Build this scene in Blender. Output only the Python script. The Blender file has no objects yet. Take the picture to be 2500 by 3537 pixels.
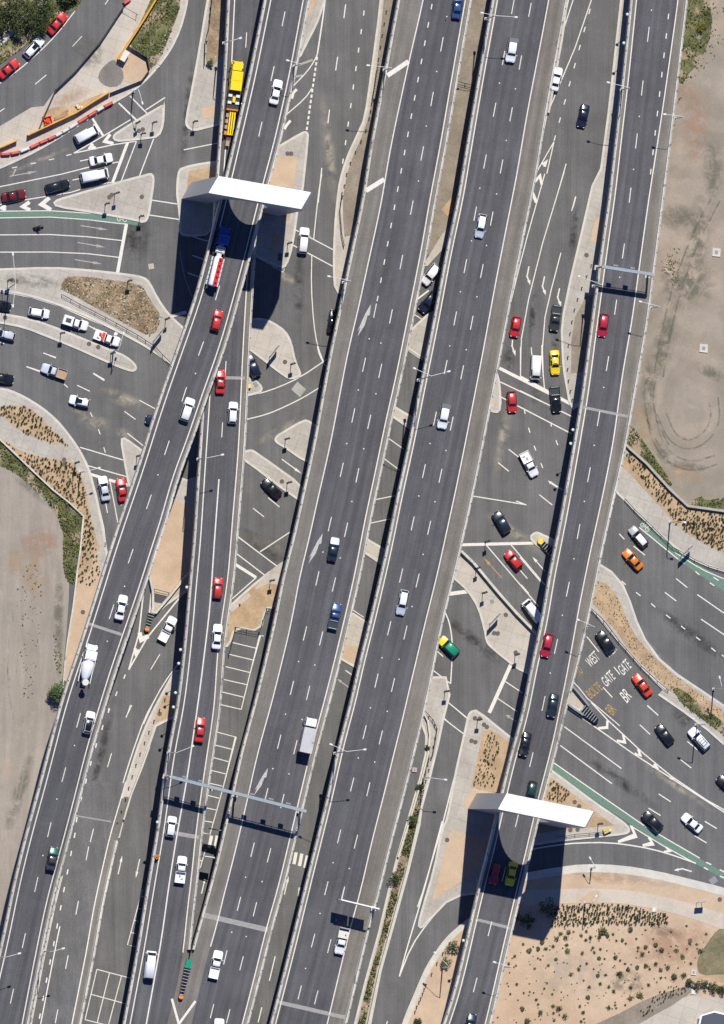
import bpy, bmesh, math, random
from mathutils import Vector, Matrix
from mathutils.geometry import tessellate_polygon
random.seed(11)
SC = bpy.context.scene
COL = SC.collection
S = 18.5                      # photo pixels per metre on the ground
W0, H0 = 2500.0, 3537.0
K = 700.0 / 1623.0            # survey sheets: 700 px of the photo over 1623 units
# ------------------------------------------------------------------ camera
LEAN = (0.169, 0.0167)
CAM_D = 3000.0
_d = Vector((-LEAN[0], -LEAN[1], 1.0)).normalized()
CAM = _d * CAM_D
FW = (-CAM).normalized()
UP = (Vector((0, 1, 0)) - FW * FW.y).normalized()
RT = FW.cross(UP)
cam = bpy.data.cameras.new("camera"); camo = bpy.data.objects.new("camera", cam)
COL.objects.link(camo)
camo.matrix_world = Matrix.Translation(CAM) @ Matrix((RT, UP, -FW)).transposed().to_4x4()
cam.sensor_fit = 'VERTICAL'; cam.sensor_height = 36.0
cam.lens = 36.0 * CAM_D / (H0 / S)
cam.clip_start = 100.0; cam.clip_end = 20000.0
SC.camera = camo


def P(px, py, z=0.0):
    """point of the place at height z seen at photo pixel (px, py)"""
    d = FW + RT * ((px - W0 / 2) / S / CAM_D) + UP * ((H0 / 2 - py) / S / CAM_D)
    t = (z - CAM.z) / d.z
    return CAM + d * t


OX = (0, 600, 1200, 1800); OY = (0, 600, 1200, 1800, 2400, 2837)


def T(code, s):
    """survey sheet coordinates -> photo pixels"""
    ox, oy = OX[int(code[0])], OY[int(code[1])]
    out = []
    for w in s.split():
        a, b = w.split(',')
        out.append((ox + float(a) * K, oy + float(b) * K))
    return out


# ------------------------------------------------------------------ objects
def tag(o, label=None, cat=None, group=None, kind=None):
    if label: o['label'] = label
    if cat: o['category'] = cat
    if group: o['group'] = group
    if kind: o['kind'] = kind
    return o


def link(name, me, parent=None, loc=None):
    o = bpy.data.objects.new(name, me); COL.objects.link(o)
    if parent is not None: o.parent = parent
    if loc is not None: o.location = loc
    return o


def empty(name, loc, rz=0.0, label=None, cat=None, group=None):
    o = bpy.data.objects.new(name, None); COL.objects.link(o)
    o.location = loc; o.rotation_euler = (0, 0, rz); o.empty_display_size = 0.3
    return tag(o, label, cat, group)


class MB:
    """collects faces of ONE mesh"""
    def __init__(s): s.v = []; s.f = []; s.m = []; s.uv = {}
    def add(s, vs, fs, m=0):
        n = len(s.v); s.v += [tuple(v) for v in vs]
        for f in fs: s.f.append(tuple(i + n for i in f)); s.m.append(m)
        return s
    def box(s, c, size, rz=0.0, m=0, taper=1.0, rx=0.0):
        x, y, z = (q / 2 for q in size)
        pts = [(-x, -y, -z), (x, -y, -z), (x, y, -z), (-x, y, -z),
               (-x * taper, -y * taper, z), (x * taper, -y * taper, z), (x * taper, y * taper, z), (-x * taper, y * taper, z)]
        R = Matrix.Rotation(rz, 3, 'Z') @ Matrix.Rotation(rx, 3, 'X')
        s.add([R @ Vector(p) + Vector(c) for p in pts],
              [(3, 2, 1, 0), (4, 5, 6, 7), (0, 1, 5, 4), (1, 2, 6, 5), (2, 3, 7, 6), (3, 0, 4, 7)], m)
        return s
    def tube(s, a, b, r, r2=None, n=8, m=0, cap=True):
        a, b = Vector(a), Vector(b); r2 = r if r2 is None else r2
        d = (b - a).normalized(); q = d.to_track_quat('Z', 'Y').to_matrix()
        vs = []
        for i in range(n):
            an = 2 * math.pi * i / n; e = q @ Vector((math.cos(an), math.sin(an), 0))
            vs.append(a + e * r); vs.append(b + e * r2)
        fs = [(2 * i, 2 * ((i + 1) % n), 2 * ((i + 1) % n) + 1, 2 * i + 1) for i in range(n)]
        if cap: fs += [tuple(range(2 * n - 2, -1, -2)), tuple(range(1, 2 * n, 2))]
        return s.add(vs, fs, m)
    def lathe(s, c, prof, n=12, m=0, axis='Z'):
        """prof: (radius, height) list"""
        vs = []
        for r, h in prof:
            for i in range(n):
                an = 2 * math.pi * i / n; p = (r * math.cos(an), r * math.sin(an), h)
                if axis == 'X': p = (p[2], p[0], p[1])
                if axis == 'Y': p = (p[0], p[2], p[1])
                vs.append(Vector(p) + Vector(c))
        fs = []
        for j in range(len(prof) - 1):
            for i in range(n):
                k = (i + 1) % n
                fs.append((j * n + i, j * n + k, j * n + n + k, j * n + n + i))
        fs += [tuple(range(n - 1, -1, -1)), tuple(range((len(prof) - 1) * n, len(prof) * n))]
        return s.add(vs, fs, m)
    def mesh(s, name, mats, smooth=False):
        me = bpy.data.meshes.new(name); me.from_pydata(s.v, [], s.f)
        for m in (mats if isinstance(mats, (list, tuple)) else [mats]): me.materials.append(m)
        me.polygons.foreach_set('material_index', s.m)
        if smooth:
            me.polygons.foreach_set('use_smooth', [True] * len(me.polygons))
        if s.uv:
            uvl = me.uv_layers.new(name='UVMap')
            for lp in me.loops:
                uvl.data[lp.index].uv = s.uv.get(lp.vertex_index, (0, 0))
        me.update()
        return me
    def build(s, name, mats, parent=None, loc=None, smooth=False):
        return link(name, s.mesh(name, mats, smooth), parent, loc)


def fixn(me):
    bm = bmesh.new(); bm.from_mesh(me); bmesh.ops.recalc_face_normals(bm, faces=bm.faces); bm.to_mesh(me); bm.free()
    return me


# ------------------------------------------------------------------ materials
MT = {}


def srgb(r, g, b):
    f = lambda c: (c / 255 / 12.92) if c / 255 <= 0.04045 else ((c / 255 + 0.055) / 1.055) ** 2.4
    return (f(r), f(g), f(b))


def nmat(name):
    m = bpy.data.materials.new(name); m.use_nodes = True
    nt = m.node_tree; nt.nodes.clear()
    out = nt.nodes.new('ShaderNodeOutputMaterial'); b = nt.nodes.new('ShaderNodeBsdfPrincipled')
    nt.links.new(b.outputs[0], out.inputs[0])
    MT[name] = m
    return m, nt, b


def noise(nt, co, scale, detail=4, rough=0.6, sc3=None, rot=0.0, dist=0.0):
    mp = nt.nodes.new('ShaderNodeMapping')
    mp.inputs['Scale'].default_value = sc3 or (1, 1, 1); mp.inputs['Rotation'].default_value = (0, 0, rot)
    nt.links.new(co, mp.inputs['Vector'])
    n = nt.nodes.new('ShaderNodeTexNoise'); n.inputs['Scale'].default_value = scale
    n.inputs['Detail'].default_value = detail; n.inputs['Roughness'].default_value = rough
    n.inputs['Distortion'].default_value = dist
    nt.links.new(mp.outputs[0], n.inputs['Vector'])
    return n.outputs['Fac']


def ramp(nt, fac, stops):
    r = nt.nodes.new('ShaderNodeValToRGB'); e = r.color_ramp.elements
    while len(e) < len(stops): e.new(0.5)
    for q, (p, c) in zip(e, stops): q.position = p; q.color = (c[0], c[1], c[2], 1) if isinstance(c, (tuple, list)) else (c, c, c, 1)
    nt.links.new(fac, r.inputs[0])
    return r.outputs[0]


def mix(nt, a, b, fac, mode='MIX'):
    m = nt.nodes.new('ShaderNodeMix'); m.data_type = 'RGBA'; m.blend_type = mode
    for i, v in ((6, a), (7, b), (0, fac)):
        if hasattr(v, 'is_linked'): nt.links.new(v, m.inputs[i])
        elif isinstance(v, (int, float)): m.inputs[i].default_value = float(v) if i == 0 else (v, v, v, 1)
        else: m.inputs[i].default_value = (v[0], v[1], v[2], 1)
    return m.outputs[2]


def coords(nt, kind='Object'):
    return nt.nodes.new('ShaderNodeTexCoord').outputs[kind]


def ground_mat(name, c1, c2, big=0.06, fine=2.5, amt=0.25, rough=0.95, extra=None, spots=None):
    m, nt, b = nmat(name); co = coords(nt)
    col = ramp(nt, noise(nt, co, big, 5, 0.62, dist=0.4), [(0.32, c1), (0.68, c2)])
    f = ramp(nt, noise(nt, co, fine, 4, 0.75), [(0.25, 1 - amt), (0.75, 1 + amt)])
    col = mix(nt, col, f, 1.0, 'MULTIPLY')
    f2 = ramp(nt, noise(nt, co, 0.35, 5, 0.6), [(0.3, 1 - amt * .6), (0.7, 1 + amt * .5)])
    col = mix(nt, col, f2, 1.0, 'MULTIPLY')
    if spots:
        k = ramp(nt, noise(nt, co, spots[0], 3, 0.5), [(spots[1], 0), (spots[1] + 0.06, 1)])
        col = mix(nt, col, spots[2], k)
    if extra: col = extra(nt, co, col)
    nt.links.new(col, b.inputs['Base Color']); b.inputs['Roughness'].default_value = rough
    b.inputs['Specular IOR Level'].default_value = 0.2
    return m


def asphalt_mat(name, c, uv=False, rot=0.0, streak=0.22, blue=0.0):
    m, nt, b = nmat(name)
    co = coords(nt, 'UV' if uv else 'Object')
    base = ramp(nt, noise(nt, co, 0.05, 4, 0.6), [(0.3, tuple(q * 0.9 for q in c)), (0.7, tuple(q * 1.1 for q in c))])
    st = ramp(nt, noise(nt, co, 0.9 if uv else 0.55, 3, 0.6, (1, 0.025, 1) if uv else (1, 0.05, 1), rot), [(0.3, 1 - streak), (0.7, 1 + streak)])
    col = mix(nt, base, st, 1.0, 'MULTIPLY')
    st2 = ramp(nt, noise(nt, co, 3.0, 2, 0.6, (1, 0.02, 1), rot), [(0.3, 0.92), (0.7, 1.08)])
    col = mix(nt, col, st2, 1.0, 'MULTIPLY')
    gr = ramp(nt, noise(nt, coords(nt), 4.5, 3, 0.85), [(0.25, 0.70), (0.75, 1.30)])
    col = mix(nt, col, gr, 1.0, 'MULTIPLY')
    pat = ramp(nt, noise(nt, coords(nt), 0.16, 5, 0.7), [(0.33, 0.87), (0.67, 1.10)])
    col = mix(nt, col, pat, 1.0, 'MULTIPLY')
    if uv:      # polished wheel paths along the lanes and resurfaced lengths
        w = nt.nodes.new('ShaderNodeTexWave'); w.wave_type = 'BANDS'; w.bands_direction = 'X'; w.inputs['Scale'].default_value = 0.175
        w.inputs['Distortion'].default_value = 0.6; w.inputs['Detail Scale'].default_value = .3
        mp = nt.nodes.new('ShaderNodeMapping'); mp.inputs['Scale'].default_value = (1, .02, 1); nt.links.new(co, mp.inputs[0]); nt.links.new(mp.outputs[0], w.inputs[0])
        col = mix(nt, col, ramp(nt, w.outputs['Fac'], [(0.2, 0.94), (0.8, 1.05)]), 1.0, 'MULTIPLY')
        ln = ramp(nt, noise(nt, co, 0.022, 2, .5, (.05, 1, 1)), [(.40, .93), (.47, 1.0), (.60, 1.0), (.64, 1.07)])
        col = mix(nt, col, ln, 1.0, 'MULTIPLY')
        oil = ramp(nt, noise(nt, co, 0.5, 4, .6, (1, .10, 1)), [(.66, 0), (.78, .35)])
        col = mix(nt, col, (.05, .048, .048), oil)
    nt.links.new(col, b.inputs['Base Color']); b.inputs['Roughness'].default_value = 0.9
    b.inputs['Specular IOR Level'].default_value = 0.25
    return m


def plain(name, c, rough=0.6, metal=0.0, vary=0.0, scale=2.0, coat=0.0, spec=0.5):
    if name in MT: return MT[name]
    m, nt, b = nmat(name)
    n = ramp(nt, noise(nt, coords(nt), scale, 4, 0.6), [(0.3, tuple(q * (1 - vary) for q in c)), (0.7, tuple(min(1, q * (1 + vary)) for q in c))])
    nt.links.new(n, b.inputs['Base Color'])
    b.inputs['Roughness'].default_value = rough; b.inputs['Metallic'].default_value = metal
    b.inputs['Coat Weight'].default_value = coat; b.inputs['Coat Roughness'].default_value = 0.08
    b.inputs['Specular IOR Level'].default_value = spec
    return m


dirt = ground_mat('bare_dirt', (.28, .235, .19), (.34, .285, .23), 0.045, 3.0, 0.14,
                  spots=(0.03, 0.60, (.47, .33, .23)))


def tracks(nt, co, col):
    # old wheel tracks and darker graded soil worn into the yard, with a shape of their own
    mp = nt.nodes.new('ShaderNodeMapping'); nt.links.new(co, mp.inputs[0])
    c = P(2390, 1450, 0); mp.inputs['Location'].default_value = (-c.x, -c.y * .75, 0); mp.inputs['Scale'].default_value = (1.0, .75, 1)
    w = nt.nodes.new('ShaderNodeTexWave'); w.wave_type = 'RINGS'; w.rings_direction = 'Z'
    w.inputs['Scale'].default_value = 0.055; w.inputs['Distortion'].default_value = 9.0; w.inputs['Detail'].default_value = 4
    w.inputs['Detail Scale'].default_value = 1.2
    nt.links.new(mp.outputs[0], w.inputs[0])
    k = ramp(nt, w.outputs['Fac'], [(0.25, 0.91), (0.7, 1.03)])
    col = mix(nt, col, k, 1.0, 'MULTIPLY')
    g = ramp(nt, noise(nt, co, 0.05, 4, 0.55, (1, .45, 1), 0.2), [(0.46, 0), (0.64, .7)])
    return mix(nt, col, (.185, .178, .142), g)


yard = ground_mat('graded_yard', (.275, .237, .19), (.375, .308, .237), 0.05, 3.0, 0.16, extra=tracks, spots=(0.06, 0.66, (.36, .25, .185)))


def scrape(nt, co, col):
    g = ramp(nt, noise(nt, co, 0.5, 4, 0.6, (1, .10, 1), -0.1, 1.0), [(0.42, 0.93), (0.62, 1.08)])
    return mix(nt, col, g, 1.0, 'MULTIPLY')


lot = ground_mat('gravel_lot', (.275, .243, .205), (.335, .29, .24), 0.045, 3.0, 0.12, extra=scrape, spots=(0.05, 0.63, (.37, .29, .215)))
sand = ground_mat('orange_sand', (.46, .335, .225), (.53, .405, .285), 0.08, 4.0, 0.14)
mulch = ground_mat('tan_mulch', (.36, .255, .155), (.48, .35, .22), 0.3, 5.0, 0.3)
brownm = ground_mat('rocky_mulch', (.20, .145, .09), (.33, .25, .165), 0.35, 3.5, 0.45, spots=(2.4, 0.66, (.55, .48, .38)))
grassm = ground_mat('scrub_grass', (.06, .08, .03), (.18, .17, .085), 0.25, 2.8, 0.5, spots=(0.3, 0.52, (.32, .255, .175)))
lawnm = ground_mat('dry_lawn', (.155, .14, .08), (.22, .19, .11), 0.5, 3, 0.35)


def paving(nt, co, col):
    # sawn joints and scuffs in the paving
    b = nt.nodes.new('ShaderNodeTexBrick'); b.offset = 0.0; b.inputs['Scale'].default_value = 1.0; b.inputs['Brick Width'].default_value = 2.6; b.inputs['Row Height'].default_value = 2.6
    b.inputs['Mortar Size'].default_value = .035; b.inputs['Color1'].default_value = (1, 1, 1, 1); b.inputs['Color2'].default_value = (.93, .93, .93, 1); b.inputs['Mortar'].default_value = (.62, .61, .60, 1)
    mp = nt.nodes.new('ShaderNodeMapping'); mp.inputs['Rotation'].default_value = (0, 0, .3); nt.links.new(co, mp.inputs[0]); nt.links.new(mp.outputs[0], b.inputs[0])
    col = mix(nt, col, b.outputs[0], .8, 'MULTIPLY')
    return mix(nt, col, (.27, .25, .21), ramp(nt, noise(nt, co, .5, 5, .7), [(.56, 0), (.72, .5)]))


concrete = ground_mat('pale_concrete', (.385, .355, .305), (.46, .43, .375), 0.16, 1.6, 0.12, 0.85, extra=paving)
concw = ground_mat('new_concrete', (.44, .395, .33), (.51, .465, .395), 0.12, 1.8, 0.08, 0.85, extra=paving)
conck = ground_mat('kerb_concrete', (.50, .475, .415), (.58, .55, .48), 0.4, 2.0, 0.12, 0.85)
gravelm = ground_mat('brown_gravel', (.22, .185, .145), (.29, .245, .19), 0.2, 3.5, 0.25)
parap = ground_mat('parapet_concrete', (.47, .45, .39), (.58, .55, .48), 0.3, 2.5, 0.22, 0.85, spots=(0.55, 0.62, (.30, .285, .25)))
decks = ground_mat('deck_concrete', (.33, .31, .28), (.40, .38, .34), 0.3, 1.5, 0.12, 0.9)
asph_g = asphalt_mat('ground_asphalt', (.128, .1262, .1225), rot=0.35, streak=.14)
asph_d = asphalt_mat('deck_asphalt', (.0925, .0915, .0965), uv=True, streak=.20)
asph_s = asphalt_mat('shoulder_asphalt', (.170, .158, .138), uv=True, streak=.10)
asph_b = asphalt_mat('brown_shoulder', (.172, .156, .134), uv=True, streak=.12)
asph_a = asphalt_mat('patch_asphalt', (.20, .185, .165), streak=.12)


def paint_mat(name, c, wear=.5):
    m, nt, b = nmat(name); co = coords(nt)
    k = ramp(nt, noise(nt, co, 3.2, 5, 0.75), [(0.28, 0), (0.28 + .25 * wear + .02, 1)])
    col = mix(nt, tuple(q * .62 for q in c), c, k)
    nt.links.new(col, b.inputs['Base Color']); b.inputs['Roughness'].default_value = 0.75
    b.inputs['Specular IOR Level'].default_value = 0.25
    return m


white = paint_mat('white_road_paint', (.70, .67, .60), .85)
whitef = paint_mat('faded_road_paint', (.42, .40, .36), 1.4)
yellowp = paint_mat('yellow_road_paint', (.44, .29, .10), 1.2)
greenp = paint_mat('green_lane_paint', (.15, .245, .185), 1.3)
jointm = paint_mat('joint_mortar', (.36, .35, .33), 1.6)
steel = plain('galvanised_steel', (.55, .56, .56), .45, .3, .1)
bsteel = plain('blue_grey_steel', (.36, .41, .43), .5, .1, .08)
dsteel = plain('dark_steel', (.05, .05, .055), .6, 0, .2)
white_metal = plain('white_panel', (.86, .87, .88), .35, 0, .01, .5)
lampw = plain('lamp_white', (.66, .67, .66), .45)
signgrey = plain('sign_back_grey', (.22, .23, .24), .6)
rubber = plain('black_rubber', (.018, .018, .02), .85)
glass = plain('dark_glass', (.012, .016, .020), .08, 0, .0, spec=.6)
chrome = plain('headlight_lens', (.75, .75, .75), .12)
redlens = plain('tail_light_lens', (.35, .01, .01), .2)
# ------------------------------------------------------------------ ground sheets
def chaikin(p, n=1, closed=True):
    for _ in range(n):
        q = []
        L = len(p)
        if not closed: q.append(p[0])
        for i in range(L if closed else L - 1):
            a, b = p[i], p[(i + 1) % L]
            q.append((a[0] * .75 + b[0] * .25, a[1] * .75 + b[1] * .25))
            q.append((a[0] * .25 + b[0] * .75, a[1] * .25 + b[1] * .75))
        if not closed: q.append(p[-1])
        p = q
    return p


def slab(name, px, z, mat, zb=None, smooth=1, parent=None, kind='structure', label=None, cat=None):
    """a sheet (or a kerbed slab when zb is given) with its outline given in photo pixels"""
    if smooth: px = chaikin(px, smooth)
    top = [P(x, y, z) for x, y in px]
    tri = tessellate_polygon([top])
    n = len(top); mb = MB()
    fs = []
    for t in tri:
        a, b, c = (top[i] for i in t)
        fs.append(t if (b - a).cross(c - a).z > 0 else (t[0], t[2], t[1]))
    mb.add(top, fs)
    if zb is not None:
        ar = sum(top[i].x * top[(i + 1) % n].y - top[(i + 1) % n].x * top[i].y for i in range(n))
        low = [Vector((v.x, v.y, zb)) for v in top]
        fs = [((i, i + n, (i + 1) % n + n, (i + 1) % n) if ar > 0 else (i, (i + 1) % n, (i + 1) % n + n, i + n)) for i in range(n)]
        mb.add(top + low, fs)
    o = mb.build(name, mat, parent)
    if parent is None: tag(o, label, cat, None, kind)
    return o


def ribbon(mb, pts, w, closed=False, m=0, zoff=0.0, caps=True):
    """flat strip of width w along world points"""
    n = len(pts); L = []; R = []
    for i in range(n):
        a = pts[(i - 1) % n] if (closed or i > 0) else pts[i]
        b = pts[(i + 1) % n] if (closed or i < n - 1) else pts[i]
        d = (b - a); d.z = 0
        if d.length < 1e-6: d = Vector((1, 0, 0))
        d.normalize(); nn = Vector((-d.y, d.x, 0))
        # mitre
        if closed or 0 < i < n - 1:
            d1 = (pts[i] - a); d1.z = 0; d1.normalize()
            c = max(0.45, abs(nn.dot(Vector((-d1.y, d1.x, 0)))))
        else: c = 1.0
        off = nn * (w / 2 / c)
        z = Vector((0, 0, zoff))
        L.append(pts[i] + off + z); R.append(pts[i] - off + z)
    k = n if closed else n - 1
    fs = [(i, i + n, (i + 1) % n + n, (i + 1) % n) for i in range(k)]
    mb.add(L + R, fs, m)


ZR = 0.0      # road level
ZM = 0.012    # painted marking
ground = MB()
ground.add([(-2500, -2500, -.06), (2500, -2500, -.06), (2500, 2500, -.06), (-2500, 2500, -.06)], [(0, 1, 2, 3)])
tag(ground.build('ground', dirt), kind='structure')
slab('road', [(-900, -700), (3300, -700), (3300, 4300), (-900, 4300)], ZR, asph_g, smooth=0)

KERB = []


def kerb_of(o, px, z, w=.34, smooth=1, closed=True):
    mb = MB(); px = chaikin(px, smooth, closed)
    pts = [P(x, y, z + .012) for x, y in px]
    ribbon(mb, pts, w, closed)
    mb.build('kerb', conck, o)


def island(name, px, mat=concrete, z=.14, smooth=1, kerb=True, kw=.42):
    o = slab(name, px, z, mat, -.02, smooth)
    if kerb: kerb_of(o, px, z, kw, smooth)
    return o


def bed(name, px, mat, z=.165, smooth=1):
    return slab(name, px, z, mat, None, smooth if len(px) > 6 else 0)


# left lot, scrub bank, planted strips and footpath
slab('gravel_lot', [(-900, 1560), (0, 1590), (70, 1630), (150, 1700), (206, 1772), (226, 1838), (235, 1900), (240, 2030), (225, 2240), (216, 2340), (240, 2420), (210, 2540), (140, 2750), (95, 2950), (55, 3150), (10, 3400), (-60, 3700), (-120, 4300), (-900, 4300)], .05, lot, smooth=1)
wall_l = T('02', '-260,560 0,740 240,970 420,1140 560,1250 665,1350 655,1450 640,1620') + T('03', '615,400 600,540 580,700 555,850 530,1020 515,1150 492,1480 470,1600')
SCRUB_L = T('02', '-260,560 0,740 240,970 420,1140 560,1250 665,1350 655,1450 640,1620') + T('03', '615,400 600,520 540,480 510,400 505,300 500,100') + T('02', '515,1600 505,1480 450,1330 330,1180 150,1020 0,940 -260,900')
slab('scrub_bank', SCRUB_L, .10, grassm)
kerb_l = T('02', '-200,320 0,330 80,345 200,400 330,480 450,580 550,700 640,830 700,950 740,1080 780,1240 800,1350 830,1500 850,1620') + T('03', '835,150 860,300')
foot_l = kerb_l + [(430, 1990), (340, 2200), (255, 2440), (215, 2560)] + wall_l[::-1]
o = slab('footpath', foot_l, .14, concrete, -.02, 0)
kerb_of(o, kerb_l, .14, .45, 1, False)
LENS = T('02', '-40,480 130,460 230,480 330,560 440,680 550,785 450,770 330,735 200,690 100,620 0,540')
bed('planting_bed', LENS, mulch)
STRIP_L = T('02', '-200,600 0,720 150,820 300,870 520,910 590,925 625,1000 655,1030 690,1150 705,1250 725,1350 755,1480 800,1620') + T('03', '770,250 805,430 845,470 780,640 700,850 640,1020 590,1100 540,1270 505,1470 490,1470 513,1150 530,1000 553,830 578,700 598,520 613,400') + T('02', '637,1620 652,1450 660,1355 560,1256 420,1146 240,976 0,748 -200,620')
bed('planting_bed', STRIP_L, mulch, .165, 0)
bed('planting_bed', T('03', '700,420 780,300 800,440 780,560 700,820 640,1000 590,1080 540,1250 508,1440 520,1150 535,1000 560,830 585,700 605,520'), sand, .175, 1)

# islands west of the decks
island('traffic_island', T('00', '905,1100 930,1065 1280,855 1312,845 1305,1000 1270,1090 1180,1105 1000,1125 925,1125'))
island('traffic_island', T('01', '430,225 520,190 1180,5 1222,5 1230,60 1210,200 1187,345 1155,390 1080,368 760,310 450,262'))
isl3 = T('01', '-200,770 0,768 400,752 700,772 1000,805 1150,830 1195,870 1260,1000 1350,1130 1460,1230 1530,1300 1480,1560 1370,1525 1200,1400 1000,1290 900,1240 700,1140 480,1050 250,975 0,928 -200,890')
island('traffic_island', isl3, concrete)
BED3 = T('01', '530,815 760,830 1000,865 1140,895 1200,1010 1300,1150 1220,1320 1000,1200 800,1090 560,960 475,920')
bed('planting_bed', BED3, brownm)
island('median', T('01', '-200,1095 0,1120 250,1165 500,1255 750,1360 900,1420 1000,1460 1080,1525 1090,1565 1055,1582 950,1545 800,1480 600,1390 400,1310 200,1230 0,1190 -200,1160'))
island('traffic_island', T('02', '968,735 1000,728 1140,830 1280,930 1230,1200 1035,1120 1020,1040 995,900'))
# top left: work area between the carriageways
work = T('00', '-300,1120 0,1010 150,920 250,860 350,850 430,740 600,570 800,340 1000,60 1080,-60 1250,-300 1520,-300 1500,0 1480,100 1440,240 1370,390 1270,530 1150,660 1040,745 900,825 700,955 500,1085 300,1205 100,1300 0,1345 -300,1450')
o = slab('concrete_pad', work, .14, concw, -.02, 0)
kerb_of(o, T('00', '1520,-300 1500,0 1480,100 1440,240 1370,390 1270,530 1150,660 1040,745 900,825 700,955 500,1085 300,1205 100,1300 0,1345 -300,1450'), .14, .4, 1, False)
SCRUB_W = T('00', '1240,-80 1440,-80 1440,60 1400,180 1340,330 1280,480 1195,560 1170,462 1020,370 1100,230')
slab('scrub_bank', SCRUB_W, .17, grassm)
bed('sand_patch', T('00', '1010,385 1170,470 1192,560 1140,645 1000,665 950,600 900,520 930,440'), sand, .17)
bed('asphalt_patch', T('00', '800,560 900,470 940,500 1000,600 960,690 860,700 780,640'), asph_a, .175)
bed('sand_patch', T('00', '360,890 420,860 560,850 760,770 860,735 430,1010 340,1010 320,960'), mulch, .168)
VEG = T('00', '-400,-300 760,-300 650,0 600,85 480,120 370,225 250,325 100,440 0,515 -400,700')
slab('scrub_bank', VEG, .12, grassm, -.02, 0)
bed('footpath', T('00', '-200,420 0,290 150,150 320,20 420,-100 480,-100 350,60 190,200 30,345 -200,500'), conck, .16, 0)
# wedge west of the straight ramp
wedge = T('10', '330,-300 270,0 205,400 150,700 98,960 105,1015 160,1045 260,1020 380,990 470,700 500,-300')
island('traffic_island', wedge, concrete)
bed('planting_bed', T('10', '300,-200 275,200 258,480 320,520 420,400 430,-200'), brownm)
bed('sand_patch', T('10', '215,870 330,840 380,930 235,955'), sand)
# both sides of the northern portal
o = island('traffic_island', T('10', '35,1390 60,1345 250,1305 420,1290 420,1500') + T('11', '330,300 300,480 130,500 45,480 55,400 38,250 24,150'), concrete)
bed('sand_patch', T('10', '120,1370 260,1340 330,1330 330,1480 100,1560'), mulch)
nisl = T('10', '700,1260 830,1180 1030,1062 1065,1058 1076,1090 1020,1620') + T('11', '1000,200 970,450 940,610 900,735 855,752 790,720 640,650 560,500 600,100')
island('traffic_island', nisl, concrete)
bed('sand_patch', T('10', '826,1250 990,1255 960,1500 760,1490'), sand)
bed('sand_patch', T('11', '720,260 940,280 925,380 830,340 700,330'), mulch)
bed('sand_patch', T('11', '780,500 860,500 820,640 780,640'), sand)
island('traffic_island', T('10', '1000,-200 1260,-200 1190,60 1140,200 1060,350 1000,475 930,460 960,200'), concrete)
bed('sand_patch', T('10', '1060,-200 1160,-200 1140,20 1080,130 1040,170 1000,170'), sand)
# strip west of the main deck
strip_c = [(1330, -200), (1316, 0), (1282, 259), (1260, 410), (1238, 457), (1195, 552), (1174, 625), (1165, 690), (1156, 794), (1152, 923), (1158, 1010), (1200, 1010), (1240, 780), (1330, 400), (1430, 0), (1470, -200)]
island('median', strip_c, concw)
bed('gravel_bed', [(1330, -100), (1322, 50), (1296, 260), (1275, 400), (1250, 470), (1210, 560), (1190, 640), (1182, 720), (1192, 850), (1260, 700), (1330, 380), (1400, 60), (1420, -100)], gravelm)
isl_r = [(840, 1104), (910, 1101), (945, 1117), (984, 1143), (1005, 1182), (1018, 1247), (1038, 1290), (1033, 1300), (1005, 1308), (985, 1300), (930, 1258), (862, 1205), (820, 1180)]
island('traffic_island', isl_r, concw)
island('traffic_island', T('12', '560,240 640,258 690,298 706,330 690,357 640,372 560,390'))
o = island('traffic_island', T('12', '812,735 830,708 860,690 1040,582 1090,595 1170,660 1120,920 1040,905 900,805 820,758'), concrete)
island('median', T('12', '500,855 560,838 615,822 655,840 1060,1130 1060,1240 970,1205 560,892 500,870'), concrete)
bed('utility_cover', T('12', '940,335 990,275 1060,335 1010,398'), decks, .014, 0)
mid = T('13', '900,310 870,345 720,440 470,660 400,740 380,1000 440,1000 490,845 690,885 740,690 790,700 860,600 930,420')
island('footpath', mid, mulch)
bed('concrete_pad', T('13', '640,560 740,420 900,300 940,330 870,540 830,510 780,500 700,520'), concw, .168)
bed('concrete_pad', T('13', '440,690 600,575 620,600 500,700 420,760'), concw, .168)
# between the two main decks
slab('gravel_bed', [(1640, -300), (1760, -300), (1720, 0), (1660, 300), (1600, 690), (1580, 830), (1480, 880), (1440, 900), (1480, 690), (1560, 300), (1600, 0)], .12, gravelm, -.02, 0)
bed('concrete_pad', T('21', '600,740 760,480 860,380 860,500 640,740'), concw, .15, 0)
bed('concrete_pad', T('21', '750,290 840,180 850,300 800,340'), mulch, .15, 0)
island('traffic_island', [(1370, 1190), (1420, 1140), (1490, 1075), (1530, 1080), (1480, 1250), (1400, 1195)], concrete)
for q in ([(1310, 1400), (1366, 1408), (1420, 1440), (1415, 1475), (1358, 1440), (1300, 1430)], [(1210, 1850), (1266, 1862), (1330, 1900), (1325, 1950), (1255, 1905), (1200, 1885)],
          [(1140, 2110), (1216, 2118), (1290, 2165), (1270, 2260), (1240, 2310), (1172, 2272), (1120, 2250)]):
    island('median', q, concw, smooth=0)
bed('sand_patch', [(1130, 2215), (1190, 2225), (1245, 2235), (1225, 2295), (1172, 2268), (1125, 2250)], sand)
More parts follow.
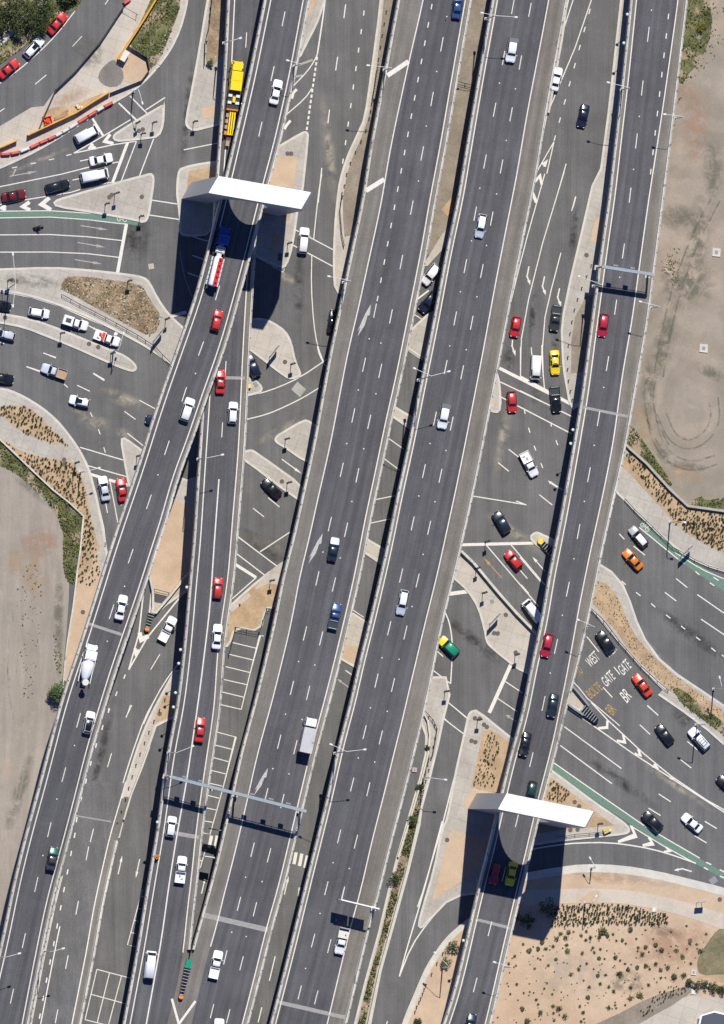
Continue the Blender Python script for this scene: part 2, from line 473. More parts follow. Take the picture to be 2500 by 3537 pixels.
# strip between exit road and eastern deck
strip_f = T('30', '880,-300 800,0 745,500 700,900 640,1350') + T('31', '570,100 490,450 395,850 340,1120 325,1260 335,1500') + T('32', '345,200 385,430 412,485 520,420 620,-100') + T('31', '780,0') + T('30', '900,200 950,-300')
island('median', strip_f, concrete, smooth=0)
bed('sand_patch', T('31', '585,390 640,330 680,400 640,560 555,540'), sand)
bed('gravel_bed', T('31', '520,980 640,960 560,1580 400,1600 400,1350 430,1150'), gravelm)
island('traffic_island', T('22', '1170,130 1192,200 1217,280 1227,490 1190,525 1100,480 1100,300'), concw)
island('traffic_island', T('22', '1462,1520 1500,1483 1540,1488 1760,1600 1760,1760 1600,1640 1500,1570'), concw)
wdg = T('23', '860,220 905,240 1480,870 1560,940 1500,1250 1420,1205 1360,1180 1150,1010 1112,960 1102,880 1050,690 960,550 870,470 830,440')
island('traffic_island', wdg, concw)
# long median with the bushes
med = [(1440, 2340), (1540, 2340), (1552, 2400), (1530, 2486), (1512, 2572), (1482, 2693), (1456, 2788), (1448, 2850), (1409, 3010), (1362, 3182), (1314, 3354), (1280, 3527), (1190, 3950), (1120, 3950), (1226, 3536), (1260, 3398), (1308, 3225), (1342, 3080), (1372, 2961), (1416, 2810), (1450, 2693), (1470, 2607), (1472, 2542), (1450, 2478), (1420, 2420)]
island('median', med, concrete, smooth=0)
MEDBED = [(1476, 2560), (1482, 2620), (1466, 2690), (1452, 2760), (1437, 2850), (1420, 2930), (1395, 3010), (1350, 3180), (1300, 3354), (1262, 3527), (1170, 3950), (1140, 3950), (1234, 3540), (1268, 3400), (1316, 3228), (1350, 3085), (1380, 2965), (1424, 2815), (1456, 2700), (1474, 2610)]
bed('planting_bed', MEDBED, brownm, .165, 0)
lr = [(1618, 2470), (1627, 2458), (1648, 2454), (1756, 2542), (1830, 2600), (1790, 2800), (1730, 3000), (1690, 3080), (1560, 3095), (1476, 3184), (1454, 3206), (1445, 3196), (1459, 3139), (1498, 3010), (1528, 2859), (1545, 2831), (1571, 2680), (1601, 2547)]
island('traffic_island', lr, concrete)
BED_LR = T('24', '1085,290 1150,280 1330,400 1240,800 990,742')
bed('planting_bed', BED_LR, mulch)
bed('sand_patch', T('24', '990,760 1200,780 1180,900 960,960 930,860'), sand)
bed('sand_patch', [(1560, 2860), (1600, 2880), (1690, 2900), (1640, 3010), (1500, 3110), (1492, 3110), (1510, 3040), (1540, 2920)], sand)
# island right of the eastern deck
isl_d = T('33', '560,340 640,355 720,405 812,510 872,650 922,800 992,950 1100,1100 1250,1230 1400,1330 1623,1480 1900,1660 1900,1800') + T('34', '1623,395 1500,285 1300,132 1100,-5') + T('33', '1150,1345 1000,1205 850,1035 700,865 560,690 480,620')
island('median', isl_d, concrete, smooth=0)
BED_D = T('33', '500,480 600,470 680,500 760,590 815,700 865,830 940,950 1060,1085 1200,1210 1400,1360 1623,1520 1800,1640 1800,1760 1623,1700 1400,1540 1180,1340 900,1080 760,880 570,650 480,600')
bed('planting_bed', BED_D, mulch, smooth=0)
SCRUB_D = T('34', '1190,-70 1300,-40 1400,50 1500,130 1623,220 1760,330 1760,430 1500,230 1300,85')
slab('scrub_bank', SCRUB_D, .18, grassm)
# eastern yard, its scrub, footpath and planted bank
wall_r = T('32', '760,700 870,815 1000,930 1190,1140 1330,1270 1620,1310 1900,1350')
slab('graded_yard', [(2260, -700), (3300, -700)] + [(3300, 1800)] + T('32', '1900,1350 1620,1310 1330,1270 1190,1140 1000,930 870,815 700,700') + [(2100, 1480), (2170, 1100), (2210, 690), (2270, 259), (2330, -200)], .05, yard, smooth=0)
SCRUB_R = T('30', '1330,-200 1520,-200 1500,0 1540,200 1450,480 1330,600 1290,680 1240,640 1280,300')
slab('scrub_bank', SCRUB_R, .07, grassm)
SCRUB_R2 = T('32', '850,640 890,630 960,720 1080,900 1215,1085 1185,1125 1000,925 840,790')
slab('scrub_bank', SCRUB_R2, .07, grassm)
SCRUB_R3 = T('32', '1350,1230 1440,1190 1480,1230 1623,1200 1800,1200 1800,1330 1623,1300 1340,1262')
slab('scrub_bank', SCRUB_R3, .07, grassm)
kerb_r = T('32', '640,1020 765,1160 850,1240 960,1350 1100,1490 1260,1620') + T('33', '1330,280 1450,340 1623,400 1900,480')
o = slab('footpath', kerb_r + T('32', '2000,1800 1900,1352 1620,1312 1330,1272 1190,1142 1000,932 870,817 700,700'), .14, concrete, -.02, 0)
kerb_of(o, kerb_r, .14, .45, 1, False)
BED_R = T('32', '740,760 835,880 870,830 1000,942 1190,1152 1330,1282 1620,1322 1900,1362 1900,1760') + T('33', '1623,250 1500,200 1350,110 1200,0') + T('32', '1200,1370 1060,1215 900,1040 800,945 700,850')
bed('planting_bed', BED_R, mulch, smooth=0)
# south-east: verge, path and the sandy garden
kerb_s = T('35', '-360,500 -150,480 0,450 270,402 500,372 800,382 1100,432 1300,482 1623,562 1900,650')
pathm = ground_mat('cream_path', (.47, .41, .33), (.55, .48, .39), .15, 2, .10, .85)
o = slab('verge', kerb_s + [(3300, 3300), (3300, 4300), (1400, 4300), (1580, 3700), (1700, 3200)], .14, sand, -.02, 0)
kerb_of(o, kerb_s, .15, 1.5, 1, False)
bed('footpath', T('35', '-300,560 250,545 500,535 800,545 1100,590 1400,670 1623,740 1900,830 1900,960 1623,870 1400,790 1200,730 1000,690 800,655 600,650 250,660 -300,690'), pathm, .17, 1)
bed('sand_patch', T('35', '400,700 430,660 500,600 560,560 625,545 630,620 560,700'), sand, .18, 1)
bed('gravel_bed', T('35', '560,1640 800,1530 950,1450 1100,1385 1300,1325 1400,1330 1300,1420 1150,1520 950,1640 800,1800 400,1800'), gravelm, .17, 0)
bed('plaza', T('35', '920,1640 1050,1560 1200,1480 1300,1410 1400,1388 1480,1405 1700,1430 1900,1440 1900,1900 700,1900'), concw, .19, 0)
LAWN = T('35', '1570,865 1660,840 1900,900 1900,1230 1623,1222 1430,1237 1405,1150 1420,1080 1500,960')
bed('lawn', LAWN, lawnm, .17, 1)
bed('footpath', T('35', '1440,1240 1623,1225 1900,1235 1900,1290 1623,1290 1400,1262'), mulch, .172, 0)
# strip under the eastern deck on its west side
kerb_q = T('25', '1000,780 890,868 800,950 720,1060 650,1170 600,1280 550,1400 490,1540 460,1623 360,1900')
o = slab('verge', kerb_q + [(1430, 4000), (1600, 4000), (1700, 3250)], .14, sand, -.02, 0)
kerb_of(o, kerb_q, .15, 1.1, 1, False)
ptri = T('34', '60,500 150,545 250,612 430,745 600,872 760,980 850,1048 868,1088 840,1112 650,1132 300,1168 60,1205 -60,1200')
island('traffic_island', ptri, concw)
bed('sand_patch', T('34', '60,560 230,655 350,742 560,905 740,1045 300,1085 0,1130'), mulch, smooth=0)
# sand island between the two western decks
tri = [(600, 1640), (645, 1660), (700, 1640), (690, 1850), (660, 2030), (574, 2088), (537, 2121), (521, 2117), (524, 2042), (511, 1985), (500, 1900), (560, 1750)]
island('traffic_island', tri, concw, smooth=0)
bed('sand_patch', [(598, 1725), (640, 1745), (690, 1745), (680, 1850), (650, 2025), (600, 2060), (576, 2050), (545, 2048), (532, 2040), (522, 1985), (530, 1900)], sand, smooth=0)
g_med = T('03', '1400,1200 1375,1245 1292,1395') + T('04', '1215,150 1165,260 1110,400 1030,650 972,850 945,1000 932,1100 935,1155 950,1140 985,1000 1045,800 1125,600 1195,400 1245,250 1360,190 1460,170 1450,-200')
island('median', g_med, concw, smooth=0)
bed('sand_patch', T('04', '1310,10 1400,0 1400,160 1240,225 1240,180'), mulch, smooth=0)


# stains, dust and worn tracks lying on the roads and yards
def stain_mat(name, c, k):
    m, nt, b = nmat(name); co = coords(nt); uv = coords(nt, 'UV')
    g = nt.nodes.new('ShaderNodeTexGradient'); g.gradient_type = 'SPHERICAL'; nt.links.new(uv, g.inputs[0])
    a = nt.nodes.new('ShaderNodeMath'); a.operation = 'MULTIPLY'
    nt.links.new(ramp(nt, g.outputs[1], [(0.0, 0), (0.75, 1)]), a.inputs[0])
    nt.links.new(ramp(nt, noise(nt, co, .45, 6, .72, dist=.5), [(.40, 0), (.62, k)]), a.inputs[1])
    nt.links.new(a.outputs[0], b.inputs['Alpha']); b.inputs['Base Color'].default_value = (c[0], c[1], c[2], 1); b.inputs['Roughness'].default_value = .95
    b.inputs['Specular IOR Level'].default_value = .1
    return m


ST = dict(dust=stain_mat('pale_dust', (.42, .38, .31), .75), oil=stain_mat('dark_rubber_marks', (.045, .042, .04), .6), pink=stain_mat('reddish_soil', (.46, .27, .18), .6), moss=stain_mat('grey_green_soil', (.17, .165, .125), .75), tan=stain_mat('orange_soil', (.48, .34, .21), .7), pale=stain_mat('pale_scrape', (.50, .45, .37), .5))
_sz = [0.0]


def stain(kind, code, c, rx, ry, ang=0.0, z=.006, name='stain'):
    (x, y), = T(code, c); q = P(x, y, z + _sz[0]); _sz[0] = (_sz[0] + .0007) % .004; mb = MB(); ca, sa = math.cos(ang), math.sin(ang); rx *= K / S; ry *= K / S
    for u, v in ((-1, -1), (1, -1), (1, 1), (-1, 1)):
        mb.uv[len(mb.v)] = (u, v); a, b_ = u * rx, v * ry; mb.v.append((q.x + a * ca - b_ * sa, q.y + a * sa + b_ * ca, q.z))
    mb.f.append((0, 1, 2, 3)); mb.m.append(0)
    tag(mb.build(name, ST[kind]), kind='structure')


for a in (('dust', '02', '750,600', 150, 75, -.2), ('dust', '02', '1000,700', 110, 60, -.5), ('dust', '02', '1000,420', 260, 70, -.35), ('dust', '02', '640,520', 90, 40, -.5), ('dust', '12', '860,660', 260, 45, .5), ('dust', '10', '1240,1200', 60, 500, .12), ('dust', '11', '900,830', 140, 40, -.5),
          ('oil', '31', '420,480', 40, 260, -.14), ('oil', '31', '90,1150', 35, 260, -.1), ('oil', '31', '270,1330', 40, 200, 0), ('oil', '22', '1290,110', 60, 130, 0), ('oil', '22', '1500,330', 60, 130, 0), ('oil', '34', '1290,180', 120, 60, -.7), ('dust', '22', '1350,1500', 360, 60, -.6), ('dust', '22', '1250,700', 60, 420, -.2),
          ('oil', '01', '1080,520', 160, 200, 0), ('oil', '11', '1000,900', 50, 400, 0), ('oil', '00', '1500,900', 40, 500, -.1), ('dust', '00', '300,1290', 300, 25, .4), ('dust', '33', '1000,1000', 420, 50, -.72), ('oil', '33', '1350,900', 420, 60, -.62), ('oil', '34', '800,700', 420, 50, -.62), ('dust', '34', '1200,700', 460, 40, -.6),
          ('oil', '04', '800,500', 40, 600, -.25), ('oil', '05', '640,700', 45, 600, -.17), ('oil', '23', '1000,950', 420, 60, -.65), ('dust', '13', '700,180', 240, 60, -.4), ('oil', '13', '700,200', 260, 80, -.6)):
    stain(*a)
for a in (('pink', '30', '1400,1000', 130, 380, -.1), ('pink', '30', '1330,760', 110, 160, 0), ('moss', '31', '1420,520', 120, 420, -.1), ('moss', '31', '1250,350', 160, 120, 0), ('moss', '31', '1330,900', 260, 230, .2), ('pale', '31', '1480,1200', 200, 260, 0), ('moss', '32', '1020,300', 80, 330, 0), ('moss', '31', '1150,1350', 100, 330, -.2),
          ('tan', '32', '1000,640', 90, 260, .45), ('tan', '32', '1300,1010', 220, 80, -.3), ('pale', '32', '1330,450', 230, 260, 0), ('moss', '32', '1150,860', 170, 60, -.8), ('moss', '32', '1330,950', 200, 40, -.15), ('moss', '32', '1520,200', 160, 60, -.5), ('moss', '30', '1540,1350', 90, 330, 0), ('pale', '30', '1480,700', 200, 300, 0), ('tan', '31', '1180,760', 90, 140, 0)):
    stain(*a, z=.055)
for a in (('tan', '03', '180,330', 190, 150, .2), ('pink', '02', '330,1560', 200, 130, 0), ('tan', '03', '280,480', 130, 160, 0), ('pale', '03', '60,900', 90, 600, -.1), ('pale', '03', '90,1300', 100, 420, 0), ('moss', '02', '300,1150', 260, 70, -.6), ('moss', '03', '470,800', 50, 500, 0), ('pale', '04', '120,500', 60, 700, -.2), ('pale', '04', '250,200', 50, 500, -.25), ('moss', '04', '150,800', 60, 420, -.3), ('pale', '02', '200,1350', 260, 180, 0)):
    stain(*a, z=.055)
for a in (('moss', '00', '700,420', 130, 160, .8), ('tan', '00', '560,780', 200, 60, .4), ('pale', '01', '800,200', 300, 90, .1), ('moss', '01', '250,860', 260, 60, -.1)):
    stain(*a, z=.15 if a[1] == '01' else .168)
for a in (('moss', '35', '850,1290', 190, 110, .1), ('pink', '35', '1200,1000', 420, 220, .2), ('pale', '35', '400,1200', 420, 260, 0), ('moss', '35', '1150,880', 160, 60, -.2), ('tan', '35', '700,450', 420, 60, -.1), ('pale', '35', '1000,480', 420, 40, -.15)):
    stain(*a, z=.146)


# tyre tracks worn into the yards
tk = {'tan': MB(), 'moss': MB()}


def track(kind, code, s, closed=False, gap=1.7, w=.34):
    p = [P(x, y, .0615) for x, y in chaikin(T(code, s), 2, closed)]; n = len(p)
    for off in (-gap / 2, gap / 2):
        q = []
        for i in range(n):
            a = p[i - 1] if (closed or i) else p[i]; b = p[(i + 1) % n] if (closed or i < n - 1) else p[i]; d = (b - a).normalized(); q.append(p[i] + Vector((-d.y, d.x, 0)) * off)
        m = tk[kind]; n0 = len(m.v); ribbon(m, q, w, closed)
        for i in range(n0, len(m.v)): m.uv[i] = (.48, 0)


for s_ in ('-20,520 50,640 78,900 70,1150 40,1350', '0,1100 50,1330 95,1250 115,1000 60,700', '150,1623 90,1300 110,900 180,600'): track('tan', '03', s_)
for s_ in ('30,-20 140,500 60,1000 -30,1500', '240,0 160,600 60,1100'): track('tan', '04', s_)
track('moss', '32', '1040,560 1090,760 1200,900 1370,960 1560,900'); track('moss', '32', '1120,520 1200,720 1330,790 1460,740 1560,600 1540,400'); track('moss', '32', '1060,200 1010,380 1050,600 1150,800'); track('moss', '31', '1560,200 1400,500 1250,900 1150,1300 1100,1623'); track('tan', '31', '1600,500 1480,800 1300,1100 1200,1500')
for k_ in tk: tag(tk[k_].build('tyre_tracks', ST['pale' if k_ == 'tan' else 'moss']), kind='structure')
# ------------------------------------------------------------------ elevated decks
def lerp_tab(tab, y):
    if y <= tab[0][0]: a, b = tab[0], tab[1]
    elif y >= tab[-1][0]: a, b = tab[-2], tab[-1]
    else:
        for i in range(len(tab) - 1):
            if tab[i][0] <= y <= tab[i + 1][0]: a, b = tab[i], tab[i + 1]; break
    t = (y - a[0]) / (b[0] - a[0])
    return a[1] + (b[1] - a[1]) * t


def clampt(tab, y):
    return lerp_tab(tab, min(max(y, tab[0][0]), tab[-1][0]))


def smooth_tab(tab, win=110, fn=lerp_tab):
    def f(y):
        s = w = 0
        for k in range(-4, 5):
            q = 5 - abs(k); s += q * fn(tab, y + k * win / 4); w += q
        return s / w
    return f


def tab(s): return [tuple(float(q) for q in w.split(',')) for w in s.split()]


HT = dict(
    A=tab('0,16 900,17 1200,16.5 2000,16 2600,14.5 3100,11 3537,9 4100,7.5'),
    B=tab('0,6.3 560,8 980,9.2 1700,10.8 2200,10.8 2600,10 3000,9.5 3290,9.2 4100,9.2'),
    C=tab('-600,8 0,8 517,8.3 1700,9.7 2745,9.2 4100,9.2'),
    D=tab('-600,9 0,9 517,9.3 1117,10.5 1717,12 2745,11.8 3537,10.5 4100,10'),
    F=tab('-600,6.3 0,6.5 517,6.8 1117,8.5 1717,12 2317,12.5 2840,9.8 3110,9.6 3441,10.6 4100,11'),
    G=tab('2700,0.02 2800,0.25 3537,6.5 4100,8'))
EDGE = dict(
    A=(tab('0,911 259,859 604,779 859,716 1031,671 1204,609 1416,535 1631,468 1890,379 1972,354 2145,300 2248,267 2404,213 2525,181 2702,136 2874,88 3047,45 3208,13 3268,0 3537,-62'),
       tab('0,1068 259,1020 517,962 604,936 859,872 1031,826 1204,777 1372,715 1545,658 1631,620 1800,576 1890,543 1972,520 2145,461 2317,401 2490,349 2572,323 2745,280 2917,235 3096,185 3268,149 3527,99')),
    B=(tab('0,784 259,772 560,749 980,722 1459,693 1588,684 1890,665 1972,656 2231,634 2447,609 2572,581 2702,562 2874,540 3047,509 3268,474 3527,425'),
       tab('0,935 517,905 980,874 1200,861 1545,846 1890,817 1972,813 2231,774 2447,762 2572,742 2745,716 2917,693 3010,686 3182,664 3300,655 3450,622 3537,600')),
    C=(tab('0,1372 233,1329 517,1275 690,1250 945,1195 1117,1160 1200,1141 1545,1079 1717,1040 1890,1003 1972,977 2145,945 2317,904 2490,861 2572,835 2745,798 2831,779 3010,738 3139,701 3268,665 3300,655 3450,622 3537,600'),
       tab('0,1627 259,1582 517,1538 690,1504 859,1476 1117,1424 1290,1390 1459,1351 1631,1316 1800,1279 1972,1248 2145,1208 2317,1167 2490,1122 2572,1098 2745,1057 2917,1016 3090,975 3182,945 3354,904 3527,859')),
    D=(tab('0,1698 259,1651 517,1607 690,1579 859,1541 1117,1493 1372,1441 1545,1407 1717,1368 1890,1334 2145,1275 2317,1230 2404,1214 2572,1167 2745,1130 2917,1087 3090,1044 3182,1022 3354,979 3527,934'),
       tab('0,1957 129,1934 388,1886 604,1852 772,1817 988,1773 1247,1724 1545,1666 1717,1631 1890,1592 1972,1573 2145,1528 2317,1495 2490,1459 2572,1437 2745,1396 2917,1349 3090,1308 3182,1280 3354,1239 3527,1198')),
    F=(tab('0,2175 259,2149 517,2119 690,2100 772,2087 945,2063 1200,2029 1372,2007 1545,1977 1717,1947 1890,1914 1972,1895 2145,1868 2317,1829 2490,1797 2572,1769 2745,1727 2900,1692 3096,1642 3268,1603 3441,1562 3527,1532'),
       tab('0,2373 259,2343 517,2312 690,2290 945,2257 1117,2235 1372,2190 1545,2160 1717,2121 1890,2082 2145,2031 2317,1990 2490,1944 2572,1927 2745,1880 2917,1840 3096,1797 3268,1756 3441,1717 3527,1696')),
    G=(tab('2680,305 2917,237 3096,188 3268,152 3527,102'), tab('2680,470 2800,436 2896,405 3004,384 3104,358 3268,332 3527,280')))
LINE = dict(
    A=(tab('0,24'), tab('0,-21')), B=(tab('0,26'), tab('0,-22')),
    C=(tab('0,90 216,79 600,70 1031,68 1200,63 1437,61 1825,58 2145,63 2500,61 2745,60 3090,57 3160,62 3260,66 3300,58 3527,62'), tab('0,-20')),
    D=(tab('0,20'), tab('0,-62 600,-67 1200,-62 1822,-62 2123,-58 2400,-69 2767,-70 3100,-65 3527,-66')),
    F=(tab('0,23'), tab('0,-31 367,-40 690,-50 1290,-55 1459,-47 1739,-40 2123,-41 2490,-19 2900,-18')),
    G=(tab('2700,20'), tab('2700,-28')))
Y0, Y1, DY = -480, 4080, 40


class Deck:
    def __init__(s, k):
        s.k = k; s.h = smooth_tab(HT[k], 160, clampt); s.l = smooth_tab(EDGE[k][0]); s.r = smooth_tab(EDGE[k][1])
        s.la = smooth_tab(LINE[k][0], 110, clampt) if len(LINE[k][0]) > 1 else (lambda y: LINE[k][0][0][1])
        s.ra = smooth_tab(LINE[k][1], 110, clampt) if len(LINE[k][1]) > 1 else (lambda y: LINE[k][1][0][1])
        if k == 'G': s.h = lambda y: clampt(HT['G'], y)
    def pt(s, x, y, dz=0.0): return P(x, y, s.h(y) + dz)


DK = {}


def stations(a, b): return [a + (b - a) * i / max(1, round((b - a) / DY)) for i in range(max(1, round((b - a) / DY)) + 1)]


LBL = dict(
    A='highest two lane concrete viaduct, crossing over the straight ramp below the grey and white portal',
    B='slim concrete ramp viaduct carrying the yellow tow truck and passing under the highest viaduct',
    C='broad concrete viaduct with long white merge arrows and the white box truck',
    D='broad concrete viaduct carrying the sign truck and lit by three double arm lamps',
    F='easternmost concrete viaduct, beside the graded yard and through the southern portal',
    G='low concrete ramp rising beside the highest viaduct toward the bottom of the photo')


def make_deck(k, mats, y0=Y0, y1=Y1, lpar=(Y0, Y1), rpar=(Y0, Y1), piers=(), under=1.3):
    d = Deck(k); DK[k] = d
    root = empty('viaduct', d.pt((d.l(1700 if k != 'G' else 3000) + d.r(1700 if k != 'G' else 3000)) / 2, 1700 if k != 'G' else 3000), 0, LBL[k], 'viaduct')
    M = root.matrix_world.copy(); loc = root.location.copy()
    ys = stations(y0, y1)
    def W(v): return v - loc
    # carriageway strips
    names = []
    cols = []
    v = 0.0; prev = None
    rows = []
    for y in ys:
        L, R = d.pt(d.l(y), y), d.pt(d.r(y), y)
        a = d.pt(d.l(y) + d.la(y), y); b = d.pt(d.r(y) + d.ra(y), y)
        if prev is not None: v += (L - prev).length
        prev = L
        rows.append((L, a, b, R, v))
    for i, mat in enumerate(mats):
        mb = MB()
        for (row) in rows:
            for q in (row[i], row[i + 1]):
                mb.uv[len(mb.v)] = ((q - row[0]).length, row[4]); mb.v.append(tuple(W(q)))
        n = len(rows)
        for j in range(n - 1):
            mb.f.append((2 * j, 2 * j + 2, 2 * j + 3, 2 * j + 1)); mb.m.append(0)
        o = mb.build('road_surface' if i == 1 else 'shoulder', mat, root)
    # structural deck
    mb = MB(); n = len(rows)
    for (L, a, b, R, v) in rows:
        lat = (R - L).normalized(); wd = (R - L).length
        zz = Vector((0, 0, 1))
        th = under if k != 'G' else max(.02, min(1.2, L.z + .0))
        ins = min(2.2, wd * .22) if k != 'G' else .02
        for q in (L - zz * .02, L - zz * (.45 if k != 'G' else th * .5), L + lat * ins - zz * th, R - lat * ins - zz * th, R - zz * (.45 if k != 'G' else th * .5), R - zz * .02):
            mb.v.append(tuple(W(q)))
    for j in range(n - 1):
        for c in range(6):
            e = (c + 1) % 6
            mb.f.append((6 * j + c, 6 * j + e, 6 * j + 6 + e, 6 * j + 6 + c)); mb.m.append(0)
    mb.f += [tuple(range(5, -1, -1)), tuple(range(6 * n - 6, 6 * n))]; mb.m += [0, 0]
    o = mb.build('deck', decks, root); fixn(o.data)
    # parapets
    for side, rng in ((0, lpar), (3, rpar)):
        if rng is None: continue
        mb = MB(); rb = MB(); acc = 0.0; last = None; lastpost = -99
        sel = [(y, r) for y, r in zip(ys, rows) if rng[0] - 1 <= y <= rng[1] + 1]
        for y, (L, a, b, R, v) in sel:
            q = L if side == 0 else R
            lat = (R - L).normalized() * (1 if side == 0 else -1); zz = Vector((0, 0, 1))
            for p_ in (q - lat * .01 - zz * .75, q - lat * .01 + zz * .88, q + lat * .40 + zz * .88, q + lat * .44 + zz * .45, q + lat * .58 + zz * .012):
                mb.v.append(tuple(W(p_)))
            mb_n = len(mb.v)
        m_ = len(sel)
        for j in range(m_ - 1):
            for c in range(4):
                mb.f.append((5 * j + c, 5 * j + c + 1, 5 * j + 6 + c, 5 * j + 5 + c)); mb.m.append(0)
        mb.f += [(4, 3, 2, 1, 0), tuple(5 * m_ - 5 + c for c in range(5))]; mb.m += [0, 0]
        o = mb.build('parapet', parap, root); fixn(o.data)
        # steel rail with posts on the parapet
        for j in range(m_ - 1):
            qa, qb = [(r[0] if side == 0 else r[3]) for _, r in sel[j:j + 2]]
            ra = sel[j][1]; lat = (ra[3] - ra[0]).normalized() * (1 if side == 0 else -1)
            off = lat * .13 + Vector((0, 0, 1.14))
            rb.tube(W(qa + off), W(qb + off), .04, n=5, cap=False)
        st = [(r[0] if side == 0 else r[3]) for _, r in sel]
        t = 0.0; need = 0.0
        for j in range(m_ - 1):
            seg = (st[j + 1] - st[j]).length
            while need < t + seg:
                q = st[j].lerp(st[j + 1], (need - t) / seg)
                ra = sel[j][1]; lat = (ra[3] - ra[0]).normalized() * (1 if side == 0 else -1)
                q = q + lat * .10
                rb.box(W(q + Vector((0, 0, 1.02))), (.16, .16, .3), m=1)
                need += 2.55
            t += seg
        rb.build('hand_rail', [parap, dsteel], root)
    # piers
    for y in piers:
        L, R = d.pt(d.l(y), y), d.pt(d.r(y), y); c = (L + R) / 2; lat = (R - L).normalized()
        pb = MB(); hgt = c.z - under
        an = math.atan2(lat.y, lat.x)
        pb.box(W(Vector((c.x, c.y, hgt * .5 - .3))), (2.6, 1.2, hgt - .6), an)
        pb.box(W(Vector((c.x, c.y, hgt - .35))), ((R - L).length * .62, 1.3, .7), an)
        pb.build('pier', decks, root)
    return root


RA = make_deck('A', (asph_d, asph_d, asph_d), piers=(-300, 250, 1085, 1800, 2250, 3900))
RB = make_deck('B', (asph_d, asph_d, asph_b), rpar=(Y0, 3285), piers=(-250, 350, 1900, 2680, 3120, 3800))
RC = make_deck('C', (asph_s, asph_d, asph_s), lpar=(Y0, 3285), piers=(-250, 400, 980, 1500, 2020, 2500, 3100, 3800))
RD = make_deck('D', (asph_s, asph_d, asph_b), piers=(-250, 250, 800, 1150, 1900, 2250, 2680, 3150, 3800))
RF = make_deck('F', (asph_s, asph_d, asph_b), piers=(-250, 250, 800, 1270, 2280, 2680, 3080, 3800))
RG = make_deck('G', (asph_g, asph_g, asph_s), y0=2700, y1=Y1, lpar=(3000, Y1), rpar=(2870, Y1))
HFN = {k: DK[k].h for k in DK}


def zof(k, y): return 0.0 if k == 'g' else DK[k].h(y)


# ------------------------------------------------------------------ markings on the decks
MARK = {k: MB() for k in DK}
ROOT = dict(A=RA, B=RB, C=RC, D=RD, F=RF, G=RG)


NQ = [0]


def dline(k, fx, a, b, w=.20):
    NQ[0] += 1
    pts = [DK[k].pt(fx(y), y, .014 + .0025 * (NQ[0] % 4)) - ROOT[k].location for y in stations(a, b)]
    ribbon(MARK[k], pts, w)


def ddash(k, pts, ln, w=.16):
    """dashes centred on the listed photo pixels, ln px long, along the row"""
    n = len(pts)
    for i, (x, y) in enumerate(pts):
        j = i if i < n - 1 else i - 1
        (xa, ya), (xb, yb) = pts[j], pts[j + 1]
        L = math.hypot(xb - xa, yb - ya); ux, uy = (xb - xa) / L * ln / 2, (yb - ya) / L * ln / 2
        q = [DK[k].pt(x + s * ux, y + s * uy, .025) - ROOT[k].location for s in (-1, 1)]
        ribbon(MARK[k], q, w)


for k in 'ABCDF':
    d = DK[k]
    dline(k, lambda y: d.l(y) + d.la(y), Y0, 3270 if k == 'C' else Y1)
    dline(k, lambda y: d.r(y) + d.ra(y), Y0, 3290 if k == 'B' else Y1)
dline('G', lambda y: DK['G'].r(y) - 30, 2700, Y1)
dline('G', lambda y: DK['G'].l(y) + 40, 3200, Y1)
pts = lambda s: [tuple(float(q) for q in w.split(',')) for w in s.split()]
ddash('A', pts('1018,-126 979,65 941,254 899,446'), 52)
ddash('A', pts('751,1012 694,1204 636,1362 576,1547 514,1733 451,1921 385,2113 325,2300 271,2488 220,2676 170,2866 125,3055 82,3249 41,3441 0,3630'), 52)
ddash('B', pts('862,-50 850,138 838,330'), 52)
ddash('B', pts('792,1090 779,1273 767,1485'), 52)
bmid = smooth_tab(tab('1655,756 1900,738 2102,725 2400,688 2702,644 2874,612 3090,578 3225,561 3537,505'))
dline('B', bmid, 1655, Y1, .24)
ddash('C', pts('1560,-40 1526,153 1492,342 1458,530 1422,717 1386,905 1350,1093 1313,1281 1275,1457 1234,1642 1195,1830 1153,2019 1109,2205 1064,2393 1020,2581 975,2767 929,2954 880,3141 834,3327 788,3510 740,3697'), 50)
ddash('C', pts('1295,1073 1257,1260 1220,1435 1180,1623 1139,1810 1096,1998 1053,2188 1008,2376 964,2562 919,2747 872,2935 825,3122 778,3307 732,3493 686,3680'), 50)
ddash('C', [(1502 - 11.66 * i, -40 + 63 * i) for i in range(18)], 19, .2)
ddash('D', pts('1803,-155 1771,24 1739,200 1708,379 1675,558 1641,738 1607,919 1572,1100 1539,1268 1502,1446 1464,1627 1425,1808 1385,1988 1344,2170 1300,2351 1259,2529 1216,2710 1171,2889 1127,3068 1081,3249 1035,3428 990,3610'), 49)
ddash('D', pts('1863,-146 1830,34 1797,216 1765,395 1732,575 1698,755 1664,936 1629,1115 1596,1286 1560,1463 1521,1643 1482,1823 1442,2005 1400,2185 1357,2366 1315,2547 1272,2726 1229,2907 1184,3086 1137,3268 1092,3445 1046,3625'), 49)
ddash('F', pts('2260,-65 2239,119 2218,304 2198,487 2176,674 2153,867 2126,1061 2098,1256 2067,1446 2034,1640 1998,1836 1961,2035 1920,2233 1877,2430 1835,2624 1786,2831 1740,3020 1692,3208 1641,3402 1592,3590'), 52)
ddash('F', [(2316 - 7.6 * i, -10 + 67 * i) for i in range(10)], 19, .2)
ddash('G', T('04', '735,1125 699,1270') + T('05', '617,692 535,1127 452,1562 370,1990'), 48)
ddash('G', T('04', '613,1000 597,1125 568,1270 540,1418 512,1560') + T('05', '485,692 457,838 430,980 400,1127 372,1272 345,1418 318,1560'), 18, .22)
# long merge arrows and hatches


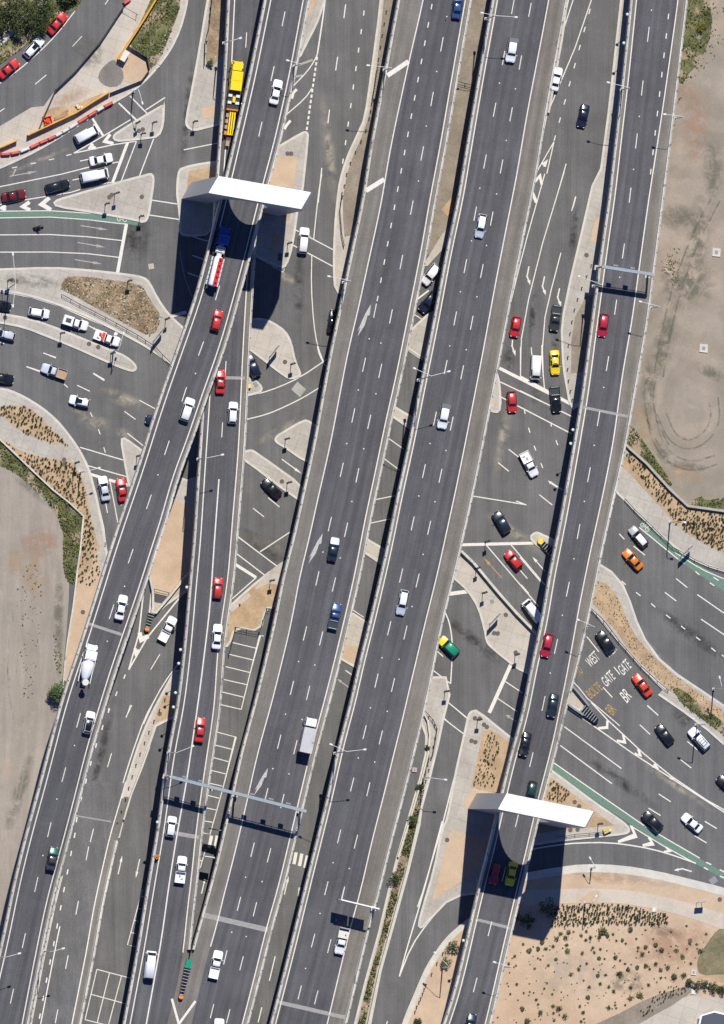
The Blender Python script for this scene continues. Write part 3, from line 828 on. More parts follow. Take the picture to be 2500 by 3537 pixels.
def dpoly(k, px, dz=.014):
    p = [DK[k].pt(x, y, dz) - ROOT[k].location for x, y in px]
    fs = []
    for t in tessellate_polygon([p]):
        a, b, c = (p[i] for i in t)
        fs.append(t if (b - a).cross(c - a).z > 0 else (t[0], t[2], t[1]))
    MB().add(p, fs).build('merge_arrow', fadearrow, ROOT[k])


fadearrow = paint_mat('worn_arrow_paint', (.50, .485, .45), 1.2)


def arrowC(code, tip, tail):
    (tx, ty), (bx, by) = T(code, tip + ' ' + tail)
    dx, dy = bx - tx, by - ty
    nx, ny = -dy * .085, dx * .085
    f = lambda t, s: (tx + dx * t + nx * s, ty + dy * t + ny * s)
    dpoly('C', [f(0, 0), f(.30, -1.0), f(.34, -.4), f(.62, -.75), f(1, 0.1), f(.72, .35), f(.86, .75), f(.5, .65), f(.28, .55)])


arrowC('21', '187,1045', '82,1305'); arrowC('13', '1193,97', '1080,342'); arrowC('14', '755,585', '645,805')
for c, s in (('20', '320,605 488,492'), ('20', '147,1528 294,1436')):
    ribbon(MARK['C'], [DK['C'].pt(x, y, .014) - ROOT['C'].location for x, y in T(c, s)], .85)
for k, c, s in (('B', '05', '1375,1420 1450,1690'), ('C', '05', '1565,1440 1390,1680'), ('D', '15', '1368,525 1345,625')):
    NQ[0] += 1; ribbon(MARK[k], [DK[k].pt(x, y, .028 + .003 * (NQ[0] % 3)) - ROOT[k].location for x, y in T(c, s)], .45 if k != 'D' else .16)
# reflective studs between the dashes
for k, lst in (('A', '835,358 730,935 675,1290 545,1640 430,2025 370,2215 257,2575 196,2760 148,2955'), ('C', '1508,247 1472,435 1445,625 1315,1185 1298,1360 1256,1550 1215,1732 1175,1927 1087,2297 1043,2485 998,2673 905,3045 850,3235 1275,1170 1237,1347 1197,1532 1115,1907 1031,2285 986,2467 942,2655 848,3030 800,3220'),
               ('D', '1543,57 1725,287 1780,307 1748,485 1657,650 1715,670 1628,832 1680,848 1590,1008 1647,1025 1553,1195 1610,1208 1485,1532 1540,1556 1446,1713 1502,1733 1461,1915 1423,2095 1319,2272 1378,2277 1279,2445 1337,2457 1237,2618 1294,2632 1150,2980 1206,3000 1105,3155 1161,3178 1055,3345'),
               ('F', '2250,35 2208,402 2188,585 2140,958 2085,1338 2052,1538 2018,1732 1982,1930 1942,2125 1900,2325')):
    for x, y in pts(lst):
        q = DK[k].pt(x, y, .03) - ROOT[k].location
        MARK[k].box(q, (.22, .22, .03))
for k in DK: MARK[k].build('lane_markings', white, ROOT[k])
# expansion joints
for k, c, s, w in (('A', '03', '715,820 975,905', .75), ('F', '32', '495,487 865,562', .85), ('B', '12', '320,245 575,250', .75), ('B', '14', '-75,1092 205,1142', .8),
                   ('G', '04', '610,972 890,1020', .45), ('C', '15', '240,750 755,870', .95), ('D', '15', '840,1445 1385,1570', .9), ('F', '25', '1025,790 1305,860', .8)):
    a, b = T(c, s); mb = MB()
    p = [DK[k].pt(a[0] + (b[0] - a[0]) * t, a[1] + (b[1] - a[1]) * t, .008) - ROOT[k].location for t in (0, .25, .5, .75, 1)]
    ribbon(mb, p, w); mb.build('expansion_joint', jointm, ROOT[k])
# ------------------------------------------------------------------ markings on the ground roads
GM = {'white': MB(), 'faded': MB(), 'green': MB(), 'yellow': MB()}


NZ = [0]


def gl(code, s, w=.20, mb='white', sm=0):
    for part in s.split('|'):
        NZ[0] += 1; z = .014 + .0022 * (NZ[0] % 9)
        p = T(code, part.strip())
        if sm: p = chaikin(p, sm, False)
        ribbon(GM[mb], [P(x, y, z) for x, y in p], w)


def gpoly(px, mb='white', z=None):
    NZ[0] += 1; z = z or .014 + .0022 * (NZ[0] % 9)
    p = [P(x, y, z) for x, y in px]; fs = []
    for t in tessellate_polygon([p]):
        a, b, c = (p[i] for i in t)
        fs.append(t if (b - a).cross(c - a).z > 0 else (t[0], t[2], t[1]))
    GM[mb].add(p, fs)


def garrow(code, tail, tip, mb='faded', w=1.0, sm=None):
    """straight lane arrow, long shaft and slim head"""
    (ax, ay), (bx, by) = T(code, tail + ' ' + tip)
    dx, dy = bx - ax, by - ay; L = math.hypot(dx, dy); nx, ny = -dy / L, dx / L
    f = lambda t, s: (ax + dx * t + nx * s, ay + dy * t + ny * s)
    gpoly([f(0, -1.8), f(.68, -1.8), f(.66, -5.5 * w), f(1, 0), f(.66, 5.5 * w), f(.68, 1.8), f(0, 1.8)], mb)


def tarrow(code, s, mb='white'):
    """turning arrow: tail, bend, tip"""
    a, b, c = T(code, s)
    ribbon(GM[mb], [P(x, y, .0135) for x, y in (a, b)], .24)
    dx, dy = c[0] - b[0], c[1] - b[1]; L = math.hypot(dx, dy); nx, ny = -dy / L, dx / L
    f = lambda t, q: (b[0] + dx * t + nx * q, b[1] + dy * t + ny * q)
    gpoly([f(-.1, -2.5), f(.5, -2.5), f(.45, -7), f(1, 0), f(.42, 5), f(.5, 2.2), f(-.1, 2.5)], mb)


def chev(code, s, w=.55): gl(code, s, w)


# sheet 00
gl('00', '-200,780 0,668 150,560 300,430 450,280 600,88', .18, sm=1)
gl('00', '580,372 655,290|280,675 370,600|-20,905 35,868|840,35 880,-20', .16)
gl('00', '1500,-200 1500,0 1487,80 1443,220 1340,425 1240,562 1150,662', .16, sm=1)
gl('00', '1165,882 1322,780 1310,850|590,1227 860,1070 1045,958|590,1227 900,1160 1092,1130', .20)
gl('00', '950,825 1092,962', .30); gl('00', '1040,768 1180,912', .22); gl('00', '740,948 826,1088', .42)
chev('00', '882,1075 838,1132 908,1150', .6); chev('00', '742,1150 722,1178 766,1186', .55)
gl('00', '1022,1140 900,1465', .55); gl('00', '1092,1130 970,1450|1232,1105 1115,1412', .20)
gl('00', '-100,1515 0,1495 490,1395 725,1335|640,1290 712,1275|880,1310 950,1296|580,1442 640,1430', .18)
gl('00', '530,1245 572,1235|390,1281 432,1272|245,1312 287,1304|95,1345 137,1337', .17)
gl('00', '-60,1650 130,1612 570,1540 640,1517|800,1476 892,1460|1470,1200 1760,1142', .18)
garrow('00', '75,1412', '298,1372'); tarrow('00', '95,1412 112,1382 128,1352', 'faded')
# sheet 10
gl('10', '1376,35 1362,145|1312,455 1296,565|1247,878 1234,988|1185,1345 1156,1623', .20)
gl('10', ' | '.join('%d,%d %d,%d' % (1524 - 20.8 * i - 60 + 60, 85 + 148.2 * i, 1519 - 20.8 * i, 125 + 148.2 * i) for i in range(10)).strip(), .22)
gl('10', '1222,-120 1212,0 1190,170 1150,430', .26, sm=1)
for i in range(14):
    t = i / 13.0; x = 1146 - 80 * t; y = 468 + 560 * t
    gl('10', '%f,%f %f,%f' % (x + 2, y - 13, x - 2, y + 13), .34)
gl('10', '1000,520 1112,480|965,615 1032,604', .40, 'faded')
gl('10', '950,695 1070,572 1130,480 1150,432|908,912 1050,790 1108,705', .20, sm=1)
chev('10', '985,715 955,745 945,790', .5); chev('10', '935,965 905,1000 885,1035', .5)
# sheet 01
gl('01', '1205,210 1422,243|1190,330 1440,367', .20)
chev('01', '395,192 332,245 408,290', .75); chev('01', '236,226 182,264 240,290', .7); chev('01', '46,255 12,275 46,292', .65)
GREEN1 = T('01', '-250,312 0,302 400,298 760,320 1112,378 1100,412 950,396 700,366 400,345 0,352 -250,362')
gpoly(GREEN1, 'green', .0115)
gl('01', '-250,310 0,300 400,296 770,320|-250,364 0,354 400,347 700,368 950,398 1020,404', .16)
gl('01', '-250,500 0,490 400,487 700,505 982,536|-250,636 0,628 400,627 700,640 952,670', .18)
gl('01', '1012,400 940,796', .62)
garrow('01', '645,415', '862,450'); garrow('01', '620,550', '845,590'); garrow('01', '598,688', '818,724')
gl('01', '-200,902 0,942 250,990 480,1062 700,1160 960,1270 1100,1345', .18)
garrow('01', '705,1215', '772,1250', 'white', .8); gl('01', '920,1290 957,1240', .6)
gl('01', '345,1435 447,1476|210,1545 320,1586|-35,1340 35,1360|745,1600 835,1658', .18)
gl('01', '1370,1140 1492,1108', .6)
gl('01', '1440,620 1462,760 1500,900 1540,985', .14, 'faded', 1)
# sheet 11
gl('11', '975,450 1282,612|950,570 1282,746', .20)
gl('11', '1185,0 1158,160 1120,522|1105,655 1100,900 1120,1200 1150,1382 1210,1535', .18, sm=1)
gl('11', '640,655 800,745 884,797', .2, 'faded'); gl('11', '90,480 200,520 290,545|150,655 250,690|110,795 200,825', .2)
# sheet 12
gl('12', '590,388 700,366 850,315 1020,235 1225,95|578,578 750,535 900,470 1040,400 1180,313|1150,-10 1165,60 1215,150', .20, sm=1)
garrow('12', '865,895', '1025,1012', 'white', .9)
gl('12', '635,1288 722,1357|755,1203 846,1277', .18); gl('12', '510,1512 660,1628', .20)
# sheet 13
gl('13', '515,127 822,358|498,257 727,432|690,246 935,85', .20); gl('13', '490,345 660,452', .55); gl('13', '660,452 468,622', .20)
gl('13', '720,920 690,918 612,1213 540,1508|470,972 660,1018|445,1067 637,1113|415,1165 612,1213|400,1268 585,1310|385,1368 560,1410|370,1468 540,1508', .17)
gl('13', '1375,1195 1425,1230', .2); garrow('13', '1405,1335', '1308,1263', 'faded')
# sheet 14
gl('14', '345,298 496,338 395,742 290,1117 230,1105|330,402 468,437|315,502 440,536|300,605 415,633|285,708 388,731|272,805 362,828|255,905 338,922|245,1010 310,1021', .17)
gl('14', '302,1128 282,1226', .62); gl('14', '345,1128 328,1230', .5); gl('14', '255,1235 212,1385', .17); gl('14', '205,1325 232,1330', .17)
for s in ('980,1262 962,1356', '1025,1272 1006,1371', '1070,1288 1049,1386'): gl('14', s, .62)
garrow('14', '885,1600', '920,1450', 'white', .8); garrow('14', '222,1592', '252,1462', 'white', .8)
gl('15', '812,1080 765,1277|705,1490 675,1610', .20)
gl('15', '1008,530 1000,600', .4)
# sheet 04/05 service road
garrow('04', '945,1437', '978,1287', 'white', .9); garrow('04', '1118,1315', '1086,1468', 'white', .9)
gl('05', '775,1185 1060,1260|728,1385 1010,1462|680,1588 960,1660|775,1185 680,1588|877,1210 778,1610|972,1238 870,1623', .17)
gl('05', '1140,545 1020,990 1090,1004|1120,600 1150,606|1100,697 1130,703|1075,793 1108,800|1048,890 1090,900', .17)
# sheet 04 slip road G at ground level
gl('04', '1045,80 1010,182|892,468 860,580', .17); gl('04', '775,890 754,992', .1)
gl('04', '872,107 866,145|824,243 815,281|773,387 764,425|730,530 722,568|692,672 685,710|656,818 649,856', .24)
gl('04', '1245,30 1160,180 1060,460 985,700 935,890', .22, sm=1)
gl('03', '1148,575 1112,900 1030,1190|1440,610 1180,930 1030,1190', .26); gl('03', '1560,485 1440,610', .2)
chev('03', '1117,892 1130,950 1188,922', .8); chev('03', '1080,1018 1088,1062 1112,1030', .6)
gl('03', '1280,1065 1205,1190|1055,1475 1008,1570', .16); gl('03', '1003,1228 990,1262|937,1365 925,1400|877,1500 865,1535', .22)
gl('03', '1500,1060 1370,1212 1250,1400 1150,1623', .2, sm=1)
# sheet 02
gl('02', '640,800 1000,906|705,948 1030,1040', .20); gl('02', '720,1015 805,1040|870,1060 1042,1108', .52)
gl('02', '880,1070 947,1425|735,1040 790,1270 830,1440 850,1600', .18); gl('02', '845,1245 860,1325', .18)
gl('02', '345,45 447,80|212,153 320,189|745,205 836,258|617,303 718,351|512,293 542,321|722,520 739,556|786,655 802,696|830,800 843,842|995,512 1085,577|1115,423 1252,497|1020,688 1152,792', .18)
tarrow('02', '800,1190 800,1215 815,1245', 'faded'); tarrow('02', '945,1245 970,1262 1000,1240', 'faded')
# sheet 21 between decks
gl('21', '555,1008 650,935', .3); gl('21', '540,1130 640,1195|480,1408 600,1492', .18); gl('22', '320,722 450,815|290,888 420,985|230,1218 380,1187|190,1406 340,1374', .18)
gl('23', '-50,650 130,770|130,238 260,330', .16)
# exit road E
gl('30', '425,-30 318,300|565,-10 432,380 205,920', .19); gl('30', '385,-40 320,290 205,918 108,1410 60,1700', .22)
gl('30', '262,1135 108,1405|262,1135 205,1391', .19); gl('21', '1580,0 1440,500 1370,770 1290,1100 1215,1500', .19)
for s in ('168,1318 200,1292 186,1335', '104,1462 150,1408 164,1478'): gl('30', s, .5)
gl('30', '88,1540 122,1622', .6)
gl('30', ' | '.join('%d,%d %d,%d' % (553 - 39.6 * i, 70 + 145 * i, 541 - 39.6 * i, 112 + 145 * i) for i in range(8)), .20)
gl('30', '360,1310 270,1623|438,1575 415,1660', .18)
gl('31', '345,-20 170,560 60,1000 0,1330|435,182 404,298|318,632 240,930 190,1150 170,1400 176,1623|80,1390 86,1475', .19)
gl('32', '165,-20 166,100 187,340', .19)
gl('21', '1393,1330 1389,1400 1385,1640', .19); gl('22', '1385,0 1385,232', .19)
tarrow('31', '62,742 47,822 72,892'); tarrow('31', '187,822 170,902 196,974'); tarrow('31', '307,918 292,990 320,1068'); tarrow('21', '1322,1330 1318,1380 1345,1460')
gl('22', '1215,165 1640,380', .60); gl('22', '1210,270 1640,474|1215,390 1640,612', .22)
gl('32', '-10,236 400,455', .60); gl('32', '-10,346 410,556|-10,478 400,690', .22)
gl('32', '25,498 31,532|236,598 242,634|58,643 70,682|103,788 118,826|278,743 293,783|158,928 173,966|145,1180 236,1252|785,1493 826,1537|-40,1230 42,1262|330,1140 230,1075', .20)
tarrow('32', '300,1128 262,1102 215,1066', 'white')
gl('22', '1290,815 1375,882|1205,922 1292,992|1000,1190 1432,1260|1540,1183 1640,1262', .20); gl('22', '900,1581 1490,1567', .55)
# sheet 23
gl('23', '1110,190 1530,682|1310,190 1580,510', .20); gl('23', '1375,385 1441,461|690,1198 825,1302|720,1043 766,1085|805,1450 975,1595|775,1580 830,1630', .19)
garrow('23', '1237,457', '1088,290', 'yellow', 1.1); garrow('23', '1580,400', '1480,285', 'white', 1.0)
gl('23', '820,582 975,562', .7); gl('23', '782,730 812,800 832,900 840,1000 838,1100 832,1200 825,1302', .22, sm=1)
gl('23', '1312,1140 1135,1535', .68); gl('23', '1265,1285 1400,1375|1200,1418 1360,1527', .18)
garrow('23', '1360,1610', '1265,1550', 'faded', 1.2)
gl('24', '805,60 972,197|775,195 942,322', .20); gl('24', '932,360 850,680 750,1080 600,1590 560,1700', .24)
gl('25', '758,0 600,600 480,1000 415,1242|842,590 650,800 510,1000 415,1242', .24, sm=1); gl('25', '320,1600 290,1700', .2); gl('25', '510,1520 460,1650', .18)
# sheet 33 / 34: the main cross road
gl('33', '900,200 990,272|1240,460 1330,532|1410,588 1700,790|1150,570 1242,640|1440,785 1700,960', .20)
gl('33', '805,480 836,509|920,570 956,599|1040,660 1074,689|1160,750 1194,778|1280,840 1313,866|1400,928 1434,954|1522,1015 1556,1043|1605,1070 1640,1096', .20)
gl('33', '640,350 740,432 820,540 868,655', .2, sm=1); gl('33', '525,925 622,1046|655,1330 730,1412|1010,1475 1096,1556|742,1168 790,1228', .19); gl('33', '410,1280 465,1338 530,1420 790,1640', .17)
gl('33', '-10,290 160,490|0,510 60,580', .2)
GREEN2 = T('33', '985,0 1010,35 1200,190 1380,310 1623,475 1800,580 1800,690 1623,562 1400,412 1250,302 1130,200 945,50')
gpoly(GREEN2, 'green', .0115)
gl('33', '945,50 1130,202 1258,306', .2); gl('33', '1270,310 1306,340|1395,403 1427,430|1510,493 1546,517|1440,380 1480,402|1540,450 1580,475', .2); gl('33', '1230,250 1450,390 1623,462 1800,540', .18, sm=1)
gl('34', '345,255 802,590|312,405 727,712|262,545 500,712 1000,1058 1430,1308', .20)
GREEN3 = T('34', '220,525 500,716 1000,1062 1430,1312 1623,1425 1800,1530 1800,1590 1623,1472 1390,1352 1130,1200 870,1032 640,880 250,602 150,540')
gpoly(GREEN3, 'green', .0115)
gl('34', '870,1045 1130,1205 1397,1352', .2); gl('34', '1480,1340 1522,1360|1463,1383 1497,1401|1590,1400 1640,1426|1590,1450 1640,1476', .24)
gl('34', '380,108 460,165 880,460 1640,950|560,60 690,200 980,470 1200,650 1480,840 1640,930', .22)
for s in ('690,205 688,262 615,268', '815,318 830,380 765,367', '935,433 955,487 908,470', '1065,552 1088,582 1052,572', '1200,652 1224,678 1190,662'): gl('34', s, .45)
gl('34', '950,240 1032,317|1010,88 1096,162|1330,373 1412,441|1275,518 1362,586|1100,793 1197,856|1020,908 1116,967|1470,1013 1566,1071|1388,1128 1486,1187', .20)
gl('34', '60,1240 290,1202 450,1186 700,1182 950,1215 1150,1262 1398,1348', .24, sm=1)
gl('34', '880,1050 915,1128 775,1178', .5); gl('34', '1022,1140 1052,1192 972,1207', .5); gl('34', '1160,1220 1190,1250 1143,1258', .4)
tarrow('34', '1365,1415 1290,1393 1222,1405', 'white')
gl('35', '-260,330 0,255 120,222', .16, 'faded', 1)
tag(GM['white'].build('road_markings', white), kind='structure'); tag(GM['faded'].build('road_markings', whitef), kind='structure')
tag(GM['green'].build('cycle_lane', greenp), kind='structure'); tag(GM['yellow'].build('road_markings', yellowp), kind='structure')
# bicycle symbols on the green lanes
BS = MB()


def bike(code, c, ang, s=1.0):
    (x, y), = T(code, c); o = P(x, y, .038); ca, sa = math.cos(ang), math.sin(ang)
    f = lambda u, v: o + Vector((u * ca - v * sa, u * sa + v * ca, 0)) * s
    for u in (-.55, .55): ribbon(BS, [f(u + .33 * math.cos(t * math.pi / 5), .33 * math.sin(t * math.pi / 5)) for t in range(10)], .10, True)
    ribbon(BS, [f(-.55, 0), f(-.15, .5), f(.4, .5), f(.0, 0), f(-.55, 0)], .09); ribbon(BS, [f(.0, 0), f(-.2, .65)], .09); ribbon(BS, [f(.55, 0), f(.38, .7), f(.6, .7)], .09)


bike('01', '975,368', -.1); bike('11', '840,752', -.5, 1.3); bike('32', '990,1440', -.75, 1.1)
tag(BS.build('cycle_symbols', white), kind='structure')


# painted words, each stretched along the lane
def word(txt, code, bl, b, h, mat):
    cu = bpy.data.curves.new('lettering', 'FONT'); cu.body = txt; cu.size = 1.0; cu.offset = .004
    to = bpy.data.objects.new('lettering', cu); COL.objects.link(to)
    dg = bpy.context.evaluated_depsgraph_get(); me = bpy.data.meshes.new_from_object(to.evaluated_get(dg))
    bpy.data.objects.remove(to)
    xs = [v.co.x for v in me.vertices]; ys = [v.co.y for v in me.vertices]
    x0, x1, y0, y1 = min(xs), max(xs), min(ys), max(ys)
    (ox, oy), = T(code, bl)
    for v in me.vertices:
        u, w = (v.co.x - x0) / (x1 - x0), (v.co.y - y0) / (y1 - y0)
        v.co = P(ox + (b[0] * u + h[0] * w) * K, oy + (b[1] * u + h[1] * w) * K, .036)
    me.materials.clear(); me.materials.append(mat)
    tag(link('road_lettering', me), kind='structure')


word('WEST', '33', '558,1178', (76, -76), (-50, -68), white)
word('WEST', '33', '706,1102', (70, -74), (-62, -72), white)
word('GATE', '33', '684,1332', (74, -72), (-50, -70), white)
word('GATE', '33', '818,1242', (68, -72), (-50, -72), white)
word('BR', '33', '848,1460', (40, -52), (-62, -78), white)
word('TO', '33', '470,1250', (28, -40), (-42, -62), yellowp)
word('BOLTE', '33', '562,1426', (96, -80), (-50, -62), yellowp)
word('BR', '33', '735,1560', (34, -46), (-68, -58), yellowp)
# ------------------------------------------------------------------ portals
def make_portal(label, sl, sr, thick, zc, bz, a_h, deck, yc, notch=None):
    Hh = 32.3
    L = P(sl[0], sl[1], Hh); R = P(sr[0], sr[1], Hh); N = P(sl[0] + thick[0], sl[1] + thick[1], Hh)
    u = (R - L); wd = u.length; u.normalize(); nv = (N - L); th = abs(nv.dot(Vector((-u.y, u.x, 0)))); nrm = Vector((-u.y, u.x, 0))
    if nrm.dot(nv) < 0: nrm = -nrm
    base = Vector((L.x, L.y, 0))
    d = DK[deck]; c = P((d.l(yc) + d.r(yc)) / 2, yc, d.h(yc)); uc = (c - base).dot(u)
    root = empty('portal', base + u * wd / 2 + nrm * th / 2, 0, label, 'portal')
    nvh = Vector((nv.x, nv.y, 0)); W = lambda s, z, t: base + u * s + Vector((0, 0, z)) + nvh * (t / th) - root.location
    wb = wd + 1.0; top = lambda s: Hh if s <= wd else Hh - 4.65 * (s - wd)
    us = sorted(set([0.0, wd, wb] + [i * .6 for i in range(1, int(wb / .6))] + [uc - a_h * math.cos(math.pi * i / 40) for i in range(41)] + (list(notch[:2]) if notch else [])))
    def intervals(s):
        z0 = 0.0
        if notch and notch[0] < s < notch[1]: z0 = notch[2]
        q = 1 - ((s - uc) / a_h) ** 2
        if q <= 0: return [(z0, top(s))]
        e = bz * math.sqrt(q)
        if zc - e <= z0: return [(zc + e, top(s))]
        return [(z0, zc - e), (zc + e, top(s))]
    body = MB(); capm = MB()
    for i in range(len(us) - 1):
        s0, s1 = us[i] + 1e-5, us[i + 1] - 1e-5
        i0, i1 = intervals(s0), intervals(s1)
        for (p0, q0), (p1, q1) in zip(i0, i1) if len(i0) == len(i1) else zip([i0[-1]], [i1[-1]]):
            vs = [W(us[i], p0, 0), W(us[i + 1], p1, 0), W(us[i + 1], q1, 0), W(us[i], q0, 0), W(us[i], p0, th), W(us[i + 1], p1, th), W(us[i + 1], q1, th), W(us[i], q0, th)]
            fs = [(0, 1, 2, 3), (5, 4, 7, 6), (4, 5, 1, 0)]
            isin = q0 < top(us[i]) - 1e-3 and q1 < top(us[i + 1]) - 1e-3
            body.add(vs, fs + ([(3, 2, 6, 7)] if isin else []))
            if not isin: capm.add([vs[3], vs[2], vs[6], vs[7]], [(0, 1, 2, 3)])
    for s, flip in ((0.0, 0), (wb, 1)):
        z1 = top(s); vs = [W(s, 0, 0), W(s, z1, 0), W(s, z1, th), W(s, 0, th)]
        body.add(vs, [(0, 1, 2, 3)])
    if notch:
        for s in notch[:2]: body.add([W(s, 0, 0), W(s, notch[2], 0), W(s, notch[2], th), W(s, 0, th)], [(0, 1, 2, 3)])
    sm = MB()
    for i in range(1, 8): ribbon(sm, [W(wd * i / 8, Hh + .006, 0), W(wd * i / 8, Hh + .006, th)], .07)
    for t in (.06, .5, .94): ribbon(sm, [W(.1, Hh + .006, th * t), W(wd - .1, Hh + .006, th * t)], .06)
    sm.build('panel_seams', plain('seam_grey', (.50, .51, .53), .6), root)
    body.build('frame', portal_m, root); capm.build('roof_panel', white_metal, root)


portal_m = plain('portal_shaded_cladding', (.36, .37, .39), .45, 0, .04, .5)  # shade of the side faces put into the colour; sunlit top stays white
make_portal('northern portal slab with an oval opening for the highest viaduct, white on top', (720, 666), (1040, 722), (34, -58), 17.5, 9.7, 4.45, 'A', 672, (5.0, 13.6, 13.2))
make_portal('southern portal slab with an oval opening for the easternmost viaduct, white on top', (1720, 2795), (2020, 2857), (30, -55), 15.8, 11.4, 4.75, 'F', 2850)

# ------------------------------------------------------------------ gantries
gsteel = plain('weathered_grey_steel', (.27, .31, .33), .55, .1, .1)
def sign_box(mb, c, size, rz=0): mb.box(c, size, rz)


def gantry(label, k1, a, za, b, zb, signs, depth=1.1, mid=()):
    """beam between two pixels, the beam at height z"""
    A, B = P(a[0], a[1], za), P(b[0], b[1], zb); u = (B - A).normalized(); L = (B - A).length; an = math.atan2(u.y, u.x)
    root = empty('sign_gantry', Vector((A.x, A.y, za - 6.5)), 0, label, 'gantry'); o = root.location
    mb = MB(); mb.box((A + B) / 2 - o, (L, .58, .12), an)
    for s in (-.25, .25):
        for z in (-.5, -1.05): mb.box((A + B) / 2 - o + Vector((-u.y, u.x, 0)) * s + Vector((0, 0, z)), (L - .2, .08, .08), an)
    n = int(L / 1.2)
    for i in range(n + 1):
        q = A + u * (L * i / n) - o
        for s in (-.25, .25): mb.box(q + Vector((-u.y, u.x, 0)) * s + Vector((0, 0, -.5)), (.07, .07, 1.0), an)
    mb.box((A + B) / 2 - o + Vector((0, 0, -.55)), (L - .1, .04, .95), an)
    mb.build('beam', gsteel, root)
    for q in (A, B) + tuple(A + u * (L * t) for t in mid):
        cb = MB(); cb.tube(q - o + Vector((0, 0, -6.9)), q - o + Vector((0, 0, -.1)), .2, n=10); cb.box(q - o + Vector((0, 0, -6.6)), (.9, .9, .7), an)
        cb.build('column', parap, root)
    for t in signs:
        q = A + u * (L * t) - o + Vector((-u.y, u.x, 0)) * .62
        sb = MB(); sb.box(q + Vector((0, 0, -.95)), (.95, .28, 1.0), an); sb.build('lane_signal', signgrey, root)


hF = DK['F'].h(930); hC = DK['C'].h(2790); hB = DK['B'].h(2690)
gantry('blue grey steel sign gantry spanning the easternmost viaduct above the red wagon', 'F', T('31', '655,744')[0], hF + 6.4, T('31', '1062,808')[0], hF + 6.4, (.25, .58))
gantry('long blue grey steel sign gantry spanning the ramp viaduct and the broad merge arrow viaduct', 'B', T('04', '1365,655')[0], hB + 7.2, T('14', '1055,932')[0], hC + 7.2, (.10, .22, .60, .74, .87), mid=(.335, .52))
# cantilever sign on the D viaduct
qD = DK['D']; a = T('25', '250,700')[0]; b = T('15', '1342,628')[0]; hD = qD.h(3130)
A, B = P(a[0], a[1], hD + 6.6), P(b[0], b[1], hD + 6.6); u = (B - A).normalized(); an = math.atan2(u.y, u.x)
root = empty('cantilever_sign', Vector((A.x, A.y, hD)), 0, 'white cantilever sign arm with two sign boards above the parapet near the sign truck', 'sign'); o = root.location
mb = MB(); mb.box((A + B) / 2 - o, ((B - A).length, .22, .26), an); mb.build('arm', white_metal, root)
mb = MB(); mb.tube((0, 0, -.3), (0, 0, 6.7), .26, .2, n=10); mb.box((0, 0, .3), (.9, .9, 1.0)); mb.build('post', steel, root)
for t, w in ((.40, 2.9), (.86, 3.2)):
    mb = MB(); q = A + u * ((B - A).length * t) - o
    mb.box(q + Vector((-u.y, u.x, 0)) * .05 + Vector((0, 0, -1.55)), (w, .16, 2.7), an); mb.build('sign_board', signgrey, root)
# two small sign boards over the service road beside the C viaduct
for c, lab in ((T('14', '350,1080'), 'flat direction sign on a short white arm above the striped crossing'), (T('14', '296,1300'), 'smaller flat sign on a short arm south of the striped crossing')):
    x, y = c[0]; h = 6.2; q = P(x, y, h)
    root = empty('arm_sign', Vector((q.x, q.y, 0)), 0, lab, 'sign')
    ex = P(DK['C'].l(y), y, DK['C'].h(y)).x - q.x
    mb = MB(); mb.tube((-1.1, .15, h), (ex, -.1, h + .5), .11, n=8); mb.build('arm', lampw, root)
    mb = MB(); mb.box((-.3, .0, h - 1.0), (2.3, .14, 1.7), -.2); mb.build('sign_board', signgrey, root)

# ------------------------------------------------------------------ street lamps
def lamp(label, base, zb, heads, height, arm_mat=None, name='street_lamp'):
    """base pixel on a surface at height zb; heads are pixels at lamp height"""
    q = P(base[0], base[1], zb); root = empty(name, q, 0, label, 'street lamp'); top = zb + height
    hs = [P(x, y, top) - q for x, y in heads]
    dirs = (hs[0].xy if len(hs) == 1 else (hs[0].xy - hs[1].xy))
    t = Vector((0, 0, height - .5))
    if len(hs) == 2:
        w = hs[0] + (hs[1] - hs[0]) * .42; t = Vector((w.x * .25, w.y * .25, height - .15))
    mb = MB(); mb.tube((0, 0, -.3), t, .14, .085, n=8); mb.box((0, 0, .12), (.5, .5, .3)); mb.build('pole', steel, root)
    for h in hs:
        m1 = h * .25 + t * .75; m1.z = height
        mb = MB(); mb.tube(t, m1, .055, n=6); mb.tube(m1, h, .055, .04, n=6); mb.build('arm', lampw, root)
        an = math.atan2((h - m1).y, (h - m1).x)
        mb = MB(); mb.box(h + Vector((0, 0, -.02)), (.66, .36, .16), an, taper=.75); mb.box(h + Vector((0, 0, -.13)), (.5, .3, .06), an); mb.build('lamp_head', lampw, root)


def dz(k, y): return DK[k].h(y)


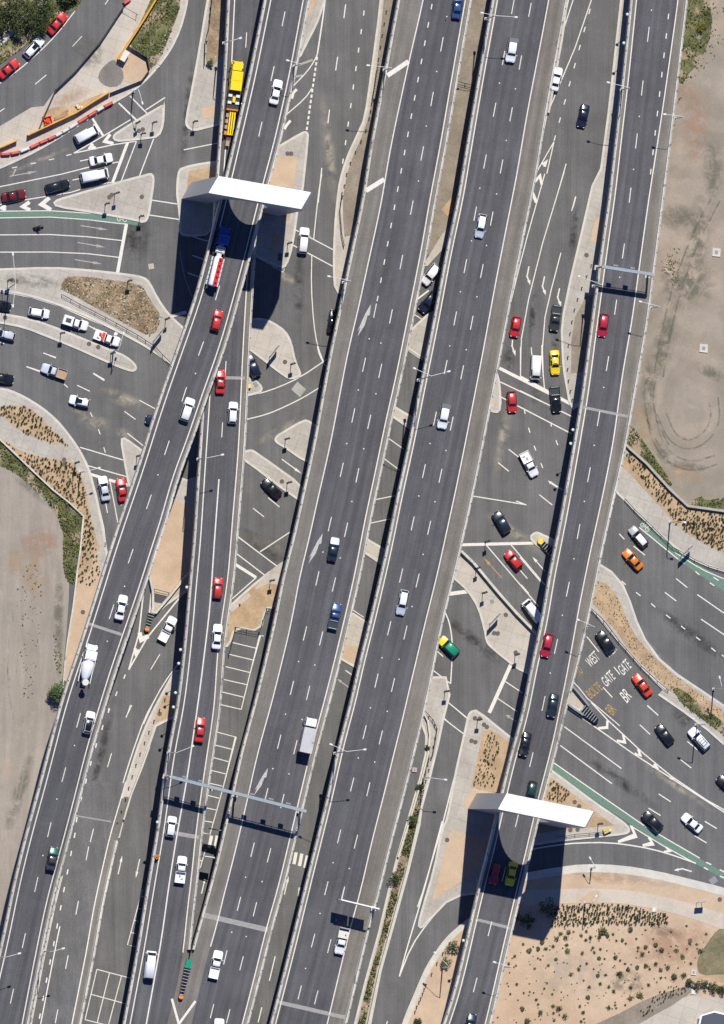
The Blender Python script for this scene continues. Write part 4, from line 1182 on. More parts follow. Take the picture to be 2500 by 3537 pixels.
for lab, k, base, heads, hgt in (
    ('lamp on the slim ramp viaduct level with the yellow tow truck bonnet', 'B', T('10', '398,345'), T('10', '533,305'), 9),
    ('short armed lamp on the east parapet of the highest viaduct near a lone white sedan', 'A', T('10', '960,530'), T('10', '913,484'), 9),
    ('lamp with white head over the kerb beside the first diagonal hatch bar', 'C', T('20', '292,560'), T('20', '165,523'), 9),
    ('northernmost of the tall double arm lamps, near a white tray ute', 'D', T('20', '1106,150'), T('20', '1078,103 1350,137'), 11),
    ('lamp leaning over the exit road from the easternmost viaduct near the navy sedan', 'F', T('30', '800,720'), T('30', '698,660'), 9),
    ('lamp on the east parapet of the easternmost viaduct north of its sign gantry', 'F', T('30', '1232,950'), T('30', '1150,915'), 9),
    ('lamp just south of the small gantry leaning over the concrete median', 'F', T('31', '575,900'), T('31', '463,821'), 9),
    ('lamp on the east parapet of the easternmost viaduct near the red wagon', 'F', T('31', '1040,1075'), T('31', '955,1024'), 9),
    ('middle one of the tall double arm lamps, beside a white tray ute', 'D', T('22', '565,262'), T('22', '538,168 812,192'), 15),
    ('southernmost of the tall double arm lamps, beside the white box truck', 'D', T('14', '1288,468'), T('14', '1260,397 1530,438'), 14),
    ('lamp on the slim ramp viaduct south of the white wagon', 'B', T('12', '192,895'), T('12', '390,859'), 10),
    ('lamp on the merge arrow viaduct above a mostly hidden black car', 'C', T('11', '1355,870'), T('11', '1243,822'), 9),
    ('lamp on the slim ramp viaduct just north of the long gantry', 'B', T('04', '1345,465'), T('04', '1542,412'), 10),
    ('lamp on the west parapet of the highest viaduct near the bottom of the photo', 'A', T('05', '-15,1085'), T('05', '155,1058'), 9),
    ('lamp between the highest viaduct and its low side ramp', 'A', T('05', '352,1040'), T('05', '506,1018'), 9),
    ('lamp on the east parapet of the easternmost viaduct above the black four wheel drive', 'F', T('33', '520,850'), T('33', '456,790'), 9),
    ('lamp on the east parapet of the easternmost viaduct beside the sandy garden', 'F', T('25', '1250,1165'), T('25', '1178,1128'), 9)):
    lamp(lab, base[0], dz(k, base[0][1]), heads, hgt)
for lab, base, heads, hgt in (
    ('ground lamp in the long planted median leaning over the single lane road', T('24', '600,665'), T('24', '786,680'), 9),
    ('double headed ground lamp on the concrete island beside the three straight arrows', T('01', '70,915'), T('01', '103,645 103,1060'), 10),
    ('ground lamp on the curved kerb west of the easternmost viaduct', T('25', '760,1170'), T('25', '702,1055'), 9),
    ('ground lamp on the planted bank beside the start of the eastern green lane', T('32', '1190,1400'), T('32', '1310,1400'), 10),
    ('ground lamp on the verge over the curved slip road near a turn arrow', T('35', '560,372'), T('35', '553,296'), 5),
    ('ground lamp beside the white four wheel drive with a roof rack', T('34', '1398,240'), T('34', '1380,190'), 11),
    ('ground lamp in the sloping median east of the orange red sedan', T('33', '1538,1345'), T('33', '1590,1253'), 9),
    ('ground lamp near the stop bar where two cars wait beside the planted strip', T('02', '640,1000'), T('02', '792,966'), 7),
    ('ground lamp on the verge path in front of the dense dark tufts', T('35', '508,655'), T('35', '600,600'), 8),
    ('ground lamp on the narrow median end near the three white utes and wagon', T('01', '905,1420'), T('01', '988,1278'), 7),
    ('ground lamp over the small north western triangle island', T('00', '1065,730'), T('00', '1140,826'), 7)):
    lamp(lab, base[0], .14, heads, hgt)
# round floodlight pods on stalks along the parapets
def pod(code, c, k, lab):
    (x, y), = T(code, c); z = DK[k].h(y) + 1.6; q = P(x, y, z)
    root = empty('floodlight', Vector((q.x, q.y, z)), 0, lab, 'floodlight', 'round floodlights along the parapets')
    mb = MB(); mb.lathe((0, 0, 0), [(.05, -.2), (.22, -.15), (.31, 0), (.24, .12), (.06, .16)], 12); mb.build('lamp_bowl', podm, root, smooth=True)
    e = P(DK[k].l(y), y, z - .8) - root.location
    mb = MB(); mb.tube((0, 0, -.15), e + Vector((.2, 0, 0)), .06, n=6); mb.build('bracket', dsteel, root)


podm = plain('pale_green_glass', (.50, .62, .55), .25)
for i, (c, s, k, lab) in enumerate((('30', '850,115', 'F', 'northern of two round floodlights beside the easternmost viaduct near the top'), ('30', '822,345', 'F', 'southern of two round floodlights beside the easternmost viaduct near the top'),
    ('32', '414,660', 'F', 'northern of two round floodlights beside the turning white tray truck'), ('32', '396,770', 'F', 'southern of two round floodlights beside the turning white tray truck'),
    ('03', '1495,530', 'B', 'round floodlight on the slim ramp level with the sand island'), ('03', '1445,1030', 'B', 'northern of two close round floodlights on the slim ramp near a white ute'),
    ('03', '1430,1140', 'B', 'southern of two close round floodlights on the slim ramp near a white ute'), ('03', '1405,1375', 'B', 'round floodlight beside the tip of the brown planted median'),
    ('03', '1388,1490', 'B', 'round floodlight beside the foot of the brown planted median'), ('04', '1260,1020', 'B', 'round floodlight beside the white hatch south of the long gantry'),
    ('25', '928,955', 'F', 'round floodlight above the dark bushes by the southern viaduct'))):
    pod(c, s, k, lab)

# ------------------------------------------------------------------ traffic signals and road signs
sigm = plain('signal_black', (.02, .02, .022), .5)


def signal(code, c, lab, ang=0.0, hgt=3.9):
    (x, y), = T(code, c); q = P(x, y, .14); root = empty('traffic_signal', q, ang, lab, 'traffic light')
    mb = MB(); mb.tube((0, 0, -.2), (0, 0, hgt), .07, .06, n=8); mb.box((0, 0, .08), (.3, .3, .12)); mb.build('pole', dsteel, root)
    for s in (-1, 1):
        mb = MB(); mb.box((.20 * s, 0, hgt - .45), (.26, .24, .95)); mb.box((.20 * s, .18, hgt - .12), (.22, .16, .03)); mb.box((.20 * s, .18, hgt - .42), (.22, .16, .03)); mb.box((.20 * s, .18, hgt - .72), (.22, .16, .03))
        mb.build('signal_head', sigm, root)
    mb = MB(); mb.box((0, -.02, hgt - .45), (.8, .04, 1.2)); mb.build('target_board', sigm, root)


for c, s, lab, an in (
    ('00', '1090,985', 'signal on the west corner of the small triangle island', .6), ('00', '1222,985', 'signal in the middle of the small triangle island', .2), ('00', '1130,1075', 'signal on the south edge of the small triangle island', .1),
    ('01', '918,160', 'tall signal in the middle of the large triangle island', .3), ('01', '842,245', 'signal beside the green lane on the large triangle island', .1), ('01', '1117,345', 'signal on the south east tip of the large triangle island', 0),
    ('01', '1023,862', 'signal at the north edge of the stony planted island', .2), ('01', '1325,1165', 'signal at the east tip of the stony planted island', .5), ('01', '62,858', 'signal on the concrete above the half visible black car', .1),
    ('01', '485,1280', 'signal in the curved median south of the white canopy ute', .1), ('01', '888,1440', 'signal at the rounded end of the curved median', .2), ('10', '157,978', 'signal on the south tip of the wedge island', .1),
    ('11', '912,560', 'signal on the island tip beside the long white car', .2), ('12', '938,135', 'signal near the lower tip of the triangular paved island', .3), ('12', '893,735', 'signal on the pale concrete triangle between the viaducts', .2),
    ('12', '908,1085', 'signal on the diagonal median beside the black sedan', .2), ('02', '1095,872', 'signal on the brown triangle beside the waiting red sedan', .3), ('02', '602,925', 'signal on the footpath by the tufted strip', .3),
    ('13', '772,478', 'signal on the sandy corner north of the parking bays', .2), ('23', '1082,575', 'signal at the kerb of the paved wedge', .4), ('23', '1342,1070', 'signal at the south corner of the paved wedge', .4),
    ('23', '778,1365', 'signal on the rounded concrete corner by the hoop rail', .1), ('24', '1040,200', 'signal on the island corner with four drain covers', .1), ('34', '615,1035', 'signal on the verge in front of the southern portal', .1),
    ('23', '1105,165', 'signal on the white stop bar west of the red hatch', .5), ('23', '1028,378', 'signal hanging over the wall of the paved wedge', .5)):
    signal(c, s, lab, an, 4.4 if 'tall' in lab else 3.6)


def board_sign(code, c, lab, ang, w=2.2, h=2.4):
    (x, y), = T(code, c); q = P(x, y, .14); root = empty('road_sign', q, ang, lab, 'road sign')
    for s in (-.32, .32):
        mb = MB(); mb.tube((s * w, 0, -.2), (s * w, 0, h + .8), .05, n=6); mb.build('post', steel, root)
    mb = MB(); mb.box((0, .07, h), (w, .06, 1.6)); mb.build('sign_panel', signgrey, root)


board_sign('11', '790,1430', 'wide road sign on the triangular paved island', .9, 2.9)
board_sign('23', '1165,790', 'wide road sign on the paved wedge', .8, 2.9)
board_sign('33', '1310,245', 'wide road sign on the footpath beside the eastern green lane', .75, 3.0)
board_sign('01', '1255,1300', 'wide road sign at the corner of the stony planted island', .9, 3.2)
board_sign('35', '1425,650', 'road sign on the path of the sandy garden', .1, 1.6)
# ------------------------------------------------------------------ vehicles
PAINT = dict(red=(.54, .034, .034), darkred=(.13, .014, .016), crimson=(.42, .022, .045), white=(.80, .81, .82), silver=(.50, .54, .60), pale=(.58, .64, .70), black=(.012, .014, .018), navy=(.014, .02, .05),
             teal=(.016, .030, .046), blue=(.03, .075, .20), brightblue=(.02, .07, .33), yellow=(.82, .60, .02), orange=(.62, .19, .02), redorange=(.62, .06, .02), green=(.01, .27, .15), deepgreen=(.012, .12, .07), darkgreen=(.012, .045, .045), grey=(.16, .17, .18), lightgrey=(.36, .37, .38), tan=(.42, .28, .17), cream=(.66, .64, .56), darkgrey=(.045, .05, .055))


def pm(c):
    return plain('paint_' + c, PAINT[c], .28, .0, .03, 3.0, .6 if c in ('black', 'navy', 'teal', 'darkgreen', 'blue') else .25)


SHAPE = {  # x fraction, top, shoulder, half width of the top, half width of the body ; g = glass from this row to the next
    'sedan': [(.5, .52, .42, .46, .56), (.488, .64, .54, .62, .76), (.455, .74, .64, .74, .91), (.40, .80, .72, .80, .98), (.205, .95, .88, .83, 1.0, 'w'), (.065, 1.39, .92, .64, 1.0), (-.05, 1.45, .93, .67, 1.0), (-.185, 1.40, .94, .63, 1.0, 'r'), (-.315, 1.08, .95, .78, 1.0), (-.43, 1.04, .92, .79, .96), (-.475, .98, .86, .74, .90), (-.493, .88, .76, .64, .78), (-.5, .56, .46, .52, .64)],
    'wagon': [(.5, .52, .42, .46, .56), (.487, .66, .55, .62, .77), (.45, .76, .66, .74, .92), (.40, .82, .74, .80, .98), (.215, .97, .90, .83, 1.0, 'w'), (.085, 1.41, .93, .66, 1.0), (-.10, 1.49, .94, .69, 1.0), (-.385, 1.42, .95, .64, .98, 'r'), (-.475, 1.02, .92, .76, .94), (-.493, .9, .8, .68, .82), (-.5, .56, .45, .56, .70)],
    'suv': [(.5, .62, .50, .54, .64), (.487, .84, .72, .68, .82), (.455, .93, .82, .79, .94), (.41, 1.00, .90, .84, .99), (.225, 1.10, 1.02, .86, 1.0, 'w'), (.115, 1.62, 1.06, .70, 1.0), (-.08, 1.74, 1.08, .74, 1.0), (-.42, 1.68, 1.08, .71, .98, 'r'), (-.478, 1.12, 1.02, .80, .95), (-.495, .95, .84, .78, .92), (-.5, .62, .5, .72, .86)],
    'van': [(.5, .70, .55, .78, .86), (.49, .98, .84, .82, .93), (.445, 1.12, 1.02, .85, .98, 'w'), (.33, 1.86, 1.12, .74, 1.0), (.10, 1.98, 1.14, .80, 1.0), (-.46, 1.96, 1.14, .80, .99, 'r'), (-.492, 1.15, 1.02, .86, .97), (-.5, .60, .5, .82, .92)],
    'ute': [(.5, .58, .48, .50, .62), (.487, .76, .64, .66, .81), (.45, .86, .76, .77, .94), (.40, .92, .83, .82, .98), (.225, 1.04, .97, .84, 1.0, 'w'), (.115, 1.52, 1.0, .67, 1.0), (.02, 1.60, 1.01, .69, 1.0), (-.055, 1.55, 1.01, .66, 1.0, 'r'), (-.105, .98, .90, .84, 1.0), (-.12, .62, .56, .88, .98), (-.49, .62, .56, .86, .94), (-.5, .5, .44, .84, .92)],
}
CACHE = {}


def loft(rows, L, hw, zb):
    """body surface from cross sections; returns verts, faces"""
    vs = []
    for r in rows:
        xf, zt, zs, wr, wbod = r[:5]
        x = xf * L; wr *= hw; wbod *= hw
        half = [(wbod * .90, zb), (wbod, zb + .45 * (zs - zb)), (wbod * .985, zs), (wr, zt - .055), (wr * .72, zt)]
        for y, z in half: vs.append((x, y, z))
        for y, z in half[::-1]: vs.append((x, -y, z))
    n = 10; fs = []
    for j in range(len(rows) - 1):
        for c in range(n):
            e = (c + 1) % n
            fs.append((j * n + c, j * n + n + c, j * n + n + e, j * n + e))
    fs += [tuple(range(n)), tuple(range(len(rows) * n - 1, len(rows) * n - n - 1, -1))]
    return vs, fs


def pane(p, off=.014):
    a, b, c, d = (Vector(q) for q in p)
    nn = (b - a).cross(d - a).normalized()
    if nn.z < 0 or (abs(nn.z) < .15 and False): nn = -nn
    return [q + nn * off for q in (a, b, c, d)]


def wheel_mesh():
    if 'wheel' in CACHE: return CACHE['wheel']
    mb = MB(); mb.lathe((0, 0, 0), [(.17, -.10), (.29, -.11), (.325, -.07), (.325, .07), (.29, .11), (.17, .10)], 16, 0, 'Y')
    me = mb.mesh('tyre', rubber); CACHE['wheel'] = me
    mb = MB(); mb.lathe((0, 0, 0), [(.19, -.105), (.19, .105)], 12, 0, 'Y'); CACHE['rim'] = mb.mesh('rim', steel)
    return me


def car_parts(kind, L, hw, colour, roof=None, bonnet=None):
    key = (kind, round(L, 1), round(hw, 2), colour, roof, bonnet)
    if key in CACHE: return CACHE[key]
    rows = SHAPE[kind]; zb = .24 if kind != 'suv' else .30
    # finer rows
    vs, fs = loft(rows, L, hw, zb)
    parts = []
    mats = [pm(colour), pm(roof or colour), pm(bonnet or colour)]
    mb = MB(); mb.add(vs, fs)
    wi = [i for i, r in enumerate(rows) if len(r) > 5 and r[5] == 'w'][0]; ri = [i for i, r in enumerate(rows) if len(r) > 5 and r[5] == 'r'][0]
    for q in range((len(rows) - 1) * 10):
        j, c = divmod(q, 10)
        if wi + 1 <= j < ri and c in (3, 4, 5): mb.m[q] = 1
        if j < wi and c in (2, 3, 4, 5, 6): mb.m[q] = 2
    me = fixn(mb.mesh('car_body', mats))
    bm = bmesh.new(); bm.from_mesh(me)
    bmesh.ops.bevel(bm, geom=[e for e in bm.edges if e.calc_face_angle(0) > .5], offset=.03, segments=2, affect='EDGES', clamp_overlap=True)
    bm.to_mesh(me); bm.free()
    me.polygons.foreach_set('use_smooth', [True] * len(me.polygons))
    parts.append(('body', me, None))
    V = lambda j, c: Vector(vs[j * 10 + c])
    for nm, j in (('windscreen', wi), ('rear_window', ri)):
        a, b, c, d = V(j, 3), V(j, 6), V(j + 1, 6), V(j + 1, 3)
        e, f = V(j, 4), V(j, 5); g, h = V(j + 1, 5), V(j + 1, 4)
        ins = lambda p, q, t: p.lerp(q, t)
        mb = MB()
        up = Vector((0.012 if nm == 'windscreen' else -.012, 0, .014))
        lo, hi = (.06, .97) if nm == 'windscreen' else (.04, .93)
        row = lambda t: [ins(p, q, t) + up for p, q in ((a.lerp(e, .12), d.lerp(h, .12)), (e, h), (f, g), (b.lerp(f, .12), c.lerp(g, .12)))]
        r0, r1 = row(lo), row(hi)
        mb.add(r0 + r1, [(0, 1, 5, 4), (1, 2, 6, 5), (2, 3, 7, 6)])
        parts.append((nm, fixn(mb.mesh(nm, glass)), None))
    for s in (0, 1):
        c2, c3 = (2, 3) if s == 0 else (7, 6)
        mb = MB(); y = Vector((0, .012 if s == 0 else -.012, .006))
        lo = [V(j, c2).lerp(V(j, c3), .10) + y for j in range(wi, ri + 2)]; hi = [V(j, c2).lerp(V(j, c3), .90 if wi < j <= ri else .12) + y for j in range(wi, ri + 2)]
        if kind == 'van': lo, hi = lo[:3], hi[:3]
        n = len(lo); mb.add(lo + hi, [(i, i + 1, n + i + 1, n + i) for i in range(n - 1)])
        parts.append(('side_window', fixn(mb.mesh('side_window', glass)), None))
    for s in (-1, 1):
        mb = MB(); mb.box((L * .474, s * hw * .60, rows[1][1] - .04), (.14, hw * .28, .12)); parts.append(('headlight', mb.mesh('headlight', chrome), None))
        mb = MB(); mb.box((-L * .487, s * hw * .62, .84 if kind not in ('ute',) else .66), (.10, hw * .30, .16)); parts.append(('tail_light', mb.mesh('tail_light', redlens), None))
        mb = MB(); mx = (rows[wi][0] - .035) * L; mb.box((mx, s * (hw + .09), rows[wi][1] + .05), (.12, .20, .13)); parts.append(('wing_mirror', mb.mesh('wing_mirror', mats[0]), None))
    CACHE[key] = parts
    return parts


def put_wheels(root, L, hw, xs=(.31, -.30), r=1.0):
    wm = wheel_mesh()
    for xf in xs:
        for s in (-1, 1):
            w = link('wheel', wm, root, (xf * L, s * (hw - .09), .325 * r)); w.scale = (r, 1.0, r)
            link('rim', CACHE['rim'], w)


def tray(root, L, hw, style, colour):
    x0, x1 = -.115 * L, -.5 * L; xm = (x0 + x1) / 2; ln = x0 - x1
    mb = MB()
    if style in ('open', 'load', 'dark'):
        mb.box((xm, 0, .70), (ln, hw * 1.78, .06), m=1)
        for s in (-1, 1): mb.box((xm, s * hw * .93, .86), (ln, .07, .42))
        mb.box((x1 + .03, 0, .86), (.07, hw * 1.8, .42)); mb.box((x0 - .04, 0, .90), (.07, hw * 1.8, .5))
        mb.build('tray', [pm(colour), pm({'open': 'white', 'load': 'tan', 'dark': 'darkgrey'}[style])], root)
        if style == 'dark':
            b2 = MB(); b2.tube((x0 - .3, -hw * .8, 1.12), (x0 - .3, hw * .8, 1.12), .04, n=6); b2.tube((x1 + .15, -hw * .8, 1.1), (x1 + .15, hw * .8, 1.1), .04, n=6); b2.build('load_bar', lampw, root)
    elif style == 'flat':
        mb.box((xm - .05, 0, .80), (ln + .2, hw * 2.05, .10), m=0)
        for s in (-1, 1): mb.box((xm - .05, s * hw * 1.0, .95), (ln + .2, .06, .28))
        mb.box((x1 - .10, 0, .95), (.06, hw * 2.0, .28)); mb.box((x0, 0, 1.15), (.06, hw * 1.9, .75))
        mb.build('tray', [pm(colour)], root)
        b2 = MB(); b2.box((xm + .3, .1, .92), (.55, .35, .18)); b2.box((xm - .3, -.35, .90), (.3, .5, .12)); b2.build('tool_box', pm('lightgrey'), root)
    elif style == 'cover':
        mb.box((xm, 0, .90), (ln, hw * 1.84, .40)); mb.build('tray', [pm(colour)], root)
        b2 = MB(); b2.box((xm, 0, 1.115), (ln - .12, hw * 1.66, .035)); b2.build('tonneau_cover', pm(colour), root)
    elif style == 'box':
        mb.box((xm - .02, 0, 1.22), (ln + .1, hw * 2.0, 1.05), taper=.95); mb.build('canopy', [pm(colour)], root)
        b2 = MB(); b2.box((xm, 0, 1.77), (ln * .55, hw * .9, .05)); b2.build('roof_rack', dsteel, root)
    elif style == 'deck':
        mb.box((xm - .05, 0, .80), (ln + .2, hw * 2.05, .10)); mb.build('tray', [pm(colour)], root)
        b2 = MB(); b2.box((x0 - .35, 0, 1.05), (.5, hw * 1.7, .45)); b2.box((x0 - .95, .3, 1.0), (.55, .5, .4)); b2.build('gear', pm('redorange'), root)
        b3 = MB(); b3.tube((x0 - .5, -.2, 1.3), (x0 - .9, .35, 1.5), .07, n=6); b3.box((x0 - 1.2, -.3, .98), (.5, .4, .35)); b3.build('gear', pm('cream'), root)


VN = {'sedan': ('parked_sedan', 'car'), 'wagon': ('estate_car', 'car'), 'suv': ('four_wheel_drive', 'car'), 'van': ('delivery_van', 'van'), 'ute': ('pickup_truck', 'pickup')}
VN['sedan'] = ('sedan_car', 'car')


def place(code, rear, front, surf, h=.75):
    (rx, ry), (fx, fy) = T(code, rear + ' ' + front)
    cy = (ry + fy) / 2; z = zof(surf, cy)
    a, b = P(rx, ry, z + h), P(fx, fy, z + h); c = (a + b) / 2
    d = b - a; return Vector((c.x, c.y, z + .015)), math.atan2(d.y, d.x), d.xy.length


def vehicle(code, rear, front, kind, colour, surf, label, style=None, hw=None, roof=None, bonnet=None, name=None, cat=None):
    loc, rz, L = place(code, rear, front, surf)
    hw = hw or {'sedan': .90, 'wagon': .89, 'suv': .95, 'van': .93, 'ute': .93}[kind]
    Lmin = {'sedan': 4.4, 'wagon': 3.9, 'suv': 4.4, 'van': 4.7, 'ute': 4.9}[kind]
    L = min(max(L, Lmin), 5.6)
    nm, ct = VN[kind]
    # tilt with a sloping deck
    root = empty(name or nm, loc, rz, label, cat or ct)
    for n, me, _ in car_parts(kind, L, hw, colour, roof, bonnet): link(n, me, root)
    put_wheels(root, L, hw, r=1.0 if kind not in ('suv', 'ute') else 1.12)
    if kind == 'ute': tray(root, L, hw, style or 'open', colour if style not in ('load',) else 'lightgrey')
    if style == 'rack':
        mb = MB()
        for s in (-.5, .5): mb.tube((-.30 * L, s, 1.82), (.02 * L, s, 1.82), .035, n=6)
        for i in range(4): mb.tube((-.30 * L + i * .105 * L, -.6, 1.84), (-.30 * L + i * .105 * L, .6, 1.84), .035, n=6)
        mb.build('roof_rack', dsteel, root)
    if style == 'tail':
        mb = MB(); mb.box((-.43 * L, 0, 1.28), (.19 * L, hw * 1.96, .95), taper=.93); mb.build('tail_section', pm('grey'), root)
    if style == 'sunroof':
        mb = MB(); mb.box((.0, 0, 1.485 if kind != 'suv' else 1.745), (.8, .8, .02)); mb.build('sunroof', glass, root)
    if style == 'taxi':
        mb = MB(); mb.box((.0, 0, 1.55), (.18, .5, .16)); mb.build('roof_sign', lampw, root)
    return root


V = vehicle
# north west
V('00', '390,262', '522,112', 'sedan', 'red', 'g', 'red sedan in the upper kerb lane beside the dark trees')
V('00', '203,452', '338,308', 'wagon', 'white', 'g', 'white car with a dark roof panel between two red ones by the trees', 'sunroof')
V('00', '-5,612', '142,490', 'sedan', 'red', 'g', 'red sedan cut by the west edge of the photo, last in the kerb lane')
V('00', '612,1118', '772,1030', 'van', 'white', 'g', 'white van waiting beside the red and white water barriers')
V('00', '716,1295', '902,1258', 'sedan', 'white', 'g', 'white sedan waiting just north of the large white van')
V('00', '645,1428', '868,1382', 'van', 'white', 'g', 'large white van waiting at the stop line between a white sedan and a black car', hw=1.0)
V('00', '364,1518', '556,1468', 'wagon', 'black', 'g', 'black estate car queued behind the large white van')
V('00', '15,1585', '205,1550', 'sedan', 'darkred', 'g', 'maroon sedan at the end of the queue in the north west')
V('10', '795,835', '842,638', 'sedan', 'white', 'A', 'white sedan on the highest viaduct, right of the yellow tow truck')
V('01', '-70,1035', '66,1068', 'sedan', 'black', 'g', 'half visible black car entering beside the concrete median in the west')
V('01', '228,1098', '396,1128', 'wagon', 'white', 'g', 'white estate car between the half visible black car and the canopy ute')
V('01', '505,1165', '702,1225', 'ute', 'white', 'g', 'white ute with a white box canopy and open ladder on its roof', 'box')
V('01', '768,1285', '952,1352', 'ute', 'white', 'g', 'white ute with orange machinery on its flat tray', 'deck')
V('01', '122,1308', '-60,1262', 'wagon', 'silver', 'g', 'silver car cut by the west edge, south of the curved median')
V('02', '522,222', '340,160', 'ute', 'silver', 'g', 'silver ute with a rusty brown load bed', 'load')
V('02', '-75,232', '112,262', 'sedan', 'black', 'g', 'black sedan at the west edge beside the curved footpath')
V('02', '716,450', '556,412', 'wagon', 'white', 'g', 'white estate car with a black roof hatch beside the pale dust stain', 'sunroof')
V('02', '1340,605', '1170,575', 'sedan', 'navy', 'g', 'dark sedan half hidden under the highest viaduct')
V('02', '850,1228', '818,1030', 'sedan', 'silver', 'g', 'silver sedan waiting beside a red one by the planted strip', roof='silver', bonnet='white')
V('02', '986,1232', '964,1048', 'sedan', 'red', 'g', 'red sedan waiting beside a silver one by the planted strip')
V('02', '1468,588', '1530,406', 'suv', 'white', 'A', 'long roofed white car on the highest viaduct, level with two cars on the slim ramp')
V('11', '325,1255', '366,1095', 'wagon', 'red', 'A', 'red estate car on the highest viaduct behind the tanker truck')
V('11', '1028,640', '1050,430', 'suv', 'white', 'g', 'long white car crossing the pedestrian lines right of the northern portal')
V('11', '1262,1275', '1290,1090', 'sedan', 'black', 'g', 'black car mostly hidden under the edge of the merge arrow viaduct')
V('12', '370,372', '376,178', 'sedan', 'red', 'B', 'red sedan on the slim ramp beside a white repaired joint', 'taxi')
V('12', '466,612', '480,435', 'wagon', 'white', 'B', 'white estate car on the slim ramp just behind a red sedan')
V('12', '845,1190', '718,1068', 'sedan', 'black', 'g', 'black sedan on the cross road between the slim ramp and the merge arrow viaduct')
V('12', '660,215', '600,80', 'suv', 'navy', 'g', 'dark four wheel drive emerging from under the slim ramp beside the paved island')
# central decks
V('20', '868,150', '893,-55', 'sedan', 'blue', 'C', 'blue sedan cut by the top edge of the photo')
V('20', '1328,310', '1300,500', 'suv', 'white', 'D', 'white car with a grey tail section near the northernmost double lamp', 'tail')
V('30', '258,728', '302,538', 'sedan', 'white', 'g', 'white sedan squeezed between the barrier and a white line on the exit road')
V('30', '514,843', '478,1015', 'sedan', 'navy', 'g', 'navy blue sedan alone on the wide exit road')
V('21', '1085,322', '1050,515', 'wagon', 'silver', 'D', 'silver car alone on the broad viaduct north of the middle double lamp', roof='white')
V('21', '722,735', '608,880', 'suv', 'white', 'g', 'white four wheel drive in the gap between the two broad viaducts')
V('21', '700,965', '592,1095', 'suv', 'navy', 'g', 'navy four wheel drive in the gap between the two broad viaducts')
V('21', '1360,1142', '1332,1308', 'wagon', 'red', 'g', 'red hatchback with a turn arrow painted ahead of it')
V('22', '1512,68', '1502,250', 'van', 'white', 'g', 'white van at the stop line beside a yellow taxi')
V('22', '1312,348', '1322,522', 'wagon', 'red', 'g', 'red estate car crossing the white pedestrian lines')
V('22', '788,458', '752,652', 'suv', 'white', 'D', 'white car with a grey tail section south of the middle double lamp', 'tail')
V('22', '1412,848', '1502,1030', 'ute', 'white', 'g', 'white ute with a flat tray turning through the junction', 'flat')
V('22', '1278,1475', '1188,1325', 'suv', 'teal', 'g', 'black four wheel drive with glinting bonnet north of the wide stop bar')
V('31', '288,1062', '262,1252', 'ute', 'darkgrey', 'g', 'dark grey ute with pale load bars north of the yellow taxi', 'dark')
V('31', '668,1118', '644,1308', 'wagon', 'crimson', 'F', 'red estate car just south of the small sign gantry')
V('31', '265,1412', '275,1612', 'sedan', 'yellow', 'g', 'yellow taxi waiting beside a white van', 'taxi')
V('32', '266,318', '285,515', 'ute', 'black', 'g', 'black ute with pale load bars stopped over the stop line', 'dark')
V('33', '1000,200', '878,52', 'wagon', 'grey', 'g', 'grey car with a white roof beside the eastern green lane', roof='white', bonnet='lightgrey')
V('33', '960,380', '828,236', 'sedan', 'orange', 'g', 'orange sedan on the eastern cross road')
V('33', '140,785', '40,655', 'van', 'white', 'g', 'white van half under the easternmost viaduct beside the paved wedge')
V('33', '228,898', '186,1090', 'wagon', 'crimson', 'F', 'red car on the easternmost viaduct level with the paved wedge')
V('33', '268,1388', '238,1565', 'sedan', 'teal', 'F', 'dark blue sedan with a pale rear window on the easternmost viaduct')
V('33', '725,1040', '622,890', 'suv', 'black', 'g', 'black four wheel drive parked over the painted word WEST')
V('33', '1030,1395', '908,1232', 'sedan', 'redorange', 'g', 'orange red sedan east of the painted words')
V('34', '1205,390', '1092,245', 'wagon', 'black', 'g', 'black estate car between the painted letters and the white four wheel drive')
V('34', '1495,430', '1355,275', 'suv', 'white', 'g', 'white four wheel drive with a bar roof rack near the scrubby median', 'rack')
V('34', '1700,770', '1592,672', 'sedan', 'black', 'g', 'black car cut by the east edge of the photo')
V('34', '1118,1080', '982,948', 'suv', 'black', 'g', 'black four wheel drive beside the green lane and a white sedan')
V('34', '1440,1088', '1296,965', 'sedan', 'white', 'g', 'white sedan with dark windows south of the chevron markings')
V('23', '1382,378', '1275,245', 'wagon', 'red', 'g', 'red hatchback just south of the wide stop bar near a yellow arrow')
V('23', '878,1072', '742,938', 'suv', 'green', 'g', 'green taxi van with a yellow bonnet beside the broad viaduct', bonnet='yellow')
V('23', '460,550', '420,752', 'wagon', 'silver', 'D', 'silver car with a pale roof on the broad viaduct west of the paved wedge', roof='white')
V('24', '1442,300', '1402,490', 'sedan', 'black', 'F', 'black sedan on the easternmost viaduct beside the tufted island')
V('24', '1490,690', '1452,880', 'wagon', 'darkgreen', 'F', 'dark teal car about to pass under the southern portal')
V('24', '1332,1338', '1294,1530', 'sedan', 'yellow', 'F', 'yellow sedan half in the shadow of the southern portal')
V('24', '1198,1360', '1162,1512', 'wagon', 'crimson', 'F', 'dark red car wholly in the shadow of the southern portal')
V('13', '1262,320', '1296,130', 'sedan', 'teal', 'C', 'dark blue sedan with a pale bonnet right of a merge arrow', bonnet='pale')
V('13', '1268,865', '1312,658', 'ute', 'blue', 'C', 'blue ute near the east edge of the merge arrow viaduct', 'dark')
V('13', '346,618', '360,455', 'wagon', 'red', 'B', 'red car with glinting bonnet on the slim ramp east of the sand island')
V('13', '338,1025', '356,825', 'sedan', 'white', 'B', 'white sedan on the slim ramp west of the parking bays')
V('14', '200,380', '222,178', 'sedan', 'red', 'B', 'red sedan with glinting bonnet just north of the long gantry')
